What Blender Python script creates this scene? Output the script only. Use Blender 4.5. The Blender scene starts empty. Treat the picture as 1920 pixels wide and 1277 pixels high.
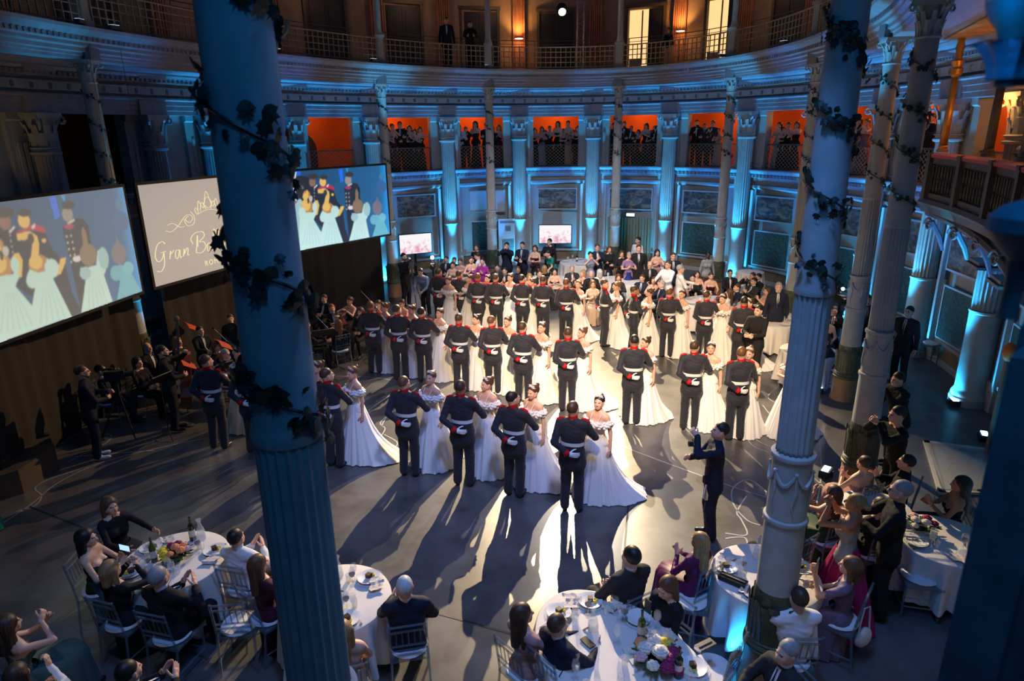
import bpy, bmesh, math, random
import numpy as np
from math import pi, sin, cos, radians, hypot, atan2
from mathutils import Matrix, Vector
from mathutils.bvhtree import BVHTree
random.seed(7); rng = np.random.default_rng(7)
S = bpy.context.scene
COL = S.collection

# ------------------------------------------------------------------ camera
F, CX, CY, EYE = 1238.0, 960.0, 638.5, 5.49
_n = np.array([1018 - CX, 4544 - CY, F]); _n /= np.linalg.norm(_n)
_f = np.array([0, 0, 1.0]) - _n * _n[2]; _f /= np.linalg.norm(_f)
_r = np.cross(_n, _f)
RM = np.array([_r, _f, -_n])
cam_d = bpy.data.cameras.new('camera'); cam = bpy.data.objects.new('camera', cam_d); COL.objects.link(cam)
cam_d.lens = F / 1920 * 36; cam_d.sensor_width = 36; cam_d.clip_start = .05; cam_d.clip_end = 200
_m = np.eye(4); _m[:3, 0] = RM @ [1, 0, 0]; _m[:3, 1] = RM @ [0, -1, 0]; _m[:3, 2] = RM @ [0, 0, -1]; _m[:3, 3] = [0, 0, EYE]
cam.matrix_world = Matrix(_m.tolist())
cam_d.dof.use_dof = True; cam_d.dof.focus_distance = 13; cam_d.dof.aperture_fstop = 3.5
S.camera = cam
S.view_settings.view_transform = 'Standard'; S.view_settings.look = 'None'
S.view_settings.exposure = 0.0; S.view_settings.gamma = 1; S.view_settings.use_curve_mapping = False
S.cycles.max_bounces = 4; S.cycles.diffuse_bounces = 2; S.cycles.glossy_bounces = 2; S.cycles.transparent_max_bounces = 12
S.cycles.transmission_bounces = 2; S.cycles.caustics_reflective = False; S.cycles.caustics_refractive = False
S.cycles.sample_clamp_indirect = 3; S.cycles.use_light_tree = True; S.cycles.use_denoising = True

# ------------------------------------------------------------------ hall plan: an ellipse (metres), t in degrees, o = offset outwards
C0 = np.array([-.70, 14.17]); U = np.array([.386, .9226]); W = np.array([.9226, -.386]); A0, B0 = 12.27, 7.65
def E(t, o=0.0):
    t = radians(t); return C0 + (A0 + o) * cos(t) * U + (B0 + o) * sin(t) * W
def Et(t, o=0.0):
    t = radians(t); d = -(A0 + o) * sin(t) * U + (B0 + o) * cos(t) * W; return d
def yaw_in(t, o=0.0):            # heading whose +Y axis points to the inside
    d = Et(t, o); return atan2(d[1], d[0]) if False else atan2(-d[0], d[1]) + pi / 2
def dts(t, s, o=2.5):            # metres along the wall -> degrees of t
    return math.degrees(s / np.linalg.norm(Et(t, o)))
def ray(px, py):
    return RM @ np.array([px - CX, py - CY, F])
def G(px, py, z=0.0):            # the point at height z seen at a pixel of the photograph
    d = ray(px, py); k = (z - EYE) / d[2]; return (float(d[0] * k), float(d[1] * k), z)
def HIT(px, py, o):
    d = ray(px, py); d = d / hypot(d[0], d[1]); a, b = A0 + o, B0 + o
    p = np.array([-C0 @ U / a, -C0 @ W / b]); q = np.array([d[:2] @ U / a, d[:2] @ W / b])
    bb = 2 * p @ q; cc = p @ p - 1; s = (-bb + math.sqrt(bb * bb - 4 * (q @ q) * cc)) / 2 / (q @ q)
    P = d * s; return Vector((P[0], P[1], P[2] + EYE))

# ------------------------------------------------------------------ world and lights
w = bpy.data.worlds.new('world'); S.world = w; w.use_nodes = True
w.node_tree.nodes['Background'].inputs[0].default_value = (.010, .085, .30, 1)
w.node_tree.nodes['Background'].inputs[1].default_value = .16
BLUE = (.0, .23, 1.0); CYAN = (.02, .47, 1.0); WARM = (1.0, .80, .50)
def light(name, kind, loc, power, color, size=.05, target=None, cone=60, blend=.4, label=None):
    d = bpy.data.lights.new(name, kind); d.energy = power; d.color = color
    if kind in ('SPOT', 'POINT'): d.shadow_soft_size = size
    if kind == 'SPOT': d.spot_size = radians(cone); d.spot_blend = blend
    if kind == 'AREA': d.size = size
    o = bpy.data.objects.new(name, d); COL.objects.link(o); o.location = loc
    if target is not None:
        o.rotation_euler = (Vector(target) - Vector(loc)).to_track_quat('-Z', 'Y').to_euler()
    return o
KEY1 = (1.92, 25.4, 9.43); KEY2 = (3.3, 25.2, 10.2)
light('key_spot', 'SPOT', (KEY1[0], KEY1[1] - .22, KEY1[2] - .13), 40000, (1.0, .75, .43), .05, (1.4, 13.2, 0), 45, .8)
light('key_spot', 'SPOT', (KEY2[0], KEY2[1] - .22, KEY2[2] - .13), 7000, (1, .84, .62), .05, (-.6, 9.0, 0), 40, .9)
light('side_spot', 'SPOT', (5.6, 23.2, 9.6), 8500, (1, .62, .30), .08, (-6.8, 13.8, .8), 34, .9)
light('dance_wash', 'SPOT', (1.0, 5.4, 10.6), 1900, (.50, .55, 1.0), .4, (-.1, 11.2, 0), 50, .9)
light('floor_wash', 'SPOT', (.6, 3.6, 10.6), 1500, (.12, .34, 1.0), .5, (1.0, 8.0, 0), 92, .9)
light('front_spot', 'SPOT', (-.2, 1.4, 11.2), 17000, (1.0, .72, .38), .12, (2.6, 14.6, .8), 34, .7)
light('blue_wash', 'SPOT', (.6, -.6, 8.6), 120, (.015, .34, 1.0), .4, (-1.2, 5.5, 3), 110, .8)
light('blue_wash', 'SPOT', (.9, .2, 8.8), 80, (.02, .34, 1.0), .4, (5, 9, 1), 100, .8)
light('guest_wash', 'SPOT', (1.0, 15.5, 10.6), 4300, (.86, .88, 1.0), .4, (2.2, 22.5, 0), 66, .9)
light('table_wash', 'SPOT', (-3.0, 3.0, 9.8), 330, (.72, .78, 1.0), .4, (-3.0, 6.6, 0), 60, .9)
light('table_wash', 'SPOT', (1.0, 2.0, 9.8), 260, (.85, .85, 1.0), .4, (1.2, 5.2, 0), 40, .9)

# ------------------------------------------------------------------ materials
def mat(name, col, rough=.6, metal=0.0, emit=None, es=1.0, var=0.0, scale=6.0, bump=0.0, alpha=1.0, spec=.5, sheen=0.0, transmission=0.0, stretch=None, coat=0.0):
    m = bpy.data.materials.new(name); m.use_nodes = True; nt = m.node_tree; b = nt.nodes['Principled BSDF']
    b.inputs['Base Color'].default_value = (*col, 1); b.inputs['Roughness'].default_value = rough; b.inputs['Metallic'].default_value = metal
    b.inputs['Alpha'].default_value = alpha; b.inputs['Specular IOR Level'].default_value = spec
    b.inputs['Transmission Weight'].default_value = transmission
    if coat: b.inputs['Coat Weight'].default_value = coat
    if sheen: b.inputs['Sheen Weight'].default_value = sheen
    if emit: b.inputs['Emission Color'].default_value = (*emit, 1); b.inputs['Emission Strength'].default_value = es
    if var or bump:
        tc = nt.nodes.new('ShaderNodeTexCoord'); mp = nt.nodes.new('ShaderNodeMapping'); no = nt.nodes.new('ShaderNodeTexNoise')
        nt.links.new(tc.outputs['Object'], mp.inputs[0]); nt.links.new(mp.outputs[0], no.inputs[0])
        no.inputs['Scale'].default_value = scale; no.inputs['Detail'].default_value = 8; no.inputs['Roughness'].default_value = .62
        if stretch: mp.inputs['Scale'].default_value = stretch
        if var:
            cr = nt.nodes.new('ShaderNodeValToRGB'); e = cr.color_ramp.elements
            e[0].position = .3; e[1].position = .7
            e[0].color = (*[c * (1 - var) for c in col], 1); e[1].color = (*[min(1, c * (1 + var)) for c in col], 1)
            nt.links.new(no.outputs[0], cr.inputs[0]); nt.links.new(cr.outputs[0], b.inputs['Base Color'])
        if bump:
            bp = nt.nodes.new('ShaderNodeBump'); bp.inputs['Strength'].default_value = bump; bp.inputs['Distance'].default_value = .01
            nt.links.new(no.outputs[0], bp.inputs['Height']); nt.links.new(bp.outputs[0], b.inputs['Normal'])
    return m
M = {}
M['stone'] = mat('painted_stone', (.42, .43, .41), .6, var=.12, scale=5, bump=.15)
M['plaster'] = mat('pale_plaster', (.40, .42, .41), .75, var=.10, scale=2.5, bump=.1)
M['plaster2'] = mat('white_plaster', (.55, .56, .56), .7, var=.06, scale=3)
M['greyband'] = mat('grey_frieze', (.17, .19, .20), .7, var=.2, scale=9)
M['dado'] = mat('ochre_dado', (.30, .20, .11), .6, var=.3, scale=4)
M['marble'] = mat('green_marble', (.045, .085, .075), .3, var=.8, scale=14, bump=.1)
M['entab'] = mat('entablature_paint', (.27, .26, .28), .55, var=.15, scale=6)
M['frieze'] = mat('frieze_ground', (.17, .20, .22), .6, var=.25, scale=12)
M['orange'] = mat('terracotta_paint', (.85, .16, .03), .8, var=.12, scale=1.2)
M['upwall'] = mat('upper_wall_paint', (.38, .27, .19), .8, var=.18, scale=2)
M['uppil'] = mat('upper_pilaster_marble', (.45, .20, .11), .55, var=.35, scale=5, stretch=(4, 4, .4))
M['door'] = mat('dark_door_paint', (.035, .035, .045), .55, var=.2)
M['glow'] = mat('lit_room', (.9, .6, .3), .9, emit=(1.0, .62, .26), es=1.15)
M['floor'] = mat('polished_concrete', (.092, .091, .096), .30, var=.45, scale=1.6, spec=.55, bump=.02)
M['line'] = mat('floor_line_paint', (.36, .37, .38), .5)
M['joint'] = mat('floor_joint', (.02, .02, .022), .6)
M['black'] = mat('black_cloth', (.012, .012, .014), .85, var=.2)
M['drape'] = mat('dark_drape', (.018, .015, .011), .9, var=.25, scale=3, stretch=(6, 6, .3))
M['ply'] = mat('brown_stage_board', (.075, .055, .038), .6, var=.25, scale=3)
M['metal'] = mat('dull_iron', (.16, .14, .12), .5, metal=.5)
M['brass'] = mat('brass_paint', (.40, .32, .21), .5, metal=.2)
M['gold'] = mat('gilded_wood', (.55, .26, .06), .4, metal=.55, var=.2)
M['red'] = mat('red_velvet', (.55, .010, .012), .8, sheen=.4)
M['carved'] = mat('carved_walnut', (.10, .085, .065), .55, var=.3, scale=8)
M['canopy'] = mat('canopy_boards', (.50, .25, .08), .6, var=.35, scale=3, stretch=(.4, 8, 8))
M['ivy'] = mat('ivy_leaf', (.018, .035, .022), .5, var=.4, scale=30)
M['acan'] = mat('acanthus_green', (.06, .075, .045), .5, var=.4, scale=14)
M['ochre'] = mat('ochre_column_foot', (.26, .14, .06), .55, var=.25, scale=6)
M['white'] = mat('white_paint', (.8, .8, .8), .5)
M['lens'] = mat('led_lens', (.8, .9, 1), .3, emit=(.25, .55, 1.0), es=14)
M['lampw'] = mat('lamp_glass', (1, 1, .9), .3, emit=(1, .93, .65), es=30)
M['warmlamp'] = mat('warm_lamp_glass', (1, .6, .4), .3, emit=(1, .55, .22), es=9)
M['glass'] = mat('clear_glass', (.9, .93, .95), .06, alpha=.28, spec=.9)
M['water'] = mat('clear_water', (.8, .9, .95), .05, alpha=.35, spec=.8)
M['acrylic'] = mat('clear_acrylic', (.16, .20, .24), .12, alpha=.45, spec=1.0)
M['cushion'] = mat('white_cushion', (.72, .74, .78), .8)
M['cloth'] = mat('white_tablecloth', (.72, .68, .66), .85, var=.03)
M['china'] = mat('white_china', (.82, .82, .82), .25)
M['napkin'] = mat('folded_napkin', (.62, .56, .52), .85)
M['silver'] = mat('cutlery_silver', (.7, .7, .7), .25, metal=1)
M['wineglass'] = mat('dark_bottle_glass', (.010, .014, .010), .12, spec=.8)
M['greenglass'] = mat('green_bottle_glass', (.05, .09, .015), .12, spec=.8)
M['label'] = mat('bottle_label', (.75, .7, .6), .7)
M['cake'] = mat('chocolate_cake', (.045, .016, .01), .6)
M['yellow'] = mat('yellow_petal', (.80, .58, .04), .7)
M['peach'] = mat('peach_petal', (.85, .32, .12), .7)
M['pink'] = mat('pink_petal', (.75, .45, .48), .7)
M['magenta'] = mat('magenta_petal', (.28, .01, .09), .7)
M['cream'] = mat('cream_petal', (.80, .72, .62), .7)
M['leaf'] = mat('bouquet_leaf', (.03, .09, .02), .6)
M['phone'] = mat('black_phone', (.012, .012, .014), .25)
M['phonescr'] = mat('phone_screen', (.3, .5, .9), .3, emit=(.35, .55, .95), es=1.5)
M['wood'] = mat('varnished_spruce', (.17, .030, .010), .3, var=.2, scale=5, coat=.4)
M['paper'] = mat('sheet_paper', (.75, .72, .62), .8)
M['redfolder'] = mat('red_folder', (.55, .08, .02), .7)
M['gravel'] = mat('excavation_gravel', (.20, .23, .26), .9, var=.6, scale=40, bump=.6)
M['curtain'] = mat('gold_curtain', (.30, .25, .15), .8, var=.2, scale=4, stretch=(8, 8, .3))

# ------------------------------------------------------------------ object helpers
def tag(o, label=None, cat=None, group=None, kind=None):
    if label: o['label'] = label
    if cat: o['category'] = cat
    if group: o['group'] = group
    if kind: o['kind'] = kind
    return o
def empty(name, loc=(0, 0, 0), rz=0.0, label=None, cat=None, group=None, kind=None):
    o = bpy.data.objects.new(name, None); COL.objects.link(o); o.location = loc; o.rotation_euler = (0, 0, rz)
    o.empty_display_size = .1
    return tag(o, label, cat, group, kind)
def link(name, me, parent=None, loc=None, rz=None):
    o = bpy.data.objects.new(name, me); COL.objects.link(o)
    if parent: o.parent = parent
    if loc is not None: o.location = loc
    if rz is not None: o.rotation_euler = (0, 0, rz)
    return o
def copy_tree(o, parent=None):
    c = o.copy(); COL.objects.link(c); c.parent = parent
    for ch in list(o.children): copy_tree(ch, c)
    return c
class MB:
    def __init__(s): s.v = []; s.f = []; s.m = []; s.n = 0
    def add(s, v, f, m=0):
        s.v.append(np.asarray(v, float).reshape(-1, 3)); n = s.n; s.f += [tuple(i + n for i in q) for q in f]; s.m += [m] * len(f); s.n += len(v); return s
    def box(s, c, d, rz=0.0, m=0, rx=0.0, ry=0.0):
        v = np.array([(x, y, z) for x in (-.5, .5) for y in (-.5, .5) for z in (-.5, .5)]) * d
        if rx or ry or rz:
            R = np.array(Matrix.Rotation(rz, 3, 'Z') @ Matrix.Rotation(ry, 3, 'Y') @ Matrix.Rotation(rx, 3, 'X')); v = v @ R.T
        return s.add(v + np.array(c), [(0, 1, 3, 2), (4, 6, 7, 5), (0, 4, 5, 1), (2, 3, 7, 6), (0, 2, 6, 4), (1, 5, 7, 3)], m)
    def tube(s, pts, r, seg=8, m=0, cap=True, sx=1.0):
        pts = np.asarray(pts, float); k = len(pts); r = np.full(k, r) if np.isscalar(r) else np.asarray(r, float)
        d = np.gradient(pts, axis=0); d /= np.linalg.norm(d, axis=1)[:, None] + 1e-9
        up = np.array([0, 0, 1.0]) if abs(d[0][2]) < .9 else np.array([1.0, 0, 0]); V = []
        for i in range(k):
            a = np.cross(up, d[i]); a /= np.linalg.norm(a) + 1e-9; b = np.cross(d[i], a)
            an = np.arange(seg) * 2 * pi / seg
            V.append(pts[i] + r[i] * (np.cos(an)[:, None] * a * sx + np.sin(an)[:, None] * b))
        F_ = [(i * seg + j, i * seg + (j + 1) % seg, (i + 1) * seg + (j + 1) % seg, (i + 1) * seg + j) for i in range(k - 1) for j in range(seg)]
        if cap: F_ += [tuple(range(seg))[::-1], tuple((k - 1) * seg + j for j in range(seg))]
        return s.add(np.vstack(V), F_, m)
    def lathe(s, prof, seg=24, c=(0, 0, 0), m=0, mod=None, cap=True):
        an = np.arange(seg) * 2 * pi / seg; V = []; k = len(prof)
        for i, (r, z) in enumerate(prof):
            rr = r * (mod(an, i) if mod else 1.0)
            V.append(np.c_[np.cos(an) * rr, np.sin(an) * rr, np.full(seg, z)])
        F_ = [(i * seg + j, i * seg + (j + 1) % seg, (i + 1) * seg + (j + 1) % seg, (i + 1) * seg + j) for i in range(k - 1) for j in range(seg)]
        if cap: F_ += [tuple(range(seg))[::-1], tuple((k - 1) * seg + j for j in range(seg))]
        return s.add(np.vstack(V) + np.array(c), F_, m)
    def sweep(s, prof, t0, t1, n=None, m=0, closed=True, mats=None):
        n = n or max(2, int(abs(t1 - t0) / 2.0) + 1); k = len(prof); V = []
        for t in np.linspace(t0, t1, n):
            for o, z in prof:
                e = E(t, o); V.append((e[0], e[1], z))
        rng_ = range(k) if closed else range(k - 1)
        for j in rng_:
            F_ = [(i * k + j, (i + 1) * k + j, (i + 1) * k + (j + 1) % k, i * k + (j + 1) % k) for i in range(n - 1)]
            s.f += [tuple(q + s.n for q in f) for f in F_]; s.m += [(mats[j] if mats else m)] * len(F_)
        if closed:
            s.f += [tuple(s.n + j for j in range(k)), tuple(s.n + (n - 1) * k + j for j in range(k))[::-1]]; s.m += [m, m]
        s.v.append(np.array(V)); s.n += len(V); return s
    def plate(s, pts, th, m=0):      # polygon in the XZ plane (local), thickness along Y
        k = len(pts); V = [(x, 0, z) for x, z in pts] + [(x, th, z) for x, z in pts]
        return s.add(V, [tuple(range(k)), tuple(range(2 * k - 1, k - 1, -1))] + [(i, i + k, (i + 1) % k + k, (i + 1) % k) for i in range(k)], m)
    def ball(s, c, r, seg=8, m=0, sc=(1, 1, 1)):
        k = seg // 2 + 1; V = []; 
        for i in range(k):
            a = pi * i / (k - 1)
            for j in range(seg):
                b = 2 * pi * j / seg; V.append((c[0] + r * sc[0] * sin(a) * cos(b), c[1] + r * sc[1] * sin(a) * sin(b), c[2] + r * sc[2] * cos(a)))
        return s.add(V, [(i * seg + j, (i + 1) * seg + j, (i + 1) * seg + (j + 1) % seg, i * seg + (j + 1) % seg) for i in range(k - 1) for j in range(seg)], m)
    def mesh(s, name, mats, smooth=False):
        me = bpy.data.meshes.new(name); me.from_pydata(np.vstack(s.v).tolist(), [], s.f)
        for q in (mats if isinstance(mats, (list, tuple)) else [mats]): me.materials.append(M[q] if isinstance(q, str) else q)
        if any(s.m): me.polygons.foreach_set('material_index', s.m)
        if smooth:
            me.polygons.foreach_set('use_smooth', [True] * len(me.polygons))
            if smooth != 'all': me.set_sharp_from_angle(angle=radians(38))
        me.validate(); me.update()
        bm = bmesh.new(); bm.from_mesh(me); bmesh.ops.recalc_face_normals(bm, faces=bm.faces); bm.to_mesh(me); bm.free()
        return me
    def build(s, name, mats, parent=None, smooth=False, loc=None, rz=None):
        return link(name, s.mesh(name, mats, smooth), parent, loc, rz)
def struct(name, mb, mats, smooth=False):
    return tag(mb.build(name, mats, None, smooth), kind='structure')
# ================================================================== the hall
mb = MB(); n = 120
mb.add([(-26, -8, 0), (26, -8, 0), (26, 44, 0), (-26, 44, 0), (-26, -8, -.3), (26, -8, -.3), (26, 44, -.3), (-26, 44, -.3)],
       [(0, 1, 2, 3), (7, 6, 5, 4), (0, 4, 5, 1), (1, 5, 6, 2), (2, 6, 7, 3), (3, 7, 4, 0)])
floor = struct('floor', mb, 'floor')
def fline(pix, w_=.022, m='line', name='floor_line', closed=False):
    P = np.array([G(*p)[:2] for p in pix])
    if len(P) > 2:                      # smooth through the points
        Q = []; k = len(P)
        for i in range(k - 1):
            p0, p1, p2, p3 = P[max(i - 1, 0)], P[i], P[i + 1], P[min(i + 2, k - 1)]
            for u in np.linspace(0, 1, 8, endpoint=False):
                Q.append(.5 * ((2 * p1) + (-p0 + p2) * u + (2 * p0 - 5 * p1 + 4 * p2 - p3) * u * u + (-p0 + 3 * p1 - 3 * p2 + p3) * u ** 3))
        Q.append(P[-1]); P = np.array(Q)
    d = np.gradient(P, axis=0); d /= np.linalg.norm(d, axis=1)[:, None] + 1e-9; nn = np.c_[-d[:, 1], d[:, 0]] * w_ / 2
    k = len(P); V = np.vstack([np.c_[P + nn, np.full(k, .004)], np.c_[P - nn, np.full(k, .004)]])
    return MB().add(V, [(i, i + 1, k + i + 1, k + i) for i in range(k - 1)]).build(name, m, floor)
for L in [[(0, 985), (60, 945), (110, 905), (190, 868), (290, 842), (420, 815), (560, 790)],
          [(30, 960), (66, 948), (78, 930), (66, 916), (90, 900), (150, 880)],
          [(110, 830), (150, 812), (205, 815), (200, 830), (160, 850), (125, 868)], [(125, 858), (220, 850), (290, 845)],
          [(110, 835), (150, 812)], [(690, 770), (745, 735), (760, 750), (715, 790), (722, 805), (705, 830)], [(715, 800), (728, 778), (752, 765)],
          [(720, 815), (745, 830), (738, 845), (765, 850)], [(720, 830), (738, 858), (768, 866)], [(690, 715), (735, 700)],
          [(1405, 822), (1440, 812), (1470, 800)], [(1440, 848), (1410, 835), (1402, 815), (1422, 800), (1460, 790)], [(1445, 838), (1420, 826), (1416, 813), (1435, 803)],
          [(1440, 925), (1405, 900), (1375, 915), (1375, 945), (1400, 975), (1425, 985)], [(1360, 1000), (1400, 1003), (1390, 975), (1382, 960), (1400, 930)],
          [(1360, 1010), (1395, 1008), (1402, 1024)], [(1535, 815), (1540, 880), (1532, 940), (1520, 965)], [(1500, 880), (1530, 900), (1560, 930)],
          [(1430, 690), (1460, 720), (1440, 745), (1475, 765)], [(1430, 760), (1450, 780), (1480, 770)], [(1425, 700), (1450, 690), (1480, 705)],
          [(620, 705), (700, 708), (745, 715)], [(1120, 820), (1350, 905), (1480, 945)]]:
    fline(L)
for L in [[(55, 950), (190, 1003)], [(740, 1128), (1000, 1200), (1120, 1235)], [(1180, 925), (1165, 1100)]]:
    fline(L, .03, 'joint', 'floor_joint')
# excavation pit under glass at the right
pit = empty('excavation_window', G(1770, 870), 0, 'pale framed glass floor window over gravel beside the right-hand columns', 'floor window')
pc = [G(1737, 832), G(1862, 848), G(1838, 925), G(1765, 925)]; base = np.array(G(1770, 870))
P4 = np.array(pc) - base; cen = P4.mean(0)
mb = MB()
for i in range(4):
    a, b = P4[i], P4[(i + 1) % 4]; d = b - a; L = np.linalg.norm(d); mb.box((a + b) / 2 + [0, 0, .02], (L + .1, .10, .05), rz=atan2(d[1], d[0]))
mb.build('frame', 'plaster2', pit)
MB().add([p + [0, 0, .012] for p in P4], [(0, 1, 2, 3)]).build('gravel', 'gravel', pit)
mb = MB().add([p + [0, 0, .035] for p in P4] + [p + [0, 0, .045] for p in P4], [(0, 1, 2, 3), (4, 5, 6, 7), (0, 1, 5, 4), (1, 2, 6, 5), (2, 3, 7, 6), (3, 0, 4, 7)]); mb.build('pane', 'glass', pit)

T0, T1 = -140, 128
# lower outer wall
mb = MB(); mb.sweep([(2.78, 0), (2.70, 0), (2.70, .12), (2.74, .14), (2.74, .50), (2.66, .52), (2.66, .60), (2.76, .62), (2.76, 3.34), (2.68, 3.37), (2.60, 3.42), (2.60, 3.50), (2.72, 3.52), (2.72, 3.70), (2.9, 3.72), (3.2, 3.72), (3.2, 0)], T0, T1, 150,
    mats=[0, 0, 0, 1, 1, 0, 0, 0, 2, 0, 0, 0, 0, 3, 3, 0, 0, 0][:17])
struct('wall_lower', mb, ['plaster', 'dado', 'plaster', 'greyband'])
# ledge under the gallery openings
mb = MB(); mb.sweep([(2.72, 3.66), (2.62, 3.68), (2.62, 3.76), (2.55, 3.78), (2.55, 3.90), (2.44, 3.94), (2.40, 4.02), (2.40, 4.06), (5.3, 4.06), (5.3, 3.66)], T0, T1, 150)
ledge = struct('trim_1', mb, 'entab')
def dentils(parent, o, z, h, step, dep, mat_, t0=T0, t1=T1, name='dentil_row'):
    mb = MB(); t = t0
    while t < t1:
        dt = dts(t, step, o); e = E(t, o); d = Et(t, o); mb.box((e[0], e[1], z), (step * .5, dep, h), atan2(d[1], d[0])); t += dt
    return tag(mb.build(name, mat_, parent), kind='stuff')
dentils(ledge, 2.52, 3.83, .09, .16, .10, 'entab', -110, 100)
# gallery corridor
mb = MB(); mb.sweep([(5.0, 4.06), (5.0, 6.6), (5.2, 6.6), (5.2, 4.06)], T0, T1, 150); struct('wall_gallery', mb, 'orange')
mb = MB(); mb.sweep([(2.3, 6.55), (5.2, 6.55), (5.2, 6.75), (2.3, 6.75)], T0, T1, 150); struct('ceiling_gallery', mb, 'plaster')
# outer entablature
mb = MB(); mb.sweep([(3.0, 6.04), (2.36, 6.04), (2.36, 6.15), (2.33, 6.16), (2.33, 6.28), (2.30, 6.29), (2.30, 6.40), (2.22, 6.43), (2.22, 6.47), (2.36, 6.48), (2.36, 6.80), (2.28, 6.83), (2.24, 6.85), (2.24, 6.94), (2.10, 6.97), (2.06, 7.03), (2.06, 7.07), (1.86, 7.10), (1.80, 7.17), (1.80, 7.24), (3.0, 7.24)], T0, T1, 150,
    mats=[0] * 9 + [1] + [0] * 11)
ent = struct('trim_2', mb, ['entab', 'frieze'])
dentils(ent, 2.16, 6.90, .07, .14, .12, 'entab', -115, 100)
mb = MB(); t = -112      # relief figures of the frieze
while t < 100:
    e = E(t, 2.33); d = Et(t, 2.33); a = atan2(d[1], d[0])
    mb.ball((e[0], e[1], 6.64), .075, 6, 0, (1, 1, 1.3))
    for s_ in (-1, 1):
        q = e + s_ * .13 * d / np.linalg.norm(d); mb.tube([(q[0], q[1], 6.54), (q[0], q[1], 6.63), ((q + e)[0] / 2, (q + e)[1] / 2, 6.74)], [.03, .035, .015], 5)
    t += dts(t, .46, 2.33)
tag(mb.build('frieze_relief', 'greyband', ent), kind='stuff')
# ambulatory ceiling and upper floor
mb = MB(); mb.sweep([(.32, 7.10), (2.3, 7.22), (3.3, 7.30), (3.3, 7.50), (.32, 7.50)], T0, T1, 150); struct('ceiling_ambulatory', mb, 'entab')
# ring entablature
mb = MB(); mb.sweep([(.30, 6.99), (-.10, 6.99), (-.10, 7.05), (-.13, 7.06), (-.13, 7.11), (-.19, 7.13), (-.19, 7.20), (-.26, 7.23), (-.26, 7.29), (-.30, 7.32), (-.30, 7.40), (-.42, 7.44), (-.50, 7.50), (-.52, 7.56), (-.30, 7.60), (2.6, 7.60), (2.6, 7.52), (.30, 7.40)], T0, T1, 170)
ring = struct('trim_3', mb, 'entab')
dentils(ring, -.28, 7.36, .07, .13, .10, 'entab', -125, 120)
dentils(ring, -.16, 7.165, .05, .10, .06, 'entab', -125, 120)

# ---------------------------------------------------------------- fluted shafts and capitals
def flutes(nf, depth):
    def f(an, i): return 1 - depth * np.abs(np.sin(an * nf / 2)) ** .7
    return f
def leaf_mb(mb, c, ang, r0, z0, h, out, w_, m=0, seg=4):     # one curling acanthus leaf
    ca, sa = cos(ang), sin(ang); V = []; F_ = []
    for i in range(seg + 1):
        u = i / seg; rad = r0 + out * u ** 2.2; z = z0 + h * (u if u < .85 else .85 - (u - .85) * .8); ww = w_ * (1 - .55 * u ** 2)
        for s_ in (-1, 0, 1):
            rr = rad + (.012 if s_ == 0 else 0)
            V.append((c[0] + ca * rr - sa * ww * s_, c[1] + sa * rr + ca * ww * s_, c[2] + z))
    for i in range(seg):
        for j in (0, 1): a = i * 3 + j; F_.append((a, a + 1, a + 4, a + 3))
    return mb.add(V, F_, m)
def capital_mb(z0, z1, r, R, n_=8):
    mb = MB(); h = z1 - z0
    mb.lathe([(r * 1.12, z0 - .04), (r * 1.2, z0 - .02), (r * 1.1, z0), (r * .98, z0 + .01), (r * 1.0, z0 + h * .6), (r * 1.15, z0 + h * .85)], 20)
    for k in range(n_): leaf_mb(mb, (0, 0, 0), 2 * pi * k / n_, r * 1.0, z0, h * .55, (R - r) * .55, r * .32)
    for k in range(n_): leaf_mb(mb, (0, 0, 0), 2 * pi * (k + .5) / n_, r * 1.02, z0 + h * .15, h * .68, (R - r) * .75, r * .28)
    for k in range(4):                                   # corner volutes
        a = pi / 4 + k * pi / 2; cx, cy = cos(a), sin(a)
        pts = [(cx * (r + (R - r) * u), cy * (r + (R - r) * u), z0 + h * (.5 + .35 * u)) for u in (0, .4, .8)]
        for q in range(8):
            th = q * .75; rr = h * .13 * (1 - q / 10); pts.append((cx * (R * 1.05 + rr * sin(th)), cy * (R * 1.05 + rr * sin(th)), z0 + h * .76 + rr * cos(th)))
        mb.tube(pts, [.10 * r + .006] * len(pts), 5)
    s_ = R * 1.62
    mb.box((0, 0, z1 - h * .06), (s_, s_, h * .12)); mb.box((0, 0, z1 - h * .14), (s_ * .9, s_ * .9, h * .06))
    return mb.mesh('capital', 'stone')
cap_outer = capital_mb(5.30, 6.04, .26, .40); cap_ring = capital_mb(6.58, 6.99, .135, .25)
shaft_o = MB().lathe([(.285, 1.98), (.285, 2.02), (.285, 2.3), (.285, 3.2), (.275, 4.2), (.262, 5.1), (.262, 5.12)], 96, mod=flutes(20, .17)).mesh('fluted_shaft', 'stone', 'all')
shaft_o2 = MB().lathe([(.36, .0), (.36, .16), (.33, .18), (.34, .22), (.33, .26), (.30, .30), (.285, .34), (.28, 1.92), (.30, 1.94), (.30, 1.98)], 32).mesh('lower_shaft', 'stone', True)
collar_o = MB().lathe([(.262, 5.12), (.31, 5.13), (.32, 5.18), (.27, 5.21), (.262, 5.30)], 32).mesh('collar', 'stone', True)
back_pil = MB()
for k in range(7): back_pil.box((-.42 + k * .14, -.24, 3.7), (.085, .06, 3.4))
back_pil.box((0, -.30, 3.0), (1.0, .10, 6.0)); back_pil.box((0, -.24, .3), (1.06, .14, .6)); back_pil = back_pil.mesh('backing_pilaster', 'stone')
OUT_T = [-98.7, -86.7, -79.6, -67.3, -54.7, -40.5, -25.6, -9.1, 8.6, 26.2, 41.5, 55, 67.6, 80.4, 93, 106]
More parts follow.
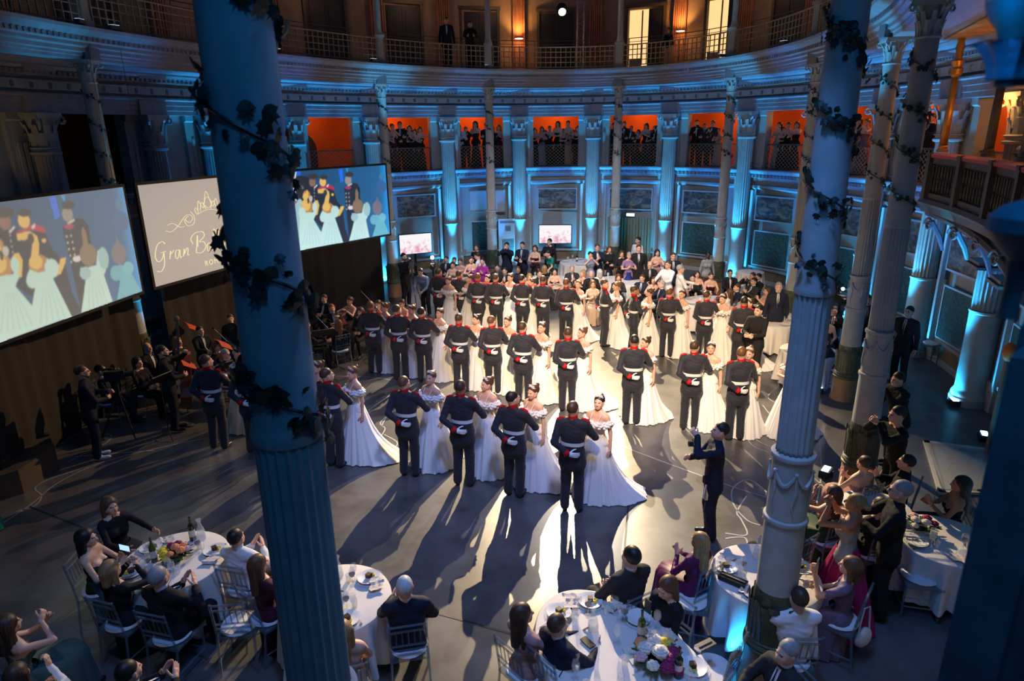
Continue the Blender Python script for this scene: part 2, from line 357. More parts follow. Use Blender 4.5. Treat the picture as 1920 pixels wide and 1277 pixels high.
led_bar = MB().box((0, 0, .06), (.26, .16, .12)).box((0, -.09, .04), (.04, .05, .14)).mesh('housing', 'black')
led_len = MB().box((0, 0, .125), (.20, .10, .012)).mesh('lens', 'lens')
ORD = ['first', 'second', 'third', 'fourth', 'fifth', 'sixth', 'seventh', 'eighth', 'ninth', 'tenth', 'eleventh', 'twelfth', 'thirteenth', 'fourteenth', 'fifteenth', 'sixteenth']
def uplight(x, y, rz, label, on=True):
    e = empty('led_uplight', (x, y, 0), rz, label, 'uplight', 'floor uplights'); link('housing', led_bar, e); link('lens', led_len, e)
STONY = {(-98.7): 0, (-86.7): 0, 93: .5, 106: .5}
for i, t in enumerate(OUT_T):
    e = E(t, 2.42); d = Et(t, 2.42); rz = atan2(d[1], d[0])
    inward = (E(t, 0) - e); rz_ = atan2(inward[1], inward[0]) - pi / 2
    c = empty('wall_column', (e[0], e[1], 0), rz_, 'engaged fluted column of the outer wall, %s from the left, %s' % (ORD[i], 'blue lit shaft with leafy capital' if -70 < t < 60 else 'between screens and gallery bays' if t < 0 else 'beside the red railed box'), 'column', 'blue lit engaged wall columns')
    for nm, me in (('lower_shaft', shaft_o2), ('fluted_shaft', shaft_o), ('collar', collar_o), ('capital', cap_outer), ('backing_pilaster', back_pil)): link(nm, me, c)
    bl = MB().box((0, .02, 6.25), (.78, .30, .40)).box((0, -.02, 6.98), (.80, .75, .10)).build('entablature_block', 'entab', c)
    pw = STONY.get(t, 1.0)
    if pw:
        q = E(t, 1.55)
        light('column_uplight', 'SPOT', (q[0], q[1], .15), 2300 * pw, CYAN, .05, (*E(t, 2.30), 4.6), 30, .6)
        q = E(t, 1.90); light('column_uplight', 'SPOT', (q[0], q[1], .10), 210 * pw, CYAN, .06, (*E(t, 2.40), 1.0), 125, 1.0)
        for s_ in (-1, 1):
            q = E(t + dts(t, s_ * .85), 2.0)
            light('wall_uplight', 'SPOT', (q[0], q[1], .2), 800 * pw, BLUE, .05, (*E(t + dts(t, s_ * 1.1), 2.2), 6.6), 40, .8)
        if 40 < t < 100 or abs(t) < 30:
            q = {80.4: (9.05, 12.50), 93: (8.58, 10.91)}.get(t, E(t, 1.50)); uplight(q[0], q[1], rz_, 'small black led uplight in front of wall column, %s from the left' % ORD[i])

# ---------------------------------------------------------------- wall bays: piers, grilles, panels, paintings
frame_m = mat('painting_frame', (.45, .43, .40), .5)
def painting_mat(seed):
    m = bpy.data.materials.new('old_painting'); m.use_nodes = True; nt = m.node_tree; b = nt.nodes['Principled BSDF']
    tc = nt.nodes.new('ShaderNodeTexCoord'); mp = nt.nodes.new('ShaderNodeMapping'); mp.inputs['Location'].default_value = (seed * 3.1, seed * 1.7, 0); mp.inputs['Scale'].default_value = (1, 1, 1.6)
    no = nt.nodes.new('ShaderNodeTexNoise'); no.inputs['Scale'].default_value = 3.2; no.inputs['Detail'].default_value = 7; no.inputs['Distortion'].default_value = 1.2
    cr = nt.nodes.new('ShaderNodeValToRGB'); cr.color_ramp.elements[0].color = (.02, .03, .035, 1); cr.color_ramp.elements[0].position = .36
    e = cr.color_ramp.elements.new(.5); e.color = (.11, .09, .07, 1); cr.color_ramp.elements[-1].color = (.30, .24, .17, 1); cr.color_ramp.elements[-1].position = .72
    nt.links.new(tc.outputs['Object'], mp.inputs[0]); nt.links.new(mp.outputs[0], no.inputs[0]); nt.links.new(no.outputs[0], cr.inputs[0]); nt.links.new(cr.outputs[0], b.inputs['Base Color']); b.inputs['Roughness'].default_value = .5
    return m
def panel_mb(w_, h, t=.05, fr=.06):     # framed flat panel, local XZ, front toward +Y
    f = MB()
    for s_ in (-1, 1): f.box((s_ * (w_ / 2 - fr / 2), 0, h / 2), (fr, t, h)); f.box((0, 0, (h - fr / 2) if s_ > 0 else fr / 2), (w_ - 2 * fr, t, fr))
    return f
PLACES = {}
def place_on_wall(t, o):
    e = E(t, o); i = E(t, o - 1) - e; return e, atan2(i[1], i[0]) - pi / 2
npaint = 0
for i in range(len(OUT_T) - 1):
    ta, tb = OUT_T[i], OUT_T[i + 1]; tm = (ta + tb) / 2; a, b = E(ta, 2.7), E(tb, 2.7); L = np.linalg.norm(b - a)
    ea, eb = ta + dts(ta, .62), tb - dts(tb, .62)
    solid = i in (1,)
    # piers beside the columns
    for (u0, u1) in ((ta - dts(ta, .6), ea), (eb, tb + dts(tb, .6))):
        MBp = MB().sweep([(2.62, 4.06), (2.62, 4.2), (2.68, 4.22), (2.68, 5.86), (2.60, 5.90), (2.60, 6.05), (3.05, 6.05), (3.05, 4.06)], u0, u1, 3)
        struct('trim_4', MBp, 'plaster')
    if solid: struct('wall_panel', MB().sweep([(2.8, 4.06), (2.8, 6.05), (3.0, 6.05), (3.0, 4.06)], ea, eb, 4), 'plaster'); continue
    if 1 < i < 14:
        g = empty('diamond_grille', (*E(tm, 2.85), 4.06), 0, 'dark diamond wire grille in gallery opening, %s bay from the left' % ORD[i], 'railing', 'gallery diamond grilles')
        base = np.array([*E(tm, 2.85), 4.06]); mb = MB(); rails = MB()
        ts = np.linspace(ea, eb, 15); P = np.array([[*E(q, 2.85), 0] for q in ts]); P[:, 2] = 0
        P = P - [base[0], base[1], 0]
        rails.tube(P + [0, 0, .86], .022, 6); rails.tube(P + [0, 0, .04], .015, 5)
        Lb = np.linalg.norm(P[-1] - P[0]); nd = max(4, int(Lb / .155)); 
        def at(u): u = min(max(u, 0), 1) * (len(P) - 1); k = min(int(u), len(P) - 2); return P[k] * (1 - (u - k)) + P[k + 1] * (u - k)
        for k in range(-6, nd + 1):
            for s_ in (0, 1):
                for r_ in range(6):
                    u0, u1 = (k + r_) / nd, (k + r_ + 1) / nd
                    if s_: u0, u1 = 1 - u0, 1 - u1
                    if 0 <= min(u0, u1) and max(u0, u1) <= 1: mb.tube([at(u0) + [0, 0, .05 + r_ * .135], at(u1) + [0, 0, .05 + (r_ + 1) * .135]], .010, 3, cap=False)
        rails.build('rail', 'metal', g); tag(mb.build('wire_lattice', 'brass', g), kind='stuff')
    # below: impost capitals, painting and marble panel
    e_, rz = place_on_wall(tm, 2.65); wid = L - 1.35
    if i >= 3:
        npaint += 1
        pt = empty('wall_painting', (e_[0], e_[1], 2.28), rz, 'long framed %s on the wall under gallery, %s bay from the left' % ('blank pale panel' if i == 5 else 'dark old painting', ORD[i]), 'painting', 'framed wall paintings')
        panel_mb(wid, .90, .07, .05).build('frame', frame_m, pt); mm = M['plaster2'] if i == 5 else painting_mat(i)
        MB().box((0, 0, .45), (wid - .1, .03, .80)).build('canvas', mm, pt)
        for s_ in (-1, 1): struct('trim_5', MB().box((e_[0] + s_ * cos(rz) * (wid / 2 + .18), e_[1] + s_ * sin(rz) * (wid / 2 + .18), 1.95), (.10, .10, 2.8), rz), 'plaster2')
        if i in (5, 8, 9, 10, 11, 12, 13):
            e2, rz2 = place_on_wall(tm, 2.66)
            q = empty('marble_panel', (e2[0], e2[1], .66), rz2, 'dark green marble slab set in the wall, %s bay from the left' % ORD[i], 'wall panel', 'green marble wall panels')
            panel_mb(wid - .1, 1.28, .05, .04).build('frame', 'plaster2', q); MB().box((0, 0, .64), (wid - .2, .03, 1.2)).build('slab', 'marble', q)
struct('wall_panel', MB().sweep([(2.8, 4.06), (2.8, 6.05), (3.0, 6.05), (3.0, 4.06)], -126, -100.2, 12), 'plaster')
for t_ in (-86.6, -79.5): struct('wall_spill_block', MB().sweep([(3.0, 4.06), (3.0, 6.6), (5.0, 6.6), (5.0, 4.06)], t_ - .4, t_ + .4, 2), 'carved')  # cross walls added to block corridor light spilling into the dark left bay
q_ = E(-108, 2.1); light('panel_wash', 'SPOT', (q_[0], q_[1], 3.2), 45, (1, .62, .25), .2, (*E(-106, 2.8), 4.9), 100, .9)
ar = E(-63.8, 4.9); ir = E(-63.8, 3) - ar; o_ = MB().plate([(-1.1, 0), (-1.1, .9)] + [(-1.1 + 2.2 * (1 - cos(u)) / 2, .9 + .75 * sin(u)) for u in np.linspace(.2, pi, 12)] + [(1.1, 0)], .06).build('door_arch', 'door', None, False, (ar[0], ar[1], 4.06), atan2(ir[1], ir[0]) + pi / 2); tag(o_, kind='structure')
# gold curtain over the door in the middle bay
tm = (OUT_T[7] + OUT_T[8]) / 2; e_, rz = place_on_wall(tm, 2.6)
mb = MB(); xs = np.linspace(-.95, .95, 96); V = []
for z in (.02, 1.97):
    for k, x in enumerate(xs): V.append((x, .035 * sin(k * 1.05) + .02 * sin(k * .37), z))
k = len(xs); mb.add(V, [(j, j + 1, k + j + 1, k + j) for j in range(k - 1)]); q = mb.build('door_curtain', 'curtain', None, True, (e_[0], e_[1], 0), rz)
tag(q, 'pleated gold curtain hanging over the doorway under the exit sign', 'curtain')
q = empty('exit_sign', (*HIT(1182, 408, 2.55),), rz, 'small glowing white exit sign above the gold curtain', 'sign')
q.location.z += .12; MB().box((0, 0, 0), (.34, .05, .13)).build('housing', 'white', q); MB().box((0, .03, 0), (.31, .01, .10)).build('lit_panel', mat('exit_glow', (1, 1, .9), emit=(.95, 1, .85), es=3.5), q)
# wall screens
def pinkmat():
    m = bpy.data.materials.new('pink_show_picture'); m.use_nodes = True; nt = m.node_tree; b = nt.nodes['Principled BSDF']
    tc = nt.nodes.new('ShaderNodeTexCoord'); no = nt.nodes.new('ShaderNodeTexNoise'); no.inputs['Scale'].default_value = 7; no.inputs['Detail'].default_value = 6
    sp = nt.nodes.new('ShaderNodeSeparateXYZ'); ad = nt.nodes.new('ShaderNodeMath'); ad.operation = 'MULTIPLY_ADD'; ad.inputs[1].default_value = -.35
    cr = nt.nodes.new('ShaderNodeValToRGB'); cr.color_ramp.elements[0].color = (1, .95, .97, 1); cr.color_ramp.elements[0].position = .52; cr.color_ramp.elements[1].color = (.85, .35, .50, 1); cr.color_ramp.elements[1].position = .75
    nt.links.new(tc.outputs['Object'], no.inputs[0]); nt.links.new(tc.outputs['Object'], sp.inputs[0]); nt.links.new(sp.outputs[2], ad.inputs[0]); nt.links.new(no.outputs[0], ad.inputs[2])
    nt.links.new(ad.outputs[0], cr.inputs[0]); nt.links.new(cr.outputs[0], b.inputs['Emission Color']); b.inputs['Emission Strength'].default_value = .95; b.inputs['Base Color'].default_value = (.02, .02, .02, 1)
    return m
pk = pinkmat()
for (cx_, cy_, w_, h_, lb) in ((1041, 439, 1.36, .76, 'white wall screen with pink picture, right of the photographers'), (779, 457, 1.30, .76, 'white wall screen with pink picture beside the big right projection screen')):
    p = HIT(cx_, cy_, 2.45); t_ = math.degrees(atan2((np.array(p[:2]) - C0) @ W / (B0 + 2.45), (np.array(p[:2]) - C0) @ U / (A0 + 2.45))); _, rz = place_on_wall(t_, 2.45)
    q = empty('wall_screen', p, rz, lb, 'screen', 'wall screens'); MB().box((0, 0, 0), (w_ + .06, .06, h_ + .06)).build('casing', 'black', q); MB().box((0, .035, 0), (w_, .012, h_)).build('display', pk, q)
    MB().box((0, -.1, -h_ / 2 - (p[2] - h_ / 2) / 2), (.07, .05, p[2] - h_ / 2)).box((0, -.1, -p[2] + .03), (.7, .5, .06)).build('stand', 'black', q)
# ================================================================== ring columns
RING_T = [(-125, 'far left ring column beside the left projection screen'), (-102.6, 'slender ivy wound column rising behind the left screen'), (-80, 'ring column hidden behind the big left pillar'),
          (-57.5, 'slender column just right of the right projection screen'), (-33.9, 'slender column left of the lit wall screen'), (-.2, 'slender column before the gold curtain'),
          (31.9, 'slender column before the right marble panels'), (57, 'ring column hidden behind the big right pillar'), (81.4, 'slender column with ochre foot and floor uplight at its left'),
          (100.5, 'teal column rising behind the clapping guests at right'), (123.5, 'large near pillar at right with green acanthus foot'), (148.7, 'huge near pillar at left lit deep blue')]
HI = 96
def ring_parts():
    P = []
    P.append(('foot', MB().lathe([(.26, 0), (.26, .04), (.245, .06), (.24, .48)], 32).mesh('foot', 'ochre', True)))
    P.append(('foot_rings', MB().lathe([(.24, .48), (.262, .50), (.262, .53), (.245, .545), (.258, .56), (.25, .585), (.235, .60), (.245, .62), (.225, .64)], 32).mesh('foot_rings', 'acan', True)))
    mb = MB().lathe([(.218, .63), (.215, .9), (.20, 1.16), (.19, 1.2)], 32)
    for k in range(8): leaf_mb(mb, (0, 0, 0), 2 * pi * k / 8, .220, .63, .55, .035, .085, 0, 6)
    for k in range(8): leaf_mb(mb, (0, 0, 0), 2 * pi * (k + .5) / 8, .216, .63, .50, .018, .075, 0, 6)
    for k in range(8):
        for v in (-.5, .5):
            a = 2 * pi * k / 8 + v * .2; mb.tube([(cos(a) * .235, sin(a) * .235, .66), (cos(a) * .232, sin(a) * .232, .9), (cos(2 * pi * k / 8) * .235, sin(2 * pi * k / 8) * .235, 1.08)], [.008, .009, .005], 4)
    P.append(('acanthus_band', mb.mesh('acanthus_band', 'acan')))
    P.append(('lower_drum', MB().lathe([(.192, 1.18), (.185, 1.94), (.20, 1.95), (.205, 1.97), (.20, 1.99), (.183, 2.0)], 40).mesh('lower_drum', 'stone', True)))
    mb = MB().lathe([(.180, 2.0), (.176, 2.60), (.195, 2.61), (.20, 2.63), (.195, 2.65), (.172, 2.66)], 40)
    for k in range(6):                                  # swags between rosettes
        a0 = 2 * pi * k / 6
        pts = [(cos(a0 + u * pi / 3) * .187, sin(a0 + u * pi / 3) * .187, 2.50 - .13 * sin(u * pi)) for u in np.linspace(0, 1, 7)]
        mb.tube(pts, [.008, .016, .02, .022, .02, .016, .008], 5); mb.ball((cos(a0) * .187, sin(a0) * .187, 2.50), .022, 6)
        mb.tube([(cos(a0) * .186, sin(a0) * .186, 2.48), (cos(a0 + .1) * .186, sin(a0 + .1) * .186, 2.33), (cos(a0 - .06) * .186, sin(a0 - .06) * .186, 2.18), (cos(a0 + .05) * .186, sin(a0 + .05) * .186, 2.08)], [.012, .016, .012, .004], 5)
    P.append(('relief_drum', mb.mesh('relief_drum', ['stone'], True)))
    P.append(('fluted_drum', MB().lathe([(.172, 2.66), (.170, 2.70), (.163, 4.12), (.162, 4.16)], HI, mod=flutes(20, .17)).mesh('fluted_drum', 'stone', 'all')))
    P.append(('upper_shaft', MB().lathe([(.160, 4.14), (.165, 4.17), (.160, 4.20), (.153, 4.24), (.138, 6.56)], 40).mesh('upper_shaft', 'stone', True)))
    P.append(('capital', cap_ring))
    P.append(('top_block', MB().box((0, .18, 7.11), (.30, .14, .22)).box((-.11, .20, 7.24), (.06, .1, .06)).box((0, .20, 7.25), (.06, .1, .08)).box((.11, .20, 7.24), (.06, .1, .06)).mesh('top_block', 'frieze')))
    return P
RP = ring_parts()
# ivy leaf
def ivy_leaf(s=1.0):
    o = np.array([(0, -.5), (.28, -.38), (.5, -.05), (.26, .06), (.3, .34), (.07, .26), (0, .6), (-.07, .26), (-.3, .34), (-.26, .06), (-.5, -.05), (-.28, -.38)]) * s
    V = [(x, -.12 * s * abs(x) / s * 2 * .5, y) for x, y in o] + [(0, .05 * s, 0)]
    return V, [(i, (i + 1) % 12, 12) for i in range(12)]
LV, LF = ivy_leaf(.085); LV = np.array(LV)
leaf_me = MB().add(LV, LF).mesh('leaf', 'ivy')
def ivy(root, r_fn, z0, z1, turns, phase, dens, individual, width=.14):
    g = empty('ivy_garland', (0, 0, 0)); g.parent = root; bpy.data.objects.remove(g)
    vine = MB(); L_ = MB(); n_ = int(turns * 40); pts = []
    for k in range(n_ + 1):
        u = k / n_; a = phase - u * turns * 2 * pi; z = z0 + (z1 - z0) * u; r = r_fn(z) + .012; pts.append((cos(a) * r, sin(a) * r, z))
    vine.tube(pts, .008, 4); rr = random.Random(int(phase * 100)); vv = vine.build('ivy_stem', 'ivy', root); mats = []
    for k in range(int(turns * dens)):
        u = rr.random(); a = phase - u * turns * 2 * pi + rr.uniform(-.12, .12); z = z0 + (z1 - z0) * u + rr.gauss(0, width * .38); r = r_fn(z) + rr.uniform(.012, .045)
        mt = Matrix.Translation((cos(a) * r, sin(a) * r, z)) @ Matrix.Rotation(a - pi / 2 + rr.uniform(-.5, .5), 4, 'Z') @ Matrix.Rotation(rr.uniform(-.7, .5), 4, 'X') @ Matrix.Rotation(pi + rr.uniform(-1.1, 1.1), 4, 'Y') @ Matrix.Scale(rr.uniform(.55, 1.15), 4)
        if individual: o = link('leaf', leaf_me, root); o.matrix_local = mt
        else:
            A = np.array(mt); L_.add(LV @ A[:3, :3].T + A[:3, 3], LF)
    if not individual: tag(L_.build('ivy_leaves', 'ivy', root), kind='stuff')
rsh = lambda z: .160 - (z - 4.14) / 2.42 * .022 if z > 4.14 else .168
for i, (t, lb) in enumerate(RING_T):
    e = E(t) if t < 140 else np.array([-1.06, 2.83]); ii = C0 - e; rz = atan2(ii[1], ii[0]) - pi / 2
    c = empty('ring_column', (e[0], e[1], 0), rz, lb, 'column', 'slender ring columns')
    for nm, me in RP: link(nm, me, c)
    g = empty('ivy_garland', (e[0], e[1], 0), rz, 'dark ivy wound round: ' + lb, 'ivy', 'ivy garlands on the columns')
    near = t > 120
    if near: ivy(g, rsh, 4.15, 6.7, 4.43, 1.01 if t > 140 else .157, 66, True, .15)
    else: ivy(g, rsh, 4.3, 6.5, 4, t, 34 if t > 70 else 26, False, .10)
    if t in (31.9, 81.4, 100.5, 123.5, -57.5, -33.9, -.2, -102.6, 57):
        dd = E(t, -.45); tt = Et(t); tt = tt / np.linalg.norm(tt)
        q = dd - tt * .28 * (1 if t > 0 else -1); sn = {31.9: 'slender column before the marble panels', 81.4: 'ochre footed column', 100.5: 'teal column behind the guests', 123.5: 'near right pillar'}.get(t, '')
        light('ring_uplight', 'SPOT', (q[0], q[1], .16), 4 * {-57.5: 260, 31.9: 260, 81.4: 420, 100.5: 150, 123.5: 120, -.2: 130, -33.9: 110, -102.6: 160, 57: 260}[t], CYAN, .05, (*E(t, -.12), 6.6), 26, .5)
        if t > 20 and t != 57: uplight(q[0], q[1], rz, 'small black led uplight at the foot of the ' + sn)
# blue leds lying on the upper cornice
for k, (px, py) in enumerate([(700, 107), (1352, 106), (1470, 70), (1585, 30), (150, 42), (215, 55), (520, 92), (912, 124)]):
    p = HIT(px, py, -.36); q = empty('cornice_light', (p[0], p[1], 7.6), random.uniform(0, 3), 'led fixture lying on the upper cornice at the %s' % ['column right of the screens', 'column right of the lit doorways', 'dark gallery bay right of lit doors', 'right pillar', 'far left gallery end, outer one', 'far left gallery end, inner one', 'left pillar', 'column by the two standing men'][k], 'light fixture', 'led fixtures on the cornice')
    MB().box((0, 0, .05), (.22, .12, .08)).build('housing', 'metal', q); MB().box((0, 0, .094), (.18, .09, .008)).build('lens', mat('cool_lens', (.8, .9, 1), emit=(.5, .75, 1), es=1.6), q)
for t, pw in ((-108, 110), (-98, 60), (-75, 110), (-57, 260), (-40, 70), (-8, 60), (22, 60), (35, 240), (50, 110), (68, 260), (82, 320), (92, 200)):   # unseen spots added in mid-air to brighten the ring cornice
    q = E(t, -1.5); light('cornice_wash', 'SPOT', (q[0], q[1], 4.6), pw * 1.5, CYAN if t in (-57, 35, 82, -108) else BLUE, .05, (*E(t, -.2), 7.3), 42, .8)

# ================================================================== upper gallery
struct('wall_upper', MB().sweep([(2.42, 7.55), (2.42, 10.7), (2.7, 10.7), (2.7, 7.55)], T0, T1, 150), 'upwall')
pil_me = MB(); pil_me.box((0, .06, 9.1), (.50, .10, 3.2))
for k in range(6): pil_me.box((-.20 + k * .08, .13, 9.2), (.045, .05, 2.9))
pil_me = pil_me.mesh('pilaster', 'uppil')
for k, t in enumerate([-100, -84, -69, -52.5, -40.4, -25.4, -9, 9.5, 24, 38, 52, 66, 80, 94]):
    e, rz = place_on_wall(t, 2.40); o = link('upper_pilaster', pil_me, None, (e[0], e[1], 0), rz); tag(o, 'reddish fluted pilaster on the upper gallery wall, %s from the left' % ORD[k], 'pilaster', 'upper gallery pilasters')
DL = [(-92, 0), (-76, 0), (-61, 0), (-48, 0), (-33.4, 0), (-17.4, 0), (2, 1), (19.5, 1), (34, 0), (47, 0), (60, 0), (75, 0)]
for k, (t, lit) in enumerate(DL):
    e, rz = place_on_wall(t, 2.36)
    d = empty('gallery_door', (e[0], e[1], 7.6), rz, 'tall %s of the upper gallery, %s from the left' % ('doorway glowing warm with its leaf open' if lit else 'dark shut door', ORD[k]), 'door', 'upper gallery doors')
    f = MB(); [f.box((s_ * .72, .05, 1.15), (.10, .14, 2.3)) for s_ in (-1, 1)]; f.box((0, .05, 2.33), (1.6, .18, .12)); f.build('frame', 'carved', d)
    if lit:
        MB().box((.26, .03, 1.1), (.72, .05, 2.2)).build('lit_room', 'glow', d)
        l_ = MB().box((-.40, .06, 1.1), (.56, .05, 2.2)).build('door_leaf', 'door', d); MB().box((-.40, .10, 1.5), (.36, .02, 1.1)).box((-.40, .10, .5), (.36, .02, .6)).build('leaf_panel', 'door', l_)
        MB().box((.12, .07, 1.12), (.05, .03, 2.1)).box((.36, .07, .35), (.44, .03, .30)).build('room_glimpse', 'upwall', d)
    else:
        for s_ in (-1, 1):
            l_ = MB().box((s_ * .335, .04, 1.1), (.66, .05, 2.2)).build('door_leaf', 'door', d); MB().box((s_ * .335, .075, 1.6), (.42, .02, .9)).box((s_ * .335, .075, .6), (.42, .02, .7)).build('leaf_panel', 'door', l_)
for t_ in (-100, -80, -62, -46, -30, 30, 46, 62, 80): q_ = E(t_, 1.2); light('gallery_warm_light', 'POINT', (q_[0], q_[1], 9.9), 7 if t_ < -50 else 10, (1, .55, .28), .2)  # unseen warm lights added to lift the dim upper gallery, no fixtures
# thin upper columns
uc = [('pedestal', MB().box((0, 0, 7.66), (.30, .30, .14)).box((0, 0, 8.0), (.23, .23, .70)).box((0, 0, 8.38), (.30, .30, .08)).mesh('pedestal', 'stone')),
      ('shaft', MB().lathe([(.13, 8.42), (.14, 8.46), (.11, 8.52), (.095, 8.6), (.085, 10.7)], 20).mesh('shaft', 'stone', True))]
for k, (t, lb) in enumerate(RING_T):
    if t > 110: continue
    e = E(t, -.12); c = empty('gallery_column', (e[0], e[1], 0), atan2(*(C0 - e)[::-1]) - pi / 2, 'thin upper column over: ' + lb, 'column', 'thin upper gallery columns')
    for nm, me in uc: link(nm, me, c)
# lattice balustrade
rt = [t for t, _ in RING_T if t < 110] + [112]; rt = [-137] + rt
for k in range(len(rt) - 1):
    ta, tb = rt[k] + dts(rt[k], .16, -.3), rt[k + 1] - dts(rt[k + 1], .16, -.3); tm = (ta + tb) / 2; b0 = np.array([*E(tm, -.22), 7.6])
    g = empty('lattice_balustrade', b0, 0, 'iron lattice balustrade of the upper gallery, %s panel from the left' % ORD[k], 'railing', 'upper gallery balustrades')
    L = np.linalg.norm(E(tb, -.2) - E(ta, -.2)); nb = int(L / .175); ts = np.linspace(ta, tb, nb + 1); P = np.array([[*E(q, -.22), 7.6] for q in ts]) - b0
    MB().tube(P + [0, 0, .72], .022, 6).build('top_rail', 'brass', g); MB().tube(P + [0, 0, .06], .018, 6).build('bottom_rail', 'brass', g)
    h = MB(); [h.tube(P + [0, 0, z], .014, 4) for z in (.22, .39, .56)]; h.build('lattice_rail', 'brass', g)
    bar = MB().box((0, 0, .39), (.028, .028, .66)).mesh('lattice_bar', 'brass')
    for p in P: link('lattice_bar', bar, g, tuple(p))
    if k in (3, 4, 5, 6, 7, 8, 9, 1, 2):
        h = MB(); P2 = np.array([[*E(q, .55), 7.6] for q in ts[::4]]) - b0; h.tube(P2 + [0, 0, 1.02], .014, 5); h.tube(P2 + [0, 0, .9], .010, 5)
        for p in P2[::2]: h.tube([p, p + [0, 0, 1.02]], .014, 5)
        h.build('inner_handrail', 'metal', g)
# halogen lamps, stacked chairs and truss up there
for (px, py, lb) in ((973, 72, 'halogen floor lamp glowing before the orange pilaster left of the key light'), (1276, 58, 'halogen floor lamp glowing between the two lit doorways')):
    p = HIT(px, py, 1.9); q = empty('floor_lamp', (p[0], p[1], 7.6), 0, lb, 'lamp', 'halogen floor lamps')
    h = p[2] - 7.6; MB().lathe([(.14, 0), (.14, .02), (.02, .03)], 16).build('base', 'metal', q); MB().tube([(0, 0, .02), (0, 0, h)], .012, 6).build('pole', 'metal', q)
    MB().lathe([(.05, h - .02), (.16, h), (.17, h + .04), (.155, h + .045)], 16, cap=False).build('reflector', 'metal', q); MB().lathe([(.15, h - .012), (.15, h + .0)], 16).build('glowing_bulb', 'warmlamp', q)
    light('halogen', 'SPOT', (p[0], p[1], p[2] + .12), 75, (1, .46, .12), .05, (*HIT(px, py - 60, 2.42)[:2], p[2] + 1.2), 120, .9)
    light('halogen_spill', 'POINT', (p[0], p[1], p[2] - .1), 9, (1, .40, .12), .1)
for (p, lb, sz, mt) in ((KEY1, 'bright theatre spotlight hanging before the dark gallery door', .17, 'lampw'), (KEY2, 'second theatre spotlight at the top edge right of the first', .15, 'lampw')):
    q = empty('theatre_spotlight', p, 0, lb, 'spotlight', 'theatre spotlights')
    MB().lathe([(sz * .9, 0), (sz * 1.1, .05), (sz * 1.1, .30), (sz * .6, .36)], 16).build('can', 'black', q); q.rotation_euler = ((Vector((2, 11, 0)) - Vector(p)).to_track_quat('-Z', 'Y')).to_euler()
    MB().lathe([(sz * .72, -.012), (sz * .72, -.004)], 20).build('lens', mt, q); MB().tube([(-sz * 1.2, 0, .15), (-sz * 1.2, .3, .15), (sz * 1.2, .3, .15), (sz * 1.2, 0, .15)], .012, 5).build('yoke', 'metal', q)
tr = empty('lighting_truss', (*HIT(1088, 60, 1.2)[:2], 7.6), 0, 'upright aluminium lattice truss mast on the upper gallery', 'truss')
for (sx, sy) in ((-1, -1), (1, -1), (1, 1), (-1, 1)): MB().tube([(sx * .12, sy * .12, 0), (sx * .12, sy * .12, 3.2)], .018, 6).build('chord', 'silver', tr)
mb = MB()
for k in range(16):
    for (a, b) in (((-1, -1), (1, -1)), ((1, -1), (1, 1)), ((1, 1), (-1, 1)), ((-1, 1), (-1, -1))):
        if k % 2: a, b = b, a
        mb.tube([(a[0] * .12, a[1] * .12, k * .2), (b[0] * .12, b[1] * .12, k * .2 + .2)], .008, 4)
tag(mb.build('bracing', 'silver', tr), kind='stuff')

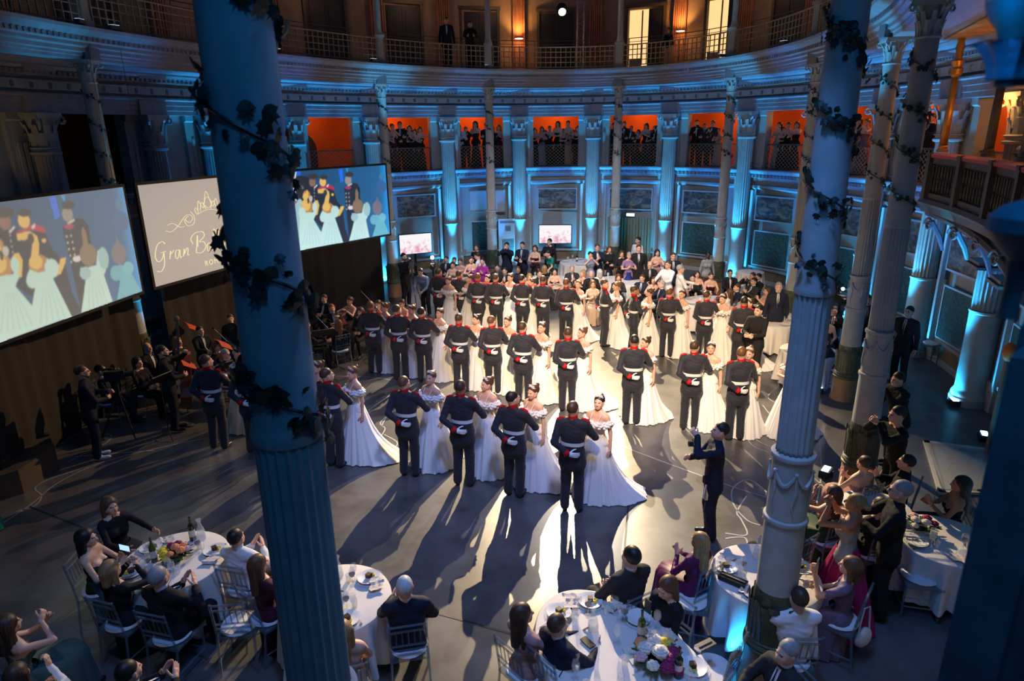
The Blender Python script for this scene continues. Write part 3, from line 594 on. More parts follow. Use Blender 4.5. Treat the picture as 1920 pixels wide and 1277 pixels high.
# ================================================================== screens, drapes, stage at the left
def poly_fill(img, pts, col, W_, H_):
    pts = np.array(pts, float) * [W_, H_]; ys, xs = np.mgrid[0:H_, 0:W_]; X = xs + .5; Y = ys + .5; ins = np.zeros((H_, W_), bool); k = len(pts)
    for i in range(k):
        (x0, y0), (x1, y1) = pts[i], pts[(i + 1) % k]
        if y0 == y1: continue
        c = ((y0 <= Y) != (y1 <= Y)) & (X < (x1 - x0) * (Y - y0) / (y1 - y0) + x0); ins ^= c
    img[ins] = col
def ell_fill(img, c, r, col, W_, H_):
    ys, xs = np.mgrid[0:H_, 0:W_]; img[((xs + .5) / W_ - c[0]) ** 2 / r[0] ** 2 + ((ys + .5) / H_ - c[1]) ** 2 / r[1] ** 2 < 1] = col
def feed():                                             # what the video screens are showing; outlines given on a skewed view of the screen
    W_, H_ = 320, 180; im = np.zeros((H_, W_, 3)); xs = np.linspace(0, 1, W_)[None, :, None]; ys = np.linspace(0, 1, H_)[:, None, None]
    src = [(25, 100), (1355, 25), (1415, 1000), (110, 1205)]; dst = [(0, 0), (1, 0), (1, 1), (0, 1)]; A = []; bb = []
    for (x, y), (u, v) in zip(src, dst): A += [[x, y, 1, 0, 0, 0, -u * x, -u * y], [0, 0, 0, x, y, 1, -v * x, -v * y]]; bb += [u, v]
    h = np.linalg.solve(A, bb)
    def tr(p): d = h[6] * p[0] + h[7] * p[1] + 1; return ((h[0] * p[0] + h[1] * p[1] + h[2]) / d, (h[3] * p[0] + h[4] * p[1] + h[5]) / d)
    im[:] = np.array([.004, .035, .10]) * (1 - xs) + np.array([.0, .10, .27]) * xs + np.array([.0, .15, .4]) * np.clip((xs - .92) * 12, 0, 1)
    P = lambda k, *pts: poly_fill(im, [tr(p) for p in pts], k, W_, H_)
    def Q(k, x, y, rx, ry): P(k, *[(x + rx * cos(a), y + ry * sin(a)) for a in np.linspace(0, 2 * pi, 18, endpoint=False)])
    SK, SK2, YE, GR = (.40, .19, .05), (.22, .10, .08), (.66, .42, .10), (.26, .24, .22); DK = (.002, .006, .022); DR = (.001, .003, .010); WH = (.42, .62, .60); W2 = (.28, .46, .50); HR = (.025, .018, .02)
    P((.62, .66, 1.0), (30, 110), (178, 95), (165, 170), (150, 200), (168, 505), (110, 505), (45, 330)); P((.0, .12, .75), (730, 70), (780, 68), (792, 240), (745, 262)); P((.0, .28, .65), (820, 62), (850, 60), (850, 150)); P((.0, .10, .6), (180, 92), (235, 90), (225, 150), (185, 160))
    P(DR, (150, 190), (200, 150), (300, 165), (345, 200), (352, 330), (345, 520), (170, 480)); Q((.2, .25, .3), 250, 325, 10, 10); Q((.10, .10, .12), 240, 300, 22, 8)
    Q(HR, 82, 405, 48, 70); Q(SK2, 118, 540, 66, 62); P(W2, (45, 640), (80, 600), (200, 490), (250, 640), (205, 760), (245, 1185), (108, 1205), (58, 760)); Q(W2, 205, 540, 38, 70)
    P(DK, (330, 320), (450, 285), (520, 460), (500, 640), (520, 900), (330, 700)); Q(SK2, 378, 245, 42, 62); Q(HR, 388, 168, 70, 42); P((.55, .55, .55), (392, 322), (438, 278), (446, 292), (400, 336))
    P(DK, (445, 345), (650, 335), (700, 520), (770, 600), (800, 900), (860, 1080), (700, 1110), (560, 800), (470, 700)); P((.42, .01, .05), (440, 335), (520, 305), (590, 275), (662, 322), (655, 362), (590, 335), (540, 320), (450, 362)); Q(YE, 515, 245, 43, 62); Q(HR, 530, 183, 50, 34); P((.6, .6, .6), (560, 300), (592, 275), (590, 305), (566, 318)); Q(YE, 640, 422, 18, 18)
    P(DK, (795, 330), (870, 272), (965, 268), (1012, 340), (1010, 620), (1075, 1035), (850, 1062), (820, 640)); Q(GR, 852, 228, 44, 62); Q(HR, 868, 148, 55, 38); P((.5, .5, .5), (840, 300), (900, 268), (905, 285), (850, 312)); Q((.30, .02, .10), 850, 330, 42, 22)
    for r_ in range(5):
        for x_ in (820, 858): Q((.5, .5, .5), x_ + r_ * 2, 410 + r_ * 55, 7, 9)
        Q((.4, .4, .4), 400, 350 + r_ * 45, 6, 8)
    Q((.60, .60, .62), 880, 610, 38, 26); Q((.03, .16, .35), 1302, 185, 34, 48); Q((.02, .10, .28), 1300, 330, 70, 90)
    Q(SK, 300, 590, 82, 110); Q(YE, 285, 560, 60, 80); Q(SK, 298, 425, 48, 70); Q(YE, 285, 440, 38, 48); Q(HR, 318, 500, 14, 40); P(YE, (300, 355), (312, 350), (322, 410), (296, 410)); P(YE, (398, 505), (440, 495), (462, 560), (435, 695), (395, 690)); Q((.45, .45, .42), 352, 470, 22, 40)
    P(WH, (215, 560), (240, 660), (380, 660), (405, 560), (418, 690), (380, 760), (480, 945), (545, 1130), (180, 1192), (190, 900), (200, 740), (195, 640)); Q(WH, 232, 660, 46, 70); Q(WH, 400, 590, 30, 70)
    Q(SK, 575, 610, 78, 78); Q(YE, 555, 590, 50, 60); P(YE, (520, 560), (545, 460), (560, 380), (500, 400), (450, 400), (445, 350), (540, 330), (595, 380), (600, 450), (580, 560)); Q(HR, 545, 395, 24, 45); P(YE, (700, 720), (745, 590), (790, 585), (780, 630), (730, 720))
    P(WH, (500, 640), (560, 680), (640, 670), (640, 570), (730, 640), (700, 730), (665, 745), (770, 1100), (470, 1140), (478, 940), (520, 800), (470, 780), (470, 700)); Q(WH, 510, 740, 48, 62); Q(WH, 668, 650, 55, 70)
    Q((.20, .13, .08), 975, 590, 72, 100); P((.20, .13, .08), (945, 520), (945, 380), (962, 340), (985, 400), (985, 520)); P(WH, (895, 690), (960, 700), (1030, 690), (1060, 560), (1130, 600), (1110, 740), (1085, 790), (1130, 1038), (850, 1085), (925, 800), (890, 760)); Q(W2, 930, 745, 48, 58); Q(W2, 1100, 640, 45, 100)
    Q((.14, .13, .17), 1240, 620, 66, 100); P((.14, .13, .17), (1225, 540), (1240, 450), (1262, 540)); P((.10, .36, .46), (1150, 770), (1230, 720), (1330, 740), (1340, 830), (1405, 1000), (1170, 1032), (1220, 870)); Q((.10, .34, .46), 1190, 790, 48, 70); Q((.12, .40, .52), 1310, 760, 50, 60)
    for (x0, x1, n_) in ((200, 480, 6), (490, 740, 5), (880, 1110, 5)):                                # folds of the gowns
        for k in range(n_): u = (k + .5) / n_; xt = (x0 + x1) / 2 + (u - .5) * 90; xb = x0 + (x1 - x0) * u; P((.34, .53, .53), (xt, 800), (xt + 5, 800), (xb + 9, 1110), (xb - 4, 1110))
    im[int(H_ * .45):] *= (1 + .35 * (ys[int(H_ * .45):] - .45))
    for _ in range(3): im[1:-1, 1:-1] = (im[1:-1, 1:-1] * 2 + im[:-2, 1:-1] + im[2:, 1:-1] + im[1:-1, :-2] + im[1:-1, 2:]) / 6
    return im
def grid_screen(name, im, w_, h_, mt, parent):
    H_, W_ = im.shape[:2]; xs = np.linspace(-w_ / 2, w_ / 2, W_); zs = np.linspace(h_, 0, H_); V = np.stack([np.repeat(xs[None], H_, 0), np.full((H_, W_), .03), np.repeat(zs[:, None], W_, 1)], -1).reshape(-1, 3)
    i = (np.arange(H_ - 1)[:, None] * W_ + np.arange(W_ - 1)[None]).ravel(); me = bpy.data.meshes.new(name); me.from_pydata(V.tolist(), [], np.stack([i, i + 1, i + W_ + 1, i + W_], 1).tolist())
    at_ = me.color_attributes.new('picture', 'FLOAT_COLOR', 'POINT'); at_.data.foreach_set('color', np.c_[im.reshape(-1, 3), np.ones(H_ * W_)].ravel()); me.materials.append(mt); return link(name, me, parent)
def scr_mat(name, gain, lift, tint):
    m = bpy.data.materials.new(name); m.use_nodes = True; nt = m.node_tree; b = nt.nodes['Principled BSDF']; a = nt.nodes.new('ShaderNodeAttribute'); a.attribute_name = 'picture'
    mx = nt.nodes.new('ShaderNodeMix'); mx.data_type = 'RGBA'; mx.blend_type = 'ADD'; mx.inputs[0].default_value = 1; mu = nt.nodes.new('ShaderNodeMix'); mu.data_type = 'RGBA'; mu.blend_type = 'MULTIPLY'; mu.inputs[0].default_value = 1
    nt.links.new(a.outputs[0], mu.inputs[6]); mu.inputs[7].default_value = (*[gain * c for c in tint], 1); nt.links.new(mu.outputs[2], mx.inputs[6]); mx.inputs[7].default_value = (*lift, 1)
    nt.links.new(mx.outputs[2], b.inputs['Emission Color']); b.inputs['Emission Strength'].default_value = 1; b.inputs['Base Color'].default_value = (.05, .05, .05, 1); b.inputs['Roughness'].default_value = .8; return m
FD = feed(); SW, SH = 3.82, 2.15
def big_screen(p0, p1, label):                          # from its left to its right end, bottom z 2.38
    p0, p1 = np.array(p0), np.array(p1); c = (p0 + p1) / 2; d = p1 - p0; rz = atan2(d[1], d[0]) + pi
    q = empty('projection_screen', (c[0], c[1], 2.38), rz, label, 'screen', 'hanging projection screens')
    panel_mb(SW + .12, SH + .12, .06, .06).build('frame', 'black', q, loc=(0, 0, -.06)); MB().box((0, -.02, SH / 2), (SW, .02, SH)).build('backing', 'black', q)
    h = MB(); [h.tube([(s_ * 1.7, 0, SH), (s_ * 1.7, 0, SH + 2.6)], .008, 4) for s_ in (-1, 1)]; h.build('hanging_cable', 'metal', q); return q, c, rz
q, c_, rz_ = big_screen((-8.25, 9.85), (-7.82, 13.64), 'large left projection screen showing washed out dancers in white gowns')
o = grid_screen('picture', FD[:, ::-1], SW, SH, scr_mat('washed_picture', .80, (.125, .115, .10), (1, .92, .78)), q)
q2, c_, rz_ = big_screen((-6.05, 18.30), (-3.93, 21.48), 'vivid right projection screen showing officers and dancers in white gowns')
grid_screen('picture', FD[:, ::-1], SW, SH, scr_mat('vivid_picture', 1.1, (.0, .01, .02), (1, 1, 1)), q2)
q3, c_, rz_ = big_screen((-7.73, 14.04), (-6.58, 17.68), 'middle projection screen with crown emblem and script lettering on grey')
MB().box((0, .01, SH / 2), (SW, .02, SH)).build('picture', mat('grey_projection', (.3, .3, .3), .9, emit=(.30, .275, .25), es=1), q3)
LOGO = mat('logo_gold', (.6, .55, .3), .9, emit=(.62, .58, .38), es=1)
def stroke(pts, w_=.018, sub=8):                        # u,v in 0..1 of the screen (v down)
    P = np.array(pts, float); Q = []; k = len(P)
    for i in range(k - 1):
        p0, p1, p2, p3 = P[max(i - 1, 0)], P[i], P[i + 1], P[min(i + 2, k - 1)]
        for u in np.linspace(0, 1, sub, endpoint=False): Q.append(.5 * ((2 * p1) + (-p0 + p2) * u + (2 * p0 - 5 * p1 + 4 * p2 - p3) * u * u + (-p0 + 3 * p1 - 3 * p2 + p3) * u ** 3))
    Q.append(P[-1]); Q = np.array(Q); Q = np.c_[SW / 2 - Q[:, 0] * SW, SH - Q[:, 1] * SH]; d = np.gradient(Q, axis=0); d /= np.linalg.norm(d, axis=1)[:, None] + 1e-9
    ww = w_ * (.45 + .8 * np.abs(d[:, 1]))[:, None] / 2; nn = np.c_[-d[:, 1], d[:, 0]] * ww; k = len(Q); a, b = Q + nn, Q - nn
    V = [(x, .024, z) for x, z in a] + [(x, .024, z) for x, z in b]; return V, [(i, i + 1, k + i + 1, k + i) for i in range(k - 1)]
LG = {'crown': [[(.40, .36), (.50, .325), (.60, .36)], [(.40, .36), (.385, .31), (.40, .29), (.41, .32)], [(.41, .35), (.425, .22), (.46, .30), (.50, .13), (.54, .30), (.575, .22), (.59, .35)], [(.43, .33), (.45, .24), (.48, .32)], [(.52, .32), (.55, .24), (.57, .33)], [(.465, .26), (.50, .19), (.535, .26), (.50, .31), (.465, .26)], [(.60, .36), (.615, .31), (.60, .29), (.59, .32)]],
      'scroll': [[(.14, .47), (.18, .49), (.24, .44), (.30, .36), (.34, .35), (.36, .39), (.33, .43), (.30, .39), (.33, .36)], [(.16, .42), (.20, .41), (.25, .46), (.29, .46)], [(.29, .39), (.31, .46), (.36, .45), (.375, .38), (.35, .32)]],
      'Gran': [[(.12, .60), (.10, .57), (.06, .60), (.035, .70), (.05, .76), (.08, .74), (.10, .68)], [(.10, .68), (.09, .80), (.06, .86), (.03, .85)], [(.075, .68), (.12, .67)], [(.135, .76), (.15, .68), (.15, .71), (.175, .68)], [(.215, .69), (.19, .69), (.18, .75), (.195, .77), (.22, .69), (.215, .765), (.23, .76)], [(.24, .765), (.255, .69), (.25, .74), (.275, .69), (.285, .70), (.275, .76), (.29, .76)]],
      'Ballo': [[(.345, .76), (.375, .58), (.365, .70)], [(.33, .66), (.32, .60), (.36, .55), (.42, .55), (.43, .60), (.385, .65), (.42, .66), (.43, .72), (.39, .77), (.35, .76)], [(.475, .69), (.45, .69), (.44, .75), (.455, .77), (.48, .69), (.475, .765), (.49, .76)], [(.50, .72), (.53, .58), (.515, .56), (.50, .75), (.515, .76)], [(.53, .72), (.56, .58), (.545, .56), (.53, .75), (.545, .76)], [(.58, .69), (.565, .73), (.575, .77), (.595, .74), (.59, .69), (.58, .69)]],
      'swash': [[(.67, .76), (.70, .60), (.69, .70)], [(.66, .62), (.70, .56), (.75, .57), (.75, .63), (.70, .66), (.76, .77)], [(.62, .44), (.66, .39), (.70, .36), (.72, .39)]]}
for nm, st in LG.items():
    mb = MB(); [mb.add(*stroke(s_, .022 if nm in ('Gran', 'Ballo') else .016)) for s_ in st]; mb.build('logo_lettering', LOGO, q3)
cu = bpy.data.curves.new('logo_small', 'FONT'); cu.body = 'ROMA'; cu.size = .18; cu.space_character = 1.3; cu.extrude = .002
tx = link('logo_caption', cu, q3); tx.rotation_euler = (pi / 2, 0, pi); tx.location = (SW / 2 - .40 * SW, .024, SH * (1 - .925)); cu.materials.append(LOGO)
bpy.context.view_layer.update(); me_ = bpy.data.meshes.new_from_object(tx); mx_ = tx.matrix_local.copy(); bpy.data.objects.remove(tx); tx = link('logo_caption', me_, q3); tx.matrix_local = mx_
# drapes below and behind the screens, hung on a line just inside the columns
def drape(name, P, z0, z1, label, amp=.02):
    P = np.array(P, float); seg = np.r_[0, np.cumsum(np.linalg.norm(np.diff(P, axis=0), axis=1))]; L = seg[-1]; n_ = int(L / .09); s = np.linspace(0, L, n_); X = np.interp(s, seg, P[:, 0]); Y = np.interp(s, seg, P[:, 1])
    V = []
    for z in (z0, z1):
        for k in range(n_): V.append((X[k] + amp * sin(k * 1.3), Y[k] + amp * cos(k * .9), z))
    o = MB().add(V, [(j, j + 1, n_ + j + 1, n_ + j) for j in range(n_ - 1)]).build(name, 'drape', None, True); return tag(o, label, 'curtain')
drape('backdrop_curtain', [(-8.25, 9.5), (-8.55, 11.35), (-8.50, 13.2), (-8.32, 14.1)], 0, 2.42, 'olive black drape hung below the left projection screen')
drape('backdrop_curtain', [(-8.15, 15.0), (-7.75, 16.4), (-7.1, 18.2), (-6.4, 19.3)], 0, 2.40, 'dark drape below the middle screen behind the orchestra')
drape('backdrop_curtain', [(-6.4, 19.3), (-5.4, 20.9), (-4.35, 22.2)], 0, 2.36, 'black drape below the right projection screen')
bx = empty('stage_block', G(60, 880), 0, 'low dark wooden stage step at the left drape', 'stage')
b0 = np.array(G(60, 880)); A = [np.array(G(-60, 960)), np.array(G(45, 925)), np.array(G(112, 878)), np.array(G(95, 835)), np.array(G(-60, 860))]
V = [p - b0 for p in A] + [p - b0 + [0, 0, .42] for p in A]
MB().add(V, [(0, 1, 2, 3, 4), (9, 8, 7, 6, 5)] + [(i, (i + 1) % 5, (i + 1) % 5 + 5, i + 5) for i in range(5)]).build('box', 'ply', bx)
# ================================================================== people: one continuous skin grown from a field of joined shapes
class Field:
    def __init__(s, lo, hi, h):
        s.lo = np.array(lo, float); s.h = h; s.n = np.ceil((np.array(hi) - s.lo) / h).astype(int) + 1
        s.d = np.full(s.n, 1.0, np.float32); s.l = np.zeros(s.n, np.int8)
        s.ax = [s.lo[i] + h * np.arange(s.n[i]) for i in range(3)]
    def _sub(s, lo, hi):
        a = np.maximum(np.floor((np.array(lo) - s.lo) / s.h).astype(int), 0); b = np.minimum(np.ceil((np.array(hi) - s.lo) / s.h).astype(int) + 1, s.n)
        return tuple(slice(a[i], max(b[i], a[i])) for i in range(3))
    def _pts(s, sl): return s.ax[0][sl[0]][:, None, None], s.ax[1][sl[1]][None, :, None], s.ax[2][sl[2]][None, None, :]
    def put(s, sl, d, k, lab, sub=False):
        o = s.d[sl]
        if sub:
            h = np.clip(.5 - .5 * (o + d) / k, 0, 1); s.d[sl] = o * (1 - h) - d * h + k * h * (1 - h); return
        if lab is not None: s.l[sl] = np.where(d < o, lab, s.l[sl])
        h = np.clip(.5 + .5 * (o - d) / k, 0, 1); s.d[sl] = o * (1 - h) + d * h - k * h * (1 - h)
    def cap(s, a, b, ra, rb, lab=0, k=.02, fy=1.0, fx=1.0):      # tapered limb; fy / fx flatten it in depth / width
        a = np.array(a, float); b = np.array(b, float); m = max(ra, rb) + k + .03; sl = s._sub(np.minimum(a, b) - m, np.maximum(a, b) + m)
        if 0 in s.d[sl].shape: return s
        X, Y, Z = s._pts(sl); g = np.array([1 / fx, 1 / fy, 1]); A, B = a * g, b * g; X = X * g[0]; Y = Y * g[1]; D = B - A; L = D @ D + 1e-9
        t = np.clip(((X - A[0]) * D[0] + (Y - A[1]) * D[1] + (Z - A[2]) * D[2]) / L, 0, 1)
        d = (np.sqrt((X - A[0] - t * D[0]) ** 2 + (Y - A[1] - t * D[1]) ** 2 + (Z - A[2] - t * D[2]) ** 2) - (ra + (rb - ra) * t)) * min(1, fx, fy)
        s.put(sl, d, k, lab); return s
    def ell(s, c, r, lab=0, k=.02, sub=False):
        c = np.array(c, float); r = np.array(r, float); m = k + .02; sl = s._sub(c - r - m, c + r + m)
        if 0 in s.d[sl].shape: return s
        X, Y, Z = s._pts(sl); q = np.sqrt(((X - c[0]) / r[0]) ** 2 + ((Y - c[1]) / r[1]) ** 2 + ((Z - c[2]) / r[2]) ** 2); s.put(sl, (q - 1) * r.min(), k, lab, sub); return s
    def mesh(s):
        d = s.d; ins = d < 0; n = s.n; c8 = [(i, j, k) for i in (0, 1) for j in (0, 1) for k in (0, 1)]
        sh = lambda A, c: A[c[0]:n[0] - 1 + c[0], c[1]:n[1] - 1 + c[1], c[2]:n[2] - 1 + c[2]]
        cnt = sum(sh(ins, c).astype(np.int8) for c in c8); act = (cnt > 0) & (cnt < 8); ijk = np.argwhere(act); idx = np.full(act.shape, -1, np.int64); idx[act] = np.arange(len(ijk))
        acc = np.zeros((len(ijk), 3)); num = np.zeros(len(ijk))
        val = {c: d[ijk[:, 0] + c[0], ijk[:, 1] + c[1], ijk[:, 2] + c[2]] for c in c8}
        for a in c8:
            for ax in range(3):
                if a[ax]: continue
                b = list(a); b[ax] = 1; b = tuple(b); va, vb = val[a], val[b]; cr = (va < 0) != (vb < 0); t = np.where(cr, va / np.where(cr, va - vb, 1), 0)
                p = np.array(a, float)[None] + np.zeros((len(ijk), 3)); p[:, ax] += t; acc += p * cr[:, None]; num += cr
        V = s.lo + (ijk + acc / num[:, None]) * s.h; lab = s.l[ijk[:, 0], ijk[:, 1], ijk[:, 2]]; Fs = []
        for ax in range(3):
            u, v = [(1, 2), (2, 0), (0, 1)][ax]; A = [slice(None)] * 3; B = [slice(None)] * 3; A[ax] = slice(0, -1); B[ax] = slice(1, None)
            cr = ins[tuple(A)] != ins[tuple(B)]; e = np.argwhere(cr); e = e[(e[:, u] > 0) & (e[:, v] > 0) & (e[:, u] < n[u] - 1) & (e[:, v] < n[v] - 1)]
            if not len(e): continue
            q = []
            for du, dv in ((1, 1), (0, 1), (0, 0), (1, 0)):
                f = e.copy(); f[:, u] -= du; f[:, v] -= dv; q.append(idx[f[:, 0], f[:, 1], f[:, 2]])
            q = np.stack(q, 1); flip = ~ins[e[:, 0], e[:, 1], e[:, 2]]; q[flip] = q[flip][:, ::-1]; Fs.append(q)
        return V, np.vstack(Fs), lab
SKIN, TOP, BOT, SHOE, HAIR, EYEB, LIP, SHIRT, BELT = range(9)
# ---- head, in its own frame: origin at the neck joint, +Y the face, top at z .235
def head_parts(fem):
    f = Field((-.12, -.14, -.10), (.12, .15, .26), .0075); j = .92 if fem else 1.0
    f.ell((0, -.015, .135), (.076, .096, .100), SKIN, .01); f.ell((0, .025, .085), (.062 * j, .078, .080), SKIN, .03); f.ell((0, .062, .033), (.030 * j, .028, .024), SKIN, .03)
    f.cap((-.030, .060, .048), (-.058, .0, .07), .018, .020, SKIN, .02).cap((.030, .060, .048), (.058, .0, .07), .018, .020, SKIN, .02)
    f.cap((0, -.02 if fem else -.015, -.075 if fem else -.02), (0, -.012, .05), .050 if fem else .052, .047 if fem else .056, SKIN, .03)
    for s_ in (-1, 1):
        f.ell((s_ * .030, .092, .122), (.020, .018, .013), None, .012, True); f.ell((s_ * .030, .077, .121), (.0125, .0125, .010), EYEB, .003)
        f.cap((s_ * .014, .094, .140), (s_ * .045, .086, .143), .006, .005, SKIN if fem else HAIR, .006)
        f.ell((s_ * .078, -.005, .108), (.010, .020, .030), SKIN, .008)
        f.ell((s_ * .042, .068, .083), (.016, .014, .018), SKIN, .02)
    f.cap((0, .094, .128), (0, .114, .092), .007, .012, SKIN, .012); f.ell((0, .102, .088), (.017, .012, .008), SKIN, .008)
    f.cap((-.016, .093, .061), (.016, .093, .061), .0065, .0065, LIP, .008)
    return f.mesh()
def hand_parts(kind):    # wrist at origin, hand along +X, palm facing -Z, thumb towards +Y; left-right mirrored later
    f = Field((-.04, -.07, -.10), (.21, .11, .06), .0062); curl = {'flat': .06, 'relax': .35, 'grip': 1.15}[kind]
    f.cap((-.03, 0, 0), (.03, 0, 0), .026, .026, SKIN, .01, fy=1.1); f.cap((.02, -.018, 0), (.085, -.026, 0), .015, .014, SKIN, .015); f.cap((.02, .012, 0), (.085, .024, 0), .017, .014, SKIN, .015); f.cap((.02, 0, 0), (.088, 0, 0), .016, .015, SKIN, .015)
    for i, (y, L) in enumerate(((.030, .070), (.010, .078), (-.010, .073), (-.029, .057))):
        p = np.array([.086, y, 0.]); a = curl * .5
        for q, fr in enumerate((.45, .30, .25)):
            a_ = a + q * curl * .75; d = np.array([cos(a_), y * .9 * (1 - curl * .5), -sin(a_)]); n_ = p + d * L * fr; f.cap(p, n_, .0098 - q * .0009, .0092 - q * .0009, SKIN, .004); p = n_
    p = np.array([.022, .026, -.004]); a = curl * .5
    for q, (L, r) in enumerate(((.038, .0135), (.032, .011), (.026, .0095))):
        an = .95 - q * (.22 + curl * .25); d = np.array([cos(an), sin(an) * (1 - curl * .3), -.25 - curl * .4 * (q > 0)]); d /= np.linalg.norm(d); n_ = p + d * L; f.cap(p, n_, r, r * .88, SKIN, .006); p = n_
    return f.mesh()
HEADS = {True: head_parts(True), False: head_parts(False)}; HANDS = {k: hand_parts(k) for k in ('flat', 'relax', 'grip')}
def rotm(rx=0, ry=0, rz=0): return np.array(Matrix.Rotation(rz, 3, 'Z') @ Matrix.Rotation(ry, 3, 'Y') @ Matrix.Rotation(rx, 3, 'X'))
def hair_mesh(style):
    f = Field((-.15, -.20, -.28), (.15, .15, .34), .010 if style in ('long', 'bob', 'curly') else .008)
    if style == 'short':
        f.ell((0, -.024, .150), (.083, .100, .098), 0, .01); f.ell((0, .075, .075), (.10, .095, .085), None, .015, True); f.ell((0, .02, -.005), (.12, .13, .06), None, .015, True)
    elif style == 'crop':
        f.ell((0, -.022, .148), (.0795, .0985, .0985), 0, .01); f.ell((0, .075, .075), (.10, .095, .088), None, .012, True); f.ell((0, -.03, .0), (.15, .17, .095), None, .012, True)
    elif style == 'bun':
        f.ell((0, -.024, .150), (.083, .102, .096), 0, .01); f.ell((0, .092, .085), (.085, .085, .095), None, .015, True); f.ell((0, .02, -.0), (.12, .13, .06), None, .02, True); f.ell((0, -.105, .205), (.040, .038, .038), 0, .015)
    elif style == 'lowbun':
        f.ell((0, -.024, .150), (.084, .102, .096), 0, .01); f.ell((0, .085, .075), (.10, .092, .083), None, .015, True); f.ell((0, .02, -.0), (.12, .13, .06), None, .02, True); f.ell((0, -.135, .12), (.045, .04, .042), 0, .015)
    else:
        L = {'long': -.22, 'bob': -.02, 'curly': -.14}[style]; w_ = .105 if style == 'curly' else .088
        f.ell((0, -.024, .148), (w_, .108, .102), 0, .01)
        for s_ in (-1, 0, 1): f.cap((s_ * w_ * .72, -.03 - .05 * (s_ == 0), .13), (s_ * .085, -.03 - .05 * (s_ == 0), L), .042, .030 if style != 'curly' else .05, 0, .03)
        f.cap((0, -.075, .12), (0, -.085, L), .06, .05, 0, .03); f.ell((0, .085, .075), (.058, .105, .095), None, .015, True); f.ell((0, .06, -.06), (.062, .12, .13), None, .02, True)
    V, F_, l = f.mesh(); an_ = np.arctan2(V[:, 0], V[:, 1]); am_ = .0022 if style in ('short', 'crop') else .0045; V = V * (1 + (am_ / .1) * (np.sin(an_ * 26 + V[:, 2] * 14) * .6 + .4 * np.sin(an_ * 47 - V[:, 2] * 30)))[:, None] * [1, 1, 0] + V * [0, 0, 1]; me = bpy.data.meshes.new('hair'); me.from_pydata(V.tolist(), [], F_.tolist()); me.materials.append(HAIRM['brown']); me.polygons.foreach_set('use_smooth', [True] * len(F_)); return me
def cm(name, c, rough=.75, **k): return mat(name, c, rough, **k)
HAIRM = {k: cm('hair_' + k, c, .5, var=.35, scale=40, stretch=(3, 3, .5)) for k, c in dict(black=(.010, .008, .008), brown=(.06, .030, .016), chestnut=(.13, .055, .025), blond=(.32, .19, .08), grey=(.30, .29, .30), auburn=(.13, .035, .015), white=(.55, .55, .57), red=(.28, .06, .02)).items()}
SKM = {'light': cm('skin_light', (.70, .41, .30), .5), 'tan': cm('skin_tan', (.42, .21, .13), .5), 'dark': cm('skin_dark', (.10, .045, .03), .45)}
CLM = {k: cm('fabric_' + k, c, r, spec=.2) for k, (c, r) in dict(navy=((.012, .016, .035), .7), black=((.014, .014, .017), .8), charcoal=((.03, .03, .033), .75), white=((.78, .78, .80), .8), pink=((.45, .25, .24), .8), mauve=((.16, .12, .19), .6), purple=((.10, .012, .08), .5),
    magenta=((.30, .012, .10), .6), fuchsia=((.25, .02, .22), .5), plum=((.07, .012, .03), .7), blue=((.015, .03, .22), .6), paleblue=((.22, .27, .42), .7), teal=((.01, .16, .15), .5), green=((.015, .05, .02), .6), rose=((.33, .18, .17), .7), beige=((.40, .28, .20), .8),
    silver=((.30, .32, .34), .4), red=((.50, .008, .012), .7), brown=((.10, .055, .03), .8), dgrey=((.08, .08, .09), .8), shirt=((.75, .76, .80), .8), cream=((.6, .52, .42), .8), lilac=((.25, .16, .30), .7), floral=((.08, .14, .13), .8)).items()}
CLM['uniform'] = cm('uniform_wool', (.013, .014, .026), .75, sheen=.15, bump=.05, scale=60); CLM['gown'] = mat('white_tulle', (.87, .85, .84), .8, sheen=.3, bump=.5, scale=16, stretch=(5, 5, .25)); CLM['ruffle'] = mat('white_ruffle', (.88, .86, .86), .8, bump=.8, scale=90)
SHOEM = cm('black_leather', (.012, .012, .012), .35); EYEM = cm('eye', (.05, .03, .02), .2); LIPM = cm('lips', (.35, .10, .09), .5); GLOVE = cm('white_glove', (.85, .85, .87), .8); BLUESHOE = cm('pale_trainer', (.55, .62, .8), .6)
HM = {k: hair_mesh(k) for k in ('short', 'crop', 'bun', 'lowbun', 'long', 'bob', 'curly')}

def ik(S0, T, l1, l2, pole):
    S0, T = np.array(S0, float), np.array(T, float); d = T - S0; L = np.linalg.norm(d); L = min(L, (l1 + l2) * .995); d = d / (np.linalg.norm(d) + 1e-9); T = S0 + d * L
    a = (l1 * l1 - l2 * l2 + L * L) / (2 * L); h = math.sqrt(max(l1 * l1 - a * a, 0)); p = np.array(pole, float); p = p - d * (p @ d); p /= np.linalg.norm(p) + 1e-9
    return S0 + d * a + p * h, T
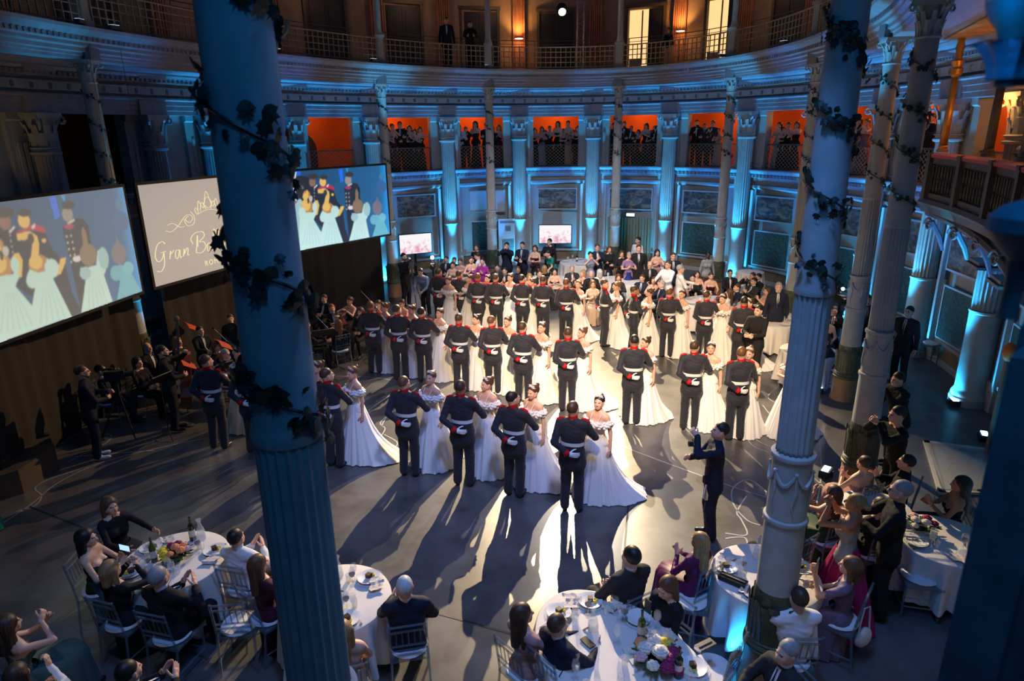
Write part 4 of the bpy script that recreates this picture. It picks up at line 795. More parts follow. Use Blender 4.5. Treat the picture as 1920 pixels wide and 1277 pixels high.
# arm targets: wrist position in metres relative to the chest joint frame (x out to that side, y forward, z up from the hips), elbow pole
ARMS = {'down': ((.27, .03, -.10), (.4, -.6, 0), 'relax', (0, .1, -1)), 'side': ((.30, .06, -.06), (.5, -.6, 0), 'relax', (0, .2, -1)), 'back': ((.05, -.165, .045), (1, -.3, 0), 'relax', (-1, 0, -.1)), 'lead': ((.12, .27, .26), (1, -.6, -.5), 'grip', (-.3, 1, .1)),
        'clapA': ((.05, .30, .34), (1, -.1, -1), 'flat', (-.35, .5, .8)), 'clapB': ((.09, .33, .30), (1, -.1, -1), 'flat', (-.5, .6, .6)), 'phone': ((.07, .34, .48), (1, 0, -1), 'grip', (-.2, .2, 1)), 'phonelow': ((.05, .32, .24), (1, -.2, -1), 'grip', (-.5, .6, .3)),
        'cross': ((-.06, .20, .24), (1, 0, -.5), 'relax', (-1, .1, .1)), 'table': ((.13, .42, .22), (1, -.2, -1), 'relax', (-.2, 1, -.05)), 'lap': ((.10, .28, .10), (1, -.3, -.2), 'relax', (-.3, 1, -.2)), 'face': ((.02, .22, .58), (1, .3, -1), 'relax', (-.4, -.2, 1)), 'hold': ((.03, .28, .15), (1, -.4, -.5), 'grip', (-.7, .5, .1)),
        'camup': ((.06, .26, .60), (1, .2, -1), 'grip', (-.4, .5, .5)), 'violin': ((.10, .34, .50), (.6, .2, -1), 'grip', (-.8, .1, .3)), 'bow': ((.20, .40, .36), (1, 0, -.3), 'grip', (-.3, .6, -.3)), 'bassup': ((.12, .36, .55), (1, 0, -.6), 'grip', (-.5, .2, .6)), 'give': ((.10, .27, .26), (1, -.4, -.8), 'relax', (-.1, 1, .2)), 'reach': ((.25, .48, .34), (1, -.3, -1), 'relax', (.1, 1, .0)), 'hip': ((.21, .02, .07), (1, -.5, 0), 'relax', (-1, .2, -.2))}
BODY = {}
def body(outfit, fem, seat, armL, armR, head=(0, 0), lean=0.0, gloves=False):
    """outfit: suit / uniform / sleeves / bare / shortsleeve / pants; returns a cached mesh plus the head transform"""
    key = (outfit, fem, seat, armL, armR, head, lean, gloves)
    if key in BODY: return BODY[key]
    low = -.42 if seat else 0.0; k_ = .93 if fem else 1.0; man = outfit in ('suit', 'uniform'); skirtless = not fem or outfit == 'pants'
    h = .0165; f = Field((-.52, -.42, -.01), (.52, .72, 1.60), h); R = rotm(rx=-lean)
    hip = np.array([0, 0, .95 + low]) if not seat else np.array([0, -.02, .53])
    def T(x, y, z): return hip + R @ np.array([x, y, z - .95])          # torso points given in standing coordinates
    arm_lab = TOP if outfit in ('suit', 'uniform', 'sleeves') else SKIN; pad = .012 if man else (.006 if arm_lab == TOP else 0)
    sh = .175 if not fem else .150; top = SKIN if outfit == 'bare' else TOP
    if outfit in ('shortsleeve',): top = TOP
    f.cap(T(-.05, 0, .95), T(.05, 0, .95), .125 if not fem else .135, .125 if not fem else .135, TOP if outfit != 'pants' else BOT, .05, fy=.82)
    f.cap(T(0, 0, 1.06), T(0, .0, 1.16), (.128 if not fem else .105) + pad, (.135 if not fem else .108) + pad, TOP, .05, fy=.78, fx=1.08)
    f.cap(T(-.055, .005, 1.27), T(.055, .005, 1.27), (.125 if not fem else .103) + pad, (.125 if not fem else .103) + pad, TOP, .05, fy=.85)
    if fem: f.ell(T(-.062, .085, 1.255), (.060, .055, .060), TOP, .03).ell(T(.062, .085, 1.255), (.060, .055, .060), TOP, .03)
    f.cap(T(-sh + .03, -.005, 1.395), T(sh - .03, -.005, 1.395), .068 + pad, .068 + pad, top, .045)
    nz = 1.468 if man else 1.50; nr = .052 if man else .042
    f.cap(T(-sh * .45, -.01, 1.43), T(0, -.012, nz), .055, nr, top if man else SKIN, .04); f.cap(T(sh * .45, -.01, 1.43), T(0, -.012, nz), .055, nr, top if man else SKIN, .04)
    if man:                                                             # jacket skirt
        L = .80 if outfit == 'uniform' else .84
        if not seat: f.cap(T(-.035, 0, 1.05), T(-.055, -.005, L), .125, .150, TOP, .03, fy=.80); f.cap(T(.035, 0, 1.05), T(.055, -.005, L), .125, .150, TOP, .03, fy=.80)
    sleeve_end = {}
    for s_, nm in ((-1, armL), (1, armR)):
        tg, pole, hk, pn = ARMS[nm]; tg = np.array(tg) * [s_, 1, 1] * (k_ if fem else 1); pole = np.array(pole) * [s_, 1, 1]
        S0 = T(s_ * (sh + .012), -.005, 1.395); Wr = hip + R @ (tg + [0, 0, .0]); el, wr = ik(S0, Wr, .285 * k_, .255 * k_, R @ pole)
        ru, re_, rw = (.052, .042, .030) if not fem else (.041, .034, .024)
        f.cap(S0, el, ru + pad, re_ + pad, arm_lab, .02); f.cap(el, wr, re_ + pad, rw + pad, arm_lab, .015)
        if outfit == 'shortsleeve': f.cap(S0, S0 + (el - S0) * .55, ru + .014, re_ + .016, TOP, .015)
        sleeve_end[s_] = (el, wr, hk, pn)
    leg = BOT if skirtless or seat else SKIN
    for s_ in (-1, 1):
        H0 = T(s_ * .085, 0, .93)
        if seat: K = np.array([s_ * (.12 if not fem else .08), .43, .50]); A_ = np.array([s_ * (.13 if not fem else .08), .40 + (.05 * s_), .09])
        else: K = np.array([s_ * .095, .03, .50]); A_ = np.array([s_ * .10, -.02, .09])
        rt = (.094, .076, .068) if skirtless else (.080, .054, .036)
        f.cap(H0, K, rt[0], rt[1], leg, .03); f.cap(K, A_, rt[1], rt[2], leg, .02)
        f.cap(A_ + [0, -.02, -.035], A_ + [s_ * .015, .17, -.048], .040, .032, SHOE, .01)
    V, F_, lab = f.mesh(); flab = lab[F_[:, 0]].copy()
    if outfit == 'bare':                                                # bodice edge across the chest
        c = V[F_].mean(1); loc = (c - hip) @ R; torso = (flab == TOP); flab[torso & (loc[:, 2] + .95 > 1.285)] = SKIN
    cl = np.isin(lab, (TOP, BOT)) & (outfit != 'bare' or True); g = np.gradient(f.d, f.h); q3 = np.clip(((V - f.lo) / f.h).astype(int), 0, f.n - 1); N_ = np.stack([g[i][q3[:, 0], q3[:, 1], q3[:, 2]] for i in range(3)], 1); N_ /= np.linalg.norm(N_, axis=1)[:, None] + 1e-6
    x, y, z = V.T; nz_ = np.sin(x * 31 + z * 47 + 2 * np.sin(y * 23)) * np.sin(z * 61 - x * 19 + 1.5 * np.sin(x * 29)) + .6 * np.sin(z * 95 + x * 40) * np.sin(y * 50 + z * 20); V = V + N_ * (nz_ * np.where(cl, .0032, 0))[:, None]
    VV, FF, LL = [V], [F_], [flab]; n_ = len(V)
    HT = Matrix.Translation(T(0, -.005, 1.505)) @ Matrix.Rotation(head[0], 4, 'Z') @ Matrix.Rotation(-lean * .5 - head[1], 4, 'X')
    v, q, l = HEADS[fem]; A = np.array(HT); sc = .97 if fem else 1.0; VV.append((v * sc) @ A[:3, :3].T + A[:3, 3]); FF.append(q + n_); LL.append(l[q[:, 0]]); n_ += len(v)
    for s_ in (-1, 1):
        el, wr, hk, pn = sleeve_end[s_]; x = np.array(pn, float) * [s_, 1, 1]; x = R @ x; x /= np.linalg.norm(x)
        up = np.array([0, 0, 1.0]) if abs(x[2]) < .8 else np.array([0, 1.0, 0]); inw = np.array([-s_, 0, 0.]); z = -(inw - x * (inw @ x)); 
        if np.linalg.norm(z) < .3: z = R @ np.array([0, -1.0, 0]); z = z - x * (z @ x)
        z /= np.linalg.norm(z); y = np.cross(z, x)
        v, q, l = HANDS[hk]; v = v * (.90 if fem else 1.0)
        # thumb should point up / forward: flip if needed
        if y @ (np.array([0, .3, 1.0])) < 0: v = v * [1, -1, 1]; q = q[:, ::-1]
        VV.append(v @ np.stack([x, y, z]) + wr + x * .012); FF.append(q + n_); LL.append(np.full(len(q), SHIRT if gloves else SKIN)); n_ += len(v)
    VV, FF, LL = np.vstack(VV), np.vstack(FF), np.concatenate(LL); me = bpy.data.meshes.new('body'); me.from_pydata(VV.tolist(), [], FF.tolist())
    for _ in range(8): me.materials.append(None)
    me.polygons.foreach_set('material_index', LL.astype(np.int32)); me.polygons.foreach_set('use_smooth', [True] * len(FF)); me.update()
    nb = len(F_); bvh = BVHTree.FromPolygons([tuple(p) for p in V], [tuple(p) for p in F_])
    BODY[key] = dict(me=me, head=HT, T=T, R=R, hip=hip, bvh=bvh, arms=sleeve_end, key=key); return BODY[key]
def wrap_mesh(B, rows, off, mt, name, seg=32, close=True, arc=None, cap_r=.26, thick=.008):
    """cloth band wrapped on the torso: rows of (height, extra offset); arc = (from, to) angle from the front"""
    V = []; an = np.linspace(0, 2 * pi, seg, endpoint=False) if close else None; T, R, bvh = B['T'], B['R'], B['bvh']; ok = []
    for row in rows:
        z, ex = row[:2]; a_ = an if close else np.linspace(*row[2], seg)
        for a in a_:
            o = Vector(T(0, 0, z)); d = Vector(R @ np.array([sin(a), cos(a), 0])); hit = bvh.ray_cast(o + d * .42, -d, .42) if not close else bvh.ray_cast(o, d, cap_r)
            r = (hit[0] - o).length if hit[0] else .12
            V.append(o + d * (min(r, cap_r) + off + ex))
    n_ = len(rows); F_ = []
    for i in range(n_ - 1):
        for j in range(seg if close else seg - 1): F_.append((i * seg + j, i * seg + (j + 1) % seg, (i + 1) * seg + (j + 1) % seg, (i + 1) * seg + j))
    return MB().add([tuple(v) for v in V], F_).mesh(name, mt, True)
CACHE = {}
def cached(key, fn):
    if key not in CACHE: CACHE[key] = fn()
    return CACHE[key]
def shirt_front(B, bow):
    k = ('shirt', B['key'], bow)
    def mk():
        rows = [(1.47, .0, (-.42, .42)), (1.44, .004, (-.36, .36)), (1.38, .004, (-.30, .30)), (1.30, .004, (-.20, .20)), (1.20, .004, (-.10, .10)), (1.12, .004, (-.02, .02))]
        return wrap_mesh(B, rows, .006, CLM['shirt'], 'shirt_front', 7, False)
    def tie():
        if bow: rows = [(1.468, .022, (-.02, .02)), (1.46, .02, (-.26, .26)), (1.445, .02, (-.26, .26)), (1.437, .022, (-.02, .02))]
        else: rows = [(1.462, .016, (-.12, .12)), (1.44, .014, (-.07, .07)), (1.38, .012, (-.07, .07)), (1.30, .012, (-.10, .10)), (1.20, .012, (-.10, .10)), (1.13, .012, (-.02, .02))]
        return wrap_mesh(B, rows, .006, CLM['black'] if bow else CLM['navy'], 'bow_tie' if bow else 'tie', 7, False)
    return cached(k, mk), cached(k + (1,), tie)
def ring_around(B, z, r, h, mt, name, fy=1.0, cy=-.008):
    T, R = B['T'], B['R']; V = []; seg = 20
    for zz, rr in ((z - h / 2, r), (z, r + .004), (z + h / 2, r - .002)):
        for j in range(seg): a = 2 * pi * j / seg; V.append(T(rr * cos(a), rr * sin(a) * fy + cy, zz))
    return MB().add(V, [(i * seg + j, i * seg + (j + 1) % seg, (i + 1) * seg + (j + 1) % seg, (i + 1) * seg + j) for i in range(2) for j in range(seg)]).mesh(name, mt, True)
def cuff_mesh(B, s_, r, mt, name, u0=.78, u1=1.0):
    el, wr, _, _ = B['arms'][s_]; a = el + (wr - el) * u0; b = el + (wr - el) * u1; return MB().tube([a, (a + b) / 2, b], [r, r + .003, r + .004], 14).mesh(name, mt, True)
def skirt_mesh(B, r1, length_z, folds, train=0.0, ta=0.0, seed=0, mt='gown', seat=False, depth=.035, z0=1.06, tseg=132):
    T = B['T']; rr = random.Random(seed); ph = rr.uniform(0, 6); V = []; prof = []
    hipc = T(0, 0, z0); r0 = .112; zs = np.linspace(0, 1, 9)
    for u in zs:
        z = hipc[2] * (1 - u) + length_z * u; r = r0 + (r1 - r0) * (u ** .62 if r1 > .45 else u ** .9)
        if seat: r = r0 + (.25 - r0) * min(1, u * 2.5)
        for j in range(tseg):
            a = 2 * pi * j / tseg; fo = depth * u * (sin(folds * a + ph + sin(a * 3) * .8) * .6 + .4 * sin(round(folds * 1.7) * a + ph * 2) + .22 * sin((folds * 3 + 1) * a + ph + 3 * u)); R_ = r + fo * (r1 / .45)
            cx, cy = hipc[0] * (1 - u), hipc[1] * (1 - u)
            if seat:
                z = np.interp(u, (0, .125, .25, .375, .5, 1), (.66, .635, .60, .50, .38, .02)); cx = 0; cy = np.interp(u, (0, .125, .25, .375, 1), (0, .10, .20, .23, .26)); R_x = np.interp(u, (0, .125, .25, .375, 1), (.135, .17, .205, .225, .25)) + fo; R_y = np.interp(u, (0, .125, .25, .375, 1), (.125, .22, .32, .345, .36)) + fo
            else: R_x = R_y = R_
            st = train * max(0, cos(a - ta)) ** 3 * u ** 4
            V.append((cx + cos(a) * (R_x + st), cy + sin(a) * (R_y + st), z + (.002 if st else 0)))
    n_ = len(zs); F_ = [(i * tseg + j, i * tseg + (j + 1) % tseg, (i + 1) * tseg + (j + 1) % tseg, (i + 1) * tseg + j) for i in range(n_ - 1) for j in range(tseg)]
    return MB().add(V, F_).mesh('skirt', CLM[mt], 'all')
def ruffle_mesh(B):
    T = B['T']; mb = MB(); seg = 72
    for ring_, (z, rx, ry, am) in enumerate(((1.315, .205, .125, .018), (1.285, .225, .145, .026), (1.25, .215, .135, .022))):
        pts = []
        for j in range(seg + 1):
            a = 2 * pi * j / seg; w_ = am * sin(a * 17 + ring_ * 2); side = abs(cos(a)) ** 3; pts.append(T(cos(a) * (rx + w_ + .012 * side), sin(a) * (ry + w_) + .01, z + .014 * sin(a * 11 + ring_) + .02 * side))
        mb.tube(pts, .024, 6)
    return mb.mesh('ruffle', CLM['ruffle'], 'all')
def strap_mesh(B):
    mb = MB()
    for s_ in (-1, 1):
        pts = []
        for z, x, y in ((1.31, .07, .14), (1.38, .075, .125), (1.445, .075, .06), (1.46, .075, -.01), (1.43, .07, -.07)): pts.append(B['T'](s_ * x, y * .9, z))
        mb.tube(pts, .004, 4)
    return mb.mesh('straps', CLM['gown'])
tiara_me = MB()
for k in range(11):
    a = radians(-60 + 12 * k); hh = .018 + .02 * cos(a * 1.4); tiara_me.box((sin(a) * .066, cos(a) * .045 + .0, .228 + hh / 2 - .012 * abs(sin(a))), (.009, .006, hh), -a)
tiara_me.tube([(sin(radians(-80 + 16 * k)) * .070, cos(radians(-80 + 16 * k)) * .045, .228 - .03 * abs(sin(radians(-80 + 16 * k)))) for k in range(11)], .005, 4); tiara_me = tiara_me.mesh('tiara', mat('tiara_silver', (.8, .8, .85), .25))
beard_f = Field((-.09, -.03, .0), (.09, .13, .12), .0075)
def beard_mesh():
    f = Field((-.10, -.03, -.02), (.10, .14, .12), .0075); f.cap((-.032, .062, .040), (-.064, .0, .075), .024, .018, 0, .01).cap((.032, .062, .040), (.064, .0, .075), .024, .018, 0, .01); f.ell((0, .070, .030), (.036, .034, .027), 0, .02); f.cap((-.022, .097, .073), (.022, .097, .073), .008, .008, 0, .006)
    f.ell((0, .11, .061), (.018, .02, .008), None, .004, True); V, F_, l = f.mesh(); me = bpy.data.meshes.new('beard'); me.from_pydata(V.tolist(), [], F_.tolist()); me.materials.append(HAIRM['brown']); me.polygons.foreach_set('use_smooth', [True] * len(F_)); return me
BEARD = beard_mesh()
glasses_me = MB()
for s_ in (-1, 1): glasses_me.tube([(s_ * .032 + .019 * cos(a), .100, .121 + .015 * sin(a)) for a in np.linspace(0, 2 * pi, 13)], .0025, 4); glasses_me.tube([(s_ * .052, .098, .123), (s_ * .080, .01, .122)], .0025, 4)
glasses_me.tube([(-.013, .104, .123), (.013, .104, .123)], .0025, 4); glasses_me = glasses_me.mesh('glasses', 'phone')
PHONE = MB().box((0, 0, 0), (.075, .010, .150)).mesh('phone', 'phone'); PSCR = MB().box((0, -.0056, 0), (.068, .001, .138)).mesh('screen', 'phonescr')

def person(loc, yaw, label, group=None, outfit='suit', fem=False, seat=False, arms=('down', 'down'), head=(0, 0), lean=0.0, skin='light', top='navy', bottom=None, hair='short', hcol='brown', scale=1.0, skirt=None, tie='tie', beard=False, glasses=False, gown=0, cadet=False, stool=0.0, shoe=None, gloves=False):
    B = body(outfit, fem, seat, arms[0], arms[1], (round(head[0], 1), round(head[1], 1)), round(lean, 2), gloves or cadet)
    root = empty('person', (loc[0], loc[1], loc[2] if len(loc) > 2 else 0), yaw, label, 'person', group); root.scale = (scale,) * 3
    o = link('body', B['me'], root); mats = [SKM[skin], CLM[top], CLM[bottom or top], shoe or SHOEM, HAIRM[hcol], EYEM, LIPM, GLOVE]
    for i, m_ in enumerate(mats): o.material_slots[i].link = 'OBJECT'; o.material_slots[i].material = m_
    if hair != 'bald':
        h = link('hair', HM[hair], root); h.matrix_local = B['head'] @ Matrix.Scale(.985 if fem else 1.0, 4); h.material_slots[0].link = 'OBJECT'; h.material_slots[0].material = HAIRM[hcol]
    if beard: h = link('beard', BEARD, root); h.matrix_local = B['head']; h.material_slots[0].link = 'OBJECT'; h.material_slots[0].material = HAIRM[hcol]
    if glasses: h = link('glasses', glasses_me, root); h.matrix_local = B['head']
    if outfit == 'suit' and tie:
        sf, tm_ = shirt_front(B, tie == 'bow'); link('shirt_front', sf, root); link('bow_tie' if tie == 'bow' else 'tie', tm_, root)
        link('shirt_collar', cached(('col', B['key']), lambda: ring_around(B, 1.515, .062, .045, CLM['shirt'], 'shirt_collar')), root)
    if cadet:
        link('collar', cached(('rc', B['key']), lambda: ring_around(B, 1.520, .066, .058, CLM['red'], 'collar')), root)
        link('belt', cached(('bl', B['key']), lambda: wrap_mesh(B, [(1.085, .004), (1.11, .007), (1.14, .004)], .005, CLM['white'], 'belt', 36, cap_r=.175)), root)
        for s_ in (-1, 1): link('cuff', cached(('cf', B['key'], s_), lambda: cuff_mesh(B, s_, .047, CLM['red'], 'cuff')), root)
        def ep(s_):
            T = B['T']; return MB().tube([T(s_ * .11, .0, 1.478), T(s_ * .16, .0, 1.470), T(s_ * .205, .0, 1.445), T(s_ * .222, .0, 1.405)], [.012, .030, .036, .030], 8, sx=.8).mesh('epaulette', CLM['red'], True)
        for s_ in (-1, 1): link('epaulette', cached(('ep', B['key'], s_), lambda: ep(s_)), root)
    if skirt:
        key = ('sk', B['key'], skirt)
        sk = link('skirt', cached(key, lambda: skirt_mesh(B, skirt[0], .02, skirt[1], mt='white', seat=seat, depth=.02, seed=int(skirt[0] * 100))), root)
        sk.material_slots[0].link = 'OBJECT'; sk.material_slots[0].material = CLM[skirt[2] if len(skirt) > 2 else top]
    if gown:
        link('skirt', cached(('gw', B['key'], gown), lambda: skirt_mesh(B, [.385, .43, .41][gown % 3], .012, 13 + gown % 3, train=[.12, .25, .42, .15][gown % 4], ta=[-.6, -.35, -.75, -.5][gown % 4] if False else {1: -2.2, 2: -2.5, 3: -2.0, 4: -1.9}[gown], seed=gown, z0=1.10)), root)
        link('ruffle', cached(('rf', B['key']), lambda: ruffle_mesh(B)), root); link('straps', cached(('st', B['key']), lambda: strap_mesh(B)), root)
        h = link('tiara', tiara_me, root); h.matrix_local = B['head'] @ Matrix.Scale(.985, 4)
    return root, B
def phone_at(root, B, side, label, yaw=0, screen=True):          # a phone held by that hand: a thing of its own
    wr = B['arms'][side][1]; p = root.matrix_basis @ Vector(wr + np.array([-side * .03, .06, .10])); q = empty('smartphone', p, root.rotation_euler[2] + yaw, label, 'phone'); link('casing', PHONE, q)
    if screen: link('screen', PSCR, q)
    return q
def bypix(px, py, h): return G(px, py, h)                          # where someone stands whose head top (height h) shows at that pixel
def face_to(loc, tx, ty): return atan2(ty - loc[1], tx - loc[0]) - pi / 2
# ================================================================== the dancers
PAIRS = [  # cadet head pixel, lady head pixel (or None), row words
 ((1075, 752), (1123, 742), 'front row, the cadet nearest the camera'), ((962, 733), (1000, 722), 'front row, second cadet from its right end'), ((863, 713), (912, 708), 'front row, third cadet from its right end'),
 ((757, 705), (806, 697), 'front row, fourth cadet from its right end'), ((612, 690), (660, 688), 'front row, first cadet right of the huge left pillar'), ((545, 684), (594, 678), 'front row, half hidden by the huge left pillar'),
 ((457, 672), (520, 672), 'front row, at the left edge of the huge left pillar'), ((385, 665), (444, 650), 'front row, leftmost of all before the double bass'),
 ((1190, 628), (1210, 632), 'spotlit group at right, first from its left'), ((1303, 638), (1322, 645), 'spotlit group at right, middle couple'), ((1392, 650), (1405, 652), 'spotlit group at right, last before the right pillar'),
 ((1065, 614), (1091, 614), 'second row, first from its right end'), ((980, 603), (1015, 605), 'second row, second from its right end'), ((922, 592), (950, 593), 'second row, third from its right end'), ((860, 588), (893, 590), 'second row, fourth from its right end'),
 ((790, 576), (823, 579), 'second row, fifth from its right end'), ((744, 571), (772, 572), 'second row, sixth from its right end'), ((694, 565), (720, 568), 'second row, leftmost before the musicians'),
 ((822, 503), None, 'back row, leftmost beside the camera lamp'), ((861, 507), (848, 517), 'back row, second from the left'), ((895, 512), (879, 515), 'back row, third from the left'), ((929, 513), (913, 516), 'back row, fourth from the left'),
 ((979, 515), (957, 513), 'back row, fifth from the left'), ((1018, 517), (998, 522), 'back row, sixth from the left'), ((1062, 522), (1084, 526), 'back row, seventh from the left'),
 ((1135, 524), (1150, 530), 'back row, the one seen in profile'), ((1190, 536), (1208, 541), 'back row, right of the one in profile'), ((1256, 540), (1272, 545), 'back row, third from its right end'), ((1326, 545), (1335, 553), 'back row, second from its right end'),
 ((1396, 556), (1406, 560), 'back row, rightmost beside the cameraman')]
rr = random.Random(3); HC = ['brown', 'black', 'brown', 'chestnut', 'brown', 'brown', 'chestnut']
for i, (cp, lp, words) in enumerate(PAIRS):
    hc = 1.80 * (1 + rr.uniform(-.015, .015)); loc = bypix(cp[0], cp[1], hc); prof = 'profile' in words
    yaw = {0: -.10}.get(i, rr.uniform(-.30, .02)) - (.12 if cp[1] > 660 else 0)
    if prof: yaw = -1.5
    person((loc[0], loc[1]), yaw, 'cadet in dark red-collared uniform, %s' % words, 'dancing cadets', 'uniform', arms=('back', 'lead'), head=((-.3, 0), (-.6, 0), (0, .1))[i % 3], top='uniform', hair='crop', hcol=HC[i % 7], scale=hc / 1.74, cadet=True, skin=('light', 'light', 'tan')[i % 3])
    if lp:
        hl = 1.675 * (1 + rr.uniform(-.012, .012)); l2 = bypix(lp[0], lp[1], hl); d = np.array(l2[:2]) - np.array(loc[:2]); L = np.linalg.norm(d)
        if L < .40: l2 = tuple(np.array(loc[:2]) + d / L * .42)
        yl = face_to(l2, loc[0] - .3, loc[1] - .5) + rr.uniform(-.2, .2); yl = pi - .75 + rr.uniform(-.15, .25) if not prof else 1.6
        person((l2[0], l2[1]), yl, 'lady in white ball gown, %s' % words.replace('cadet', 'couple'), 'dancing debutantes', 'bare', True, arms=('down', 'give'), head=((.2, -.1), (0, .1), (-.4, 0))[i % 3], top='gown', hair='bun', hcol=HC[(i * 3 + 1) % 7], scale=hl / 1.735, gown=1 + i % 4 if i not in (0, 4, 11) else 2, skin='light')
l2 = bypix(1497, 655, 1.68); person((l2[0], l2[1]), pi - .6, 'young woman in white ball gown mostly hidden behind the large near right pillar', 'dancing debutantes', 'bare', True, arms=('down', 'give'), head=(0, .1), top='gown', hair='bun', hcol='brown', gown=1)
# ================================================================== chairs
def chair_parts():
    P = []; w_ = .19
    P.append(('seat_frame', MB().box((0, .02, .44), (.40, .40, .03)).mesh('seat_frame', 'acrylic')))
    P.append(('cushion', MB().lathe([(.05, .456), (.185, .456), (.198, .475), (.185, .495), (.05, .50)], 20).mesh('cushion', 'cushion', True)))
    for s_ in (-1, 1):
        P.append(('leg', MB().tube([(s_ * w_, .19, 0), (s_ * w_, .19, .44)], .014, 6).mesh('leg', 'acrylic')))
        P.append(('leg', MB().tube([(s_ * w_, -.22, 0), (s_ * w_ * .98, -.17, .44), (s_ * w_ * .95, -.19, .60), (s_ * w_ * .95, -.235, .92)], .014, 6).mesh('back_leg', 'acrylic')))
        P.append(('stretcher', MB().tube([(s_ * w_, .19, .16), (s_ * w_, -.20, .16)], .009, 5).mesh('stretcher', 'acrylic')))
    for z in (.16, .28): P.append(('stretcher', MB().tube([(-w_, .19, z), (w_, .19, z)], .009, 5).mesh('stretcher', 'acrylic')))
    for z, y in ((.90, -.233), (.83, -.222), (.58, -.19), (.64, -.195)): P.append(('rail', MB().tube([(-w_ * .95, y, z), (w_ * .95, y, z)], .012, 6).mesh('rail', 'acrylic')))
    for k in range(5): P.append(('spindle', MB().tube([(-.12 + .06 * k, -.195, .64), (-.12 + .06 * k, -.222, .83)], [.007, .007], 5).mesh('spindle', 'acrylic')))
    return P
CP = chair_parts(); CHN = [0]
def chair(x, y, yaw, label, z=0, empty_=False):
    c = empty('banquet_chair', (x, y, z), yaw, label, 'chair', 'clear banquet chairs')
    for nm, me in CP: link(nm, me, c)
    return c
def seated(px, py, label, z=0.0, ch=True, yaw=None, to=None, h=1.32, scale=.95, **k):
    loc = G(px, py, h * scale + z); yw = yaw if yaw is not None else face_to(loc, *to)
    r, B = person((loc[0], loc[1], z), yw, label, k.pop('group', None), seat=True, scale=scale, **k)
    if ch:
        if ch == 'plain': chair(loc[0], loc[1], yw, 'clear chair under the ' + ' '.join(label.split(' ')[:11]), z)
        else: chair(loc[0], loc[1], yw, 'clear chair of the ' + ' '.join(label.split(' ')[:12]), z)
    return r, B, loc
def standing(px, py, label, z=0.0, yaw=pi, h=1.74, fem=False, **k):
    hh = h; base = 1.735; loc = G(px, py, hh + z)
    return person((loc[0], loc[1], z), yaw, label, k.pop('group', None), fem=fem, scale=hh / base, **k)

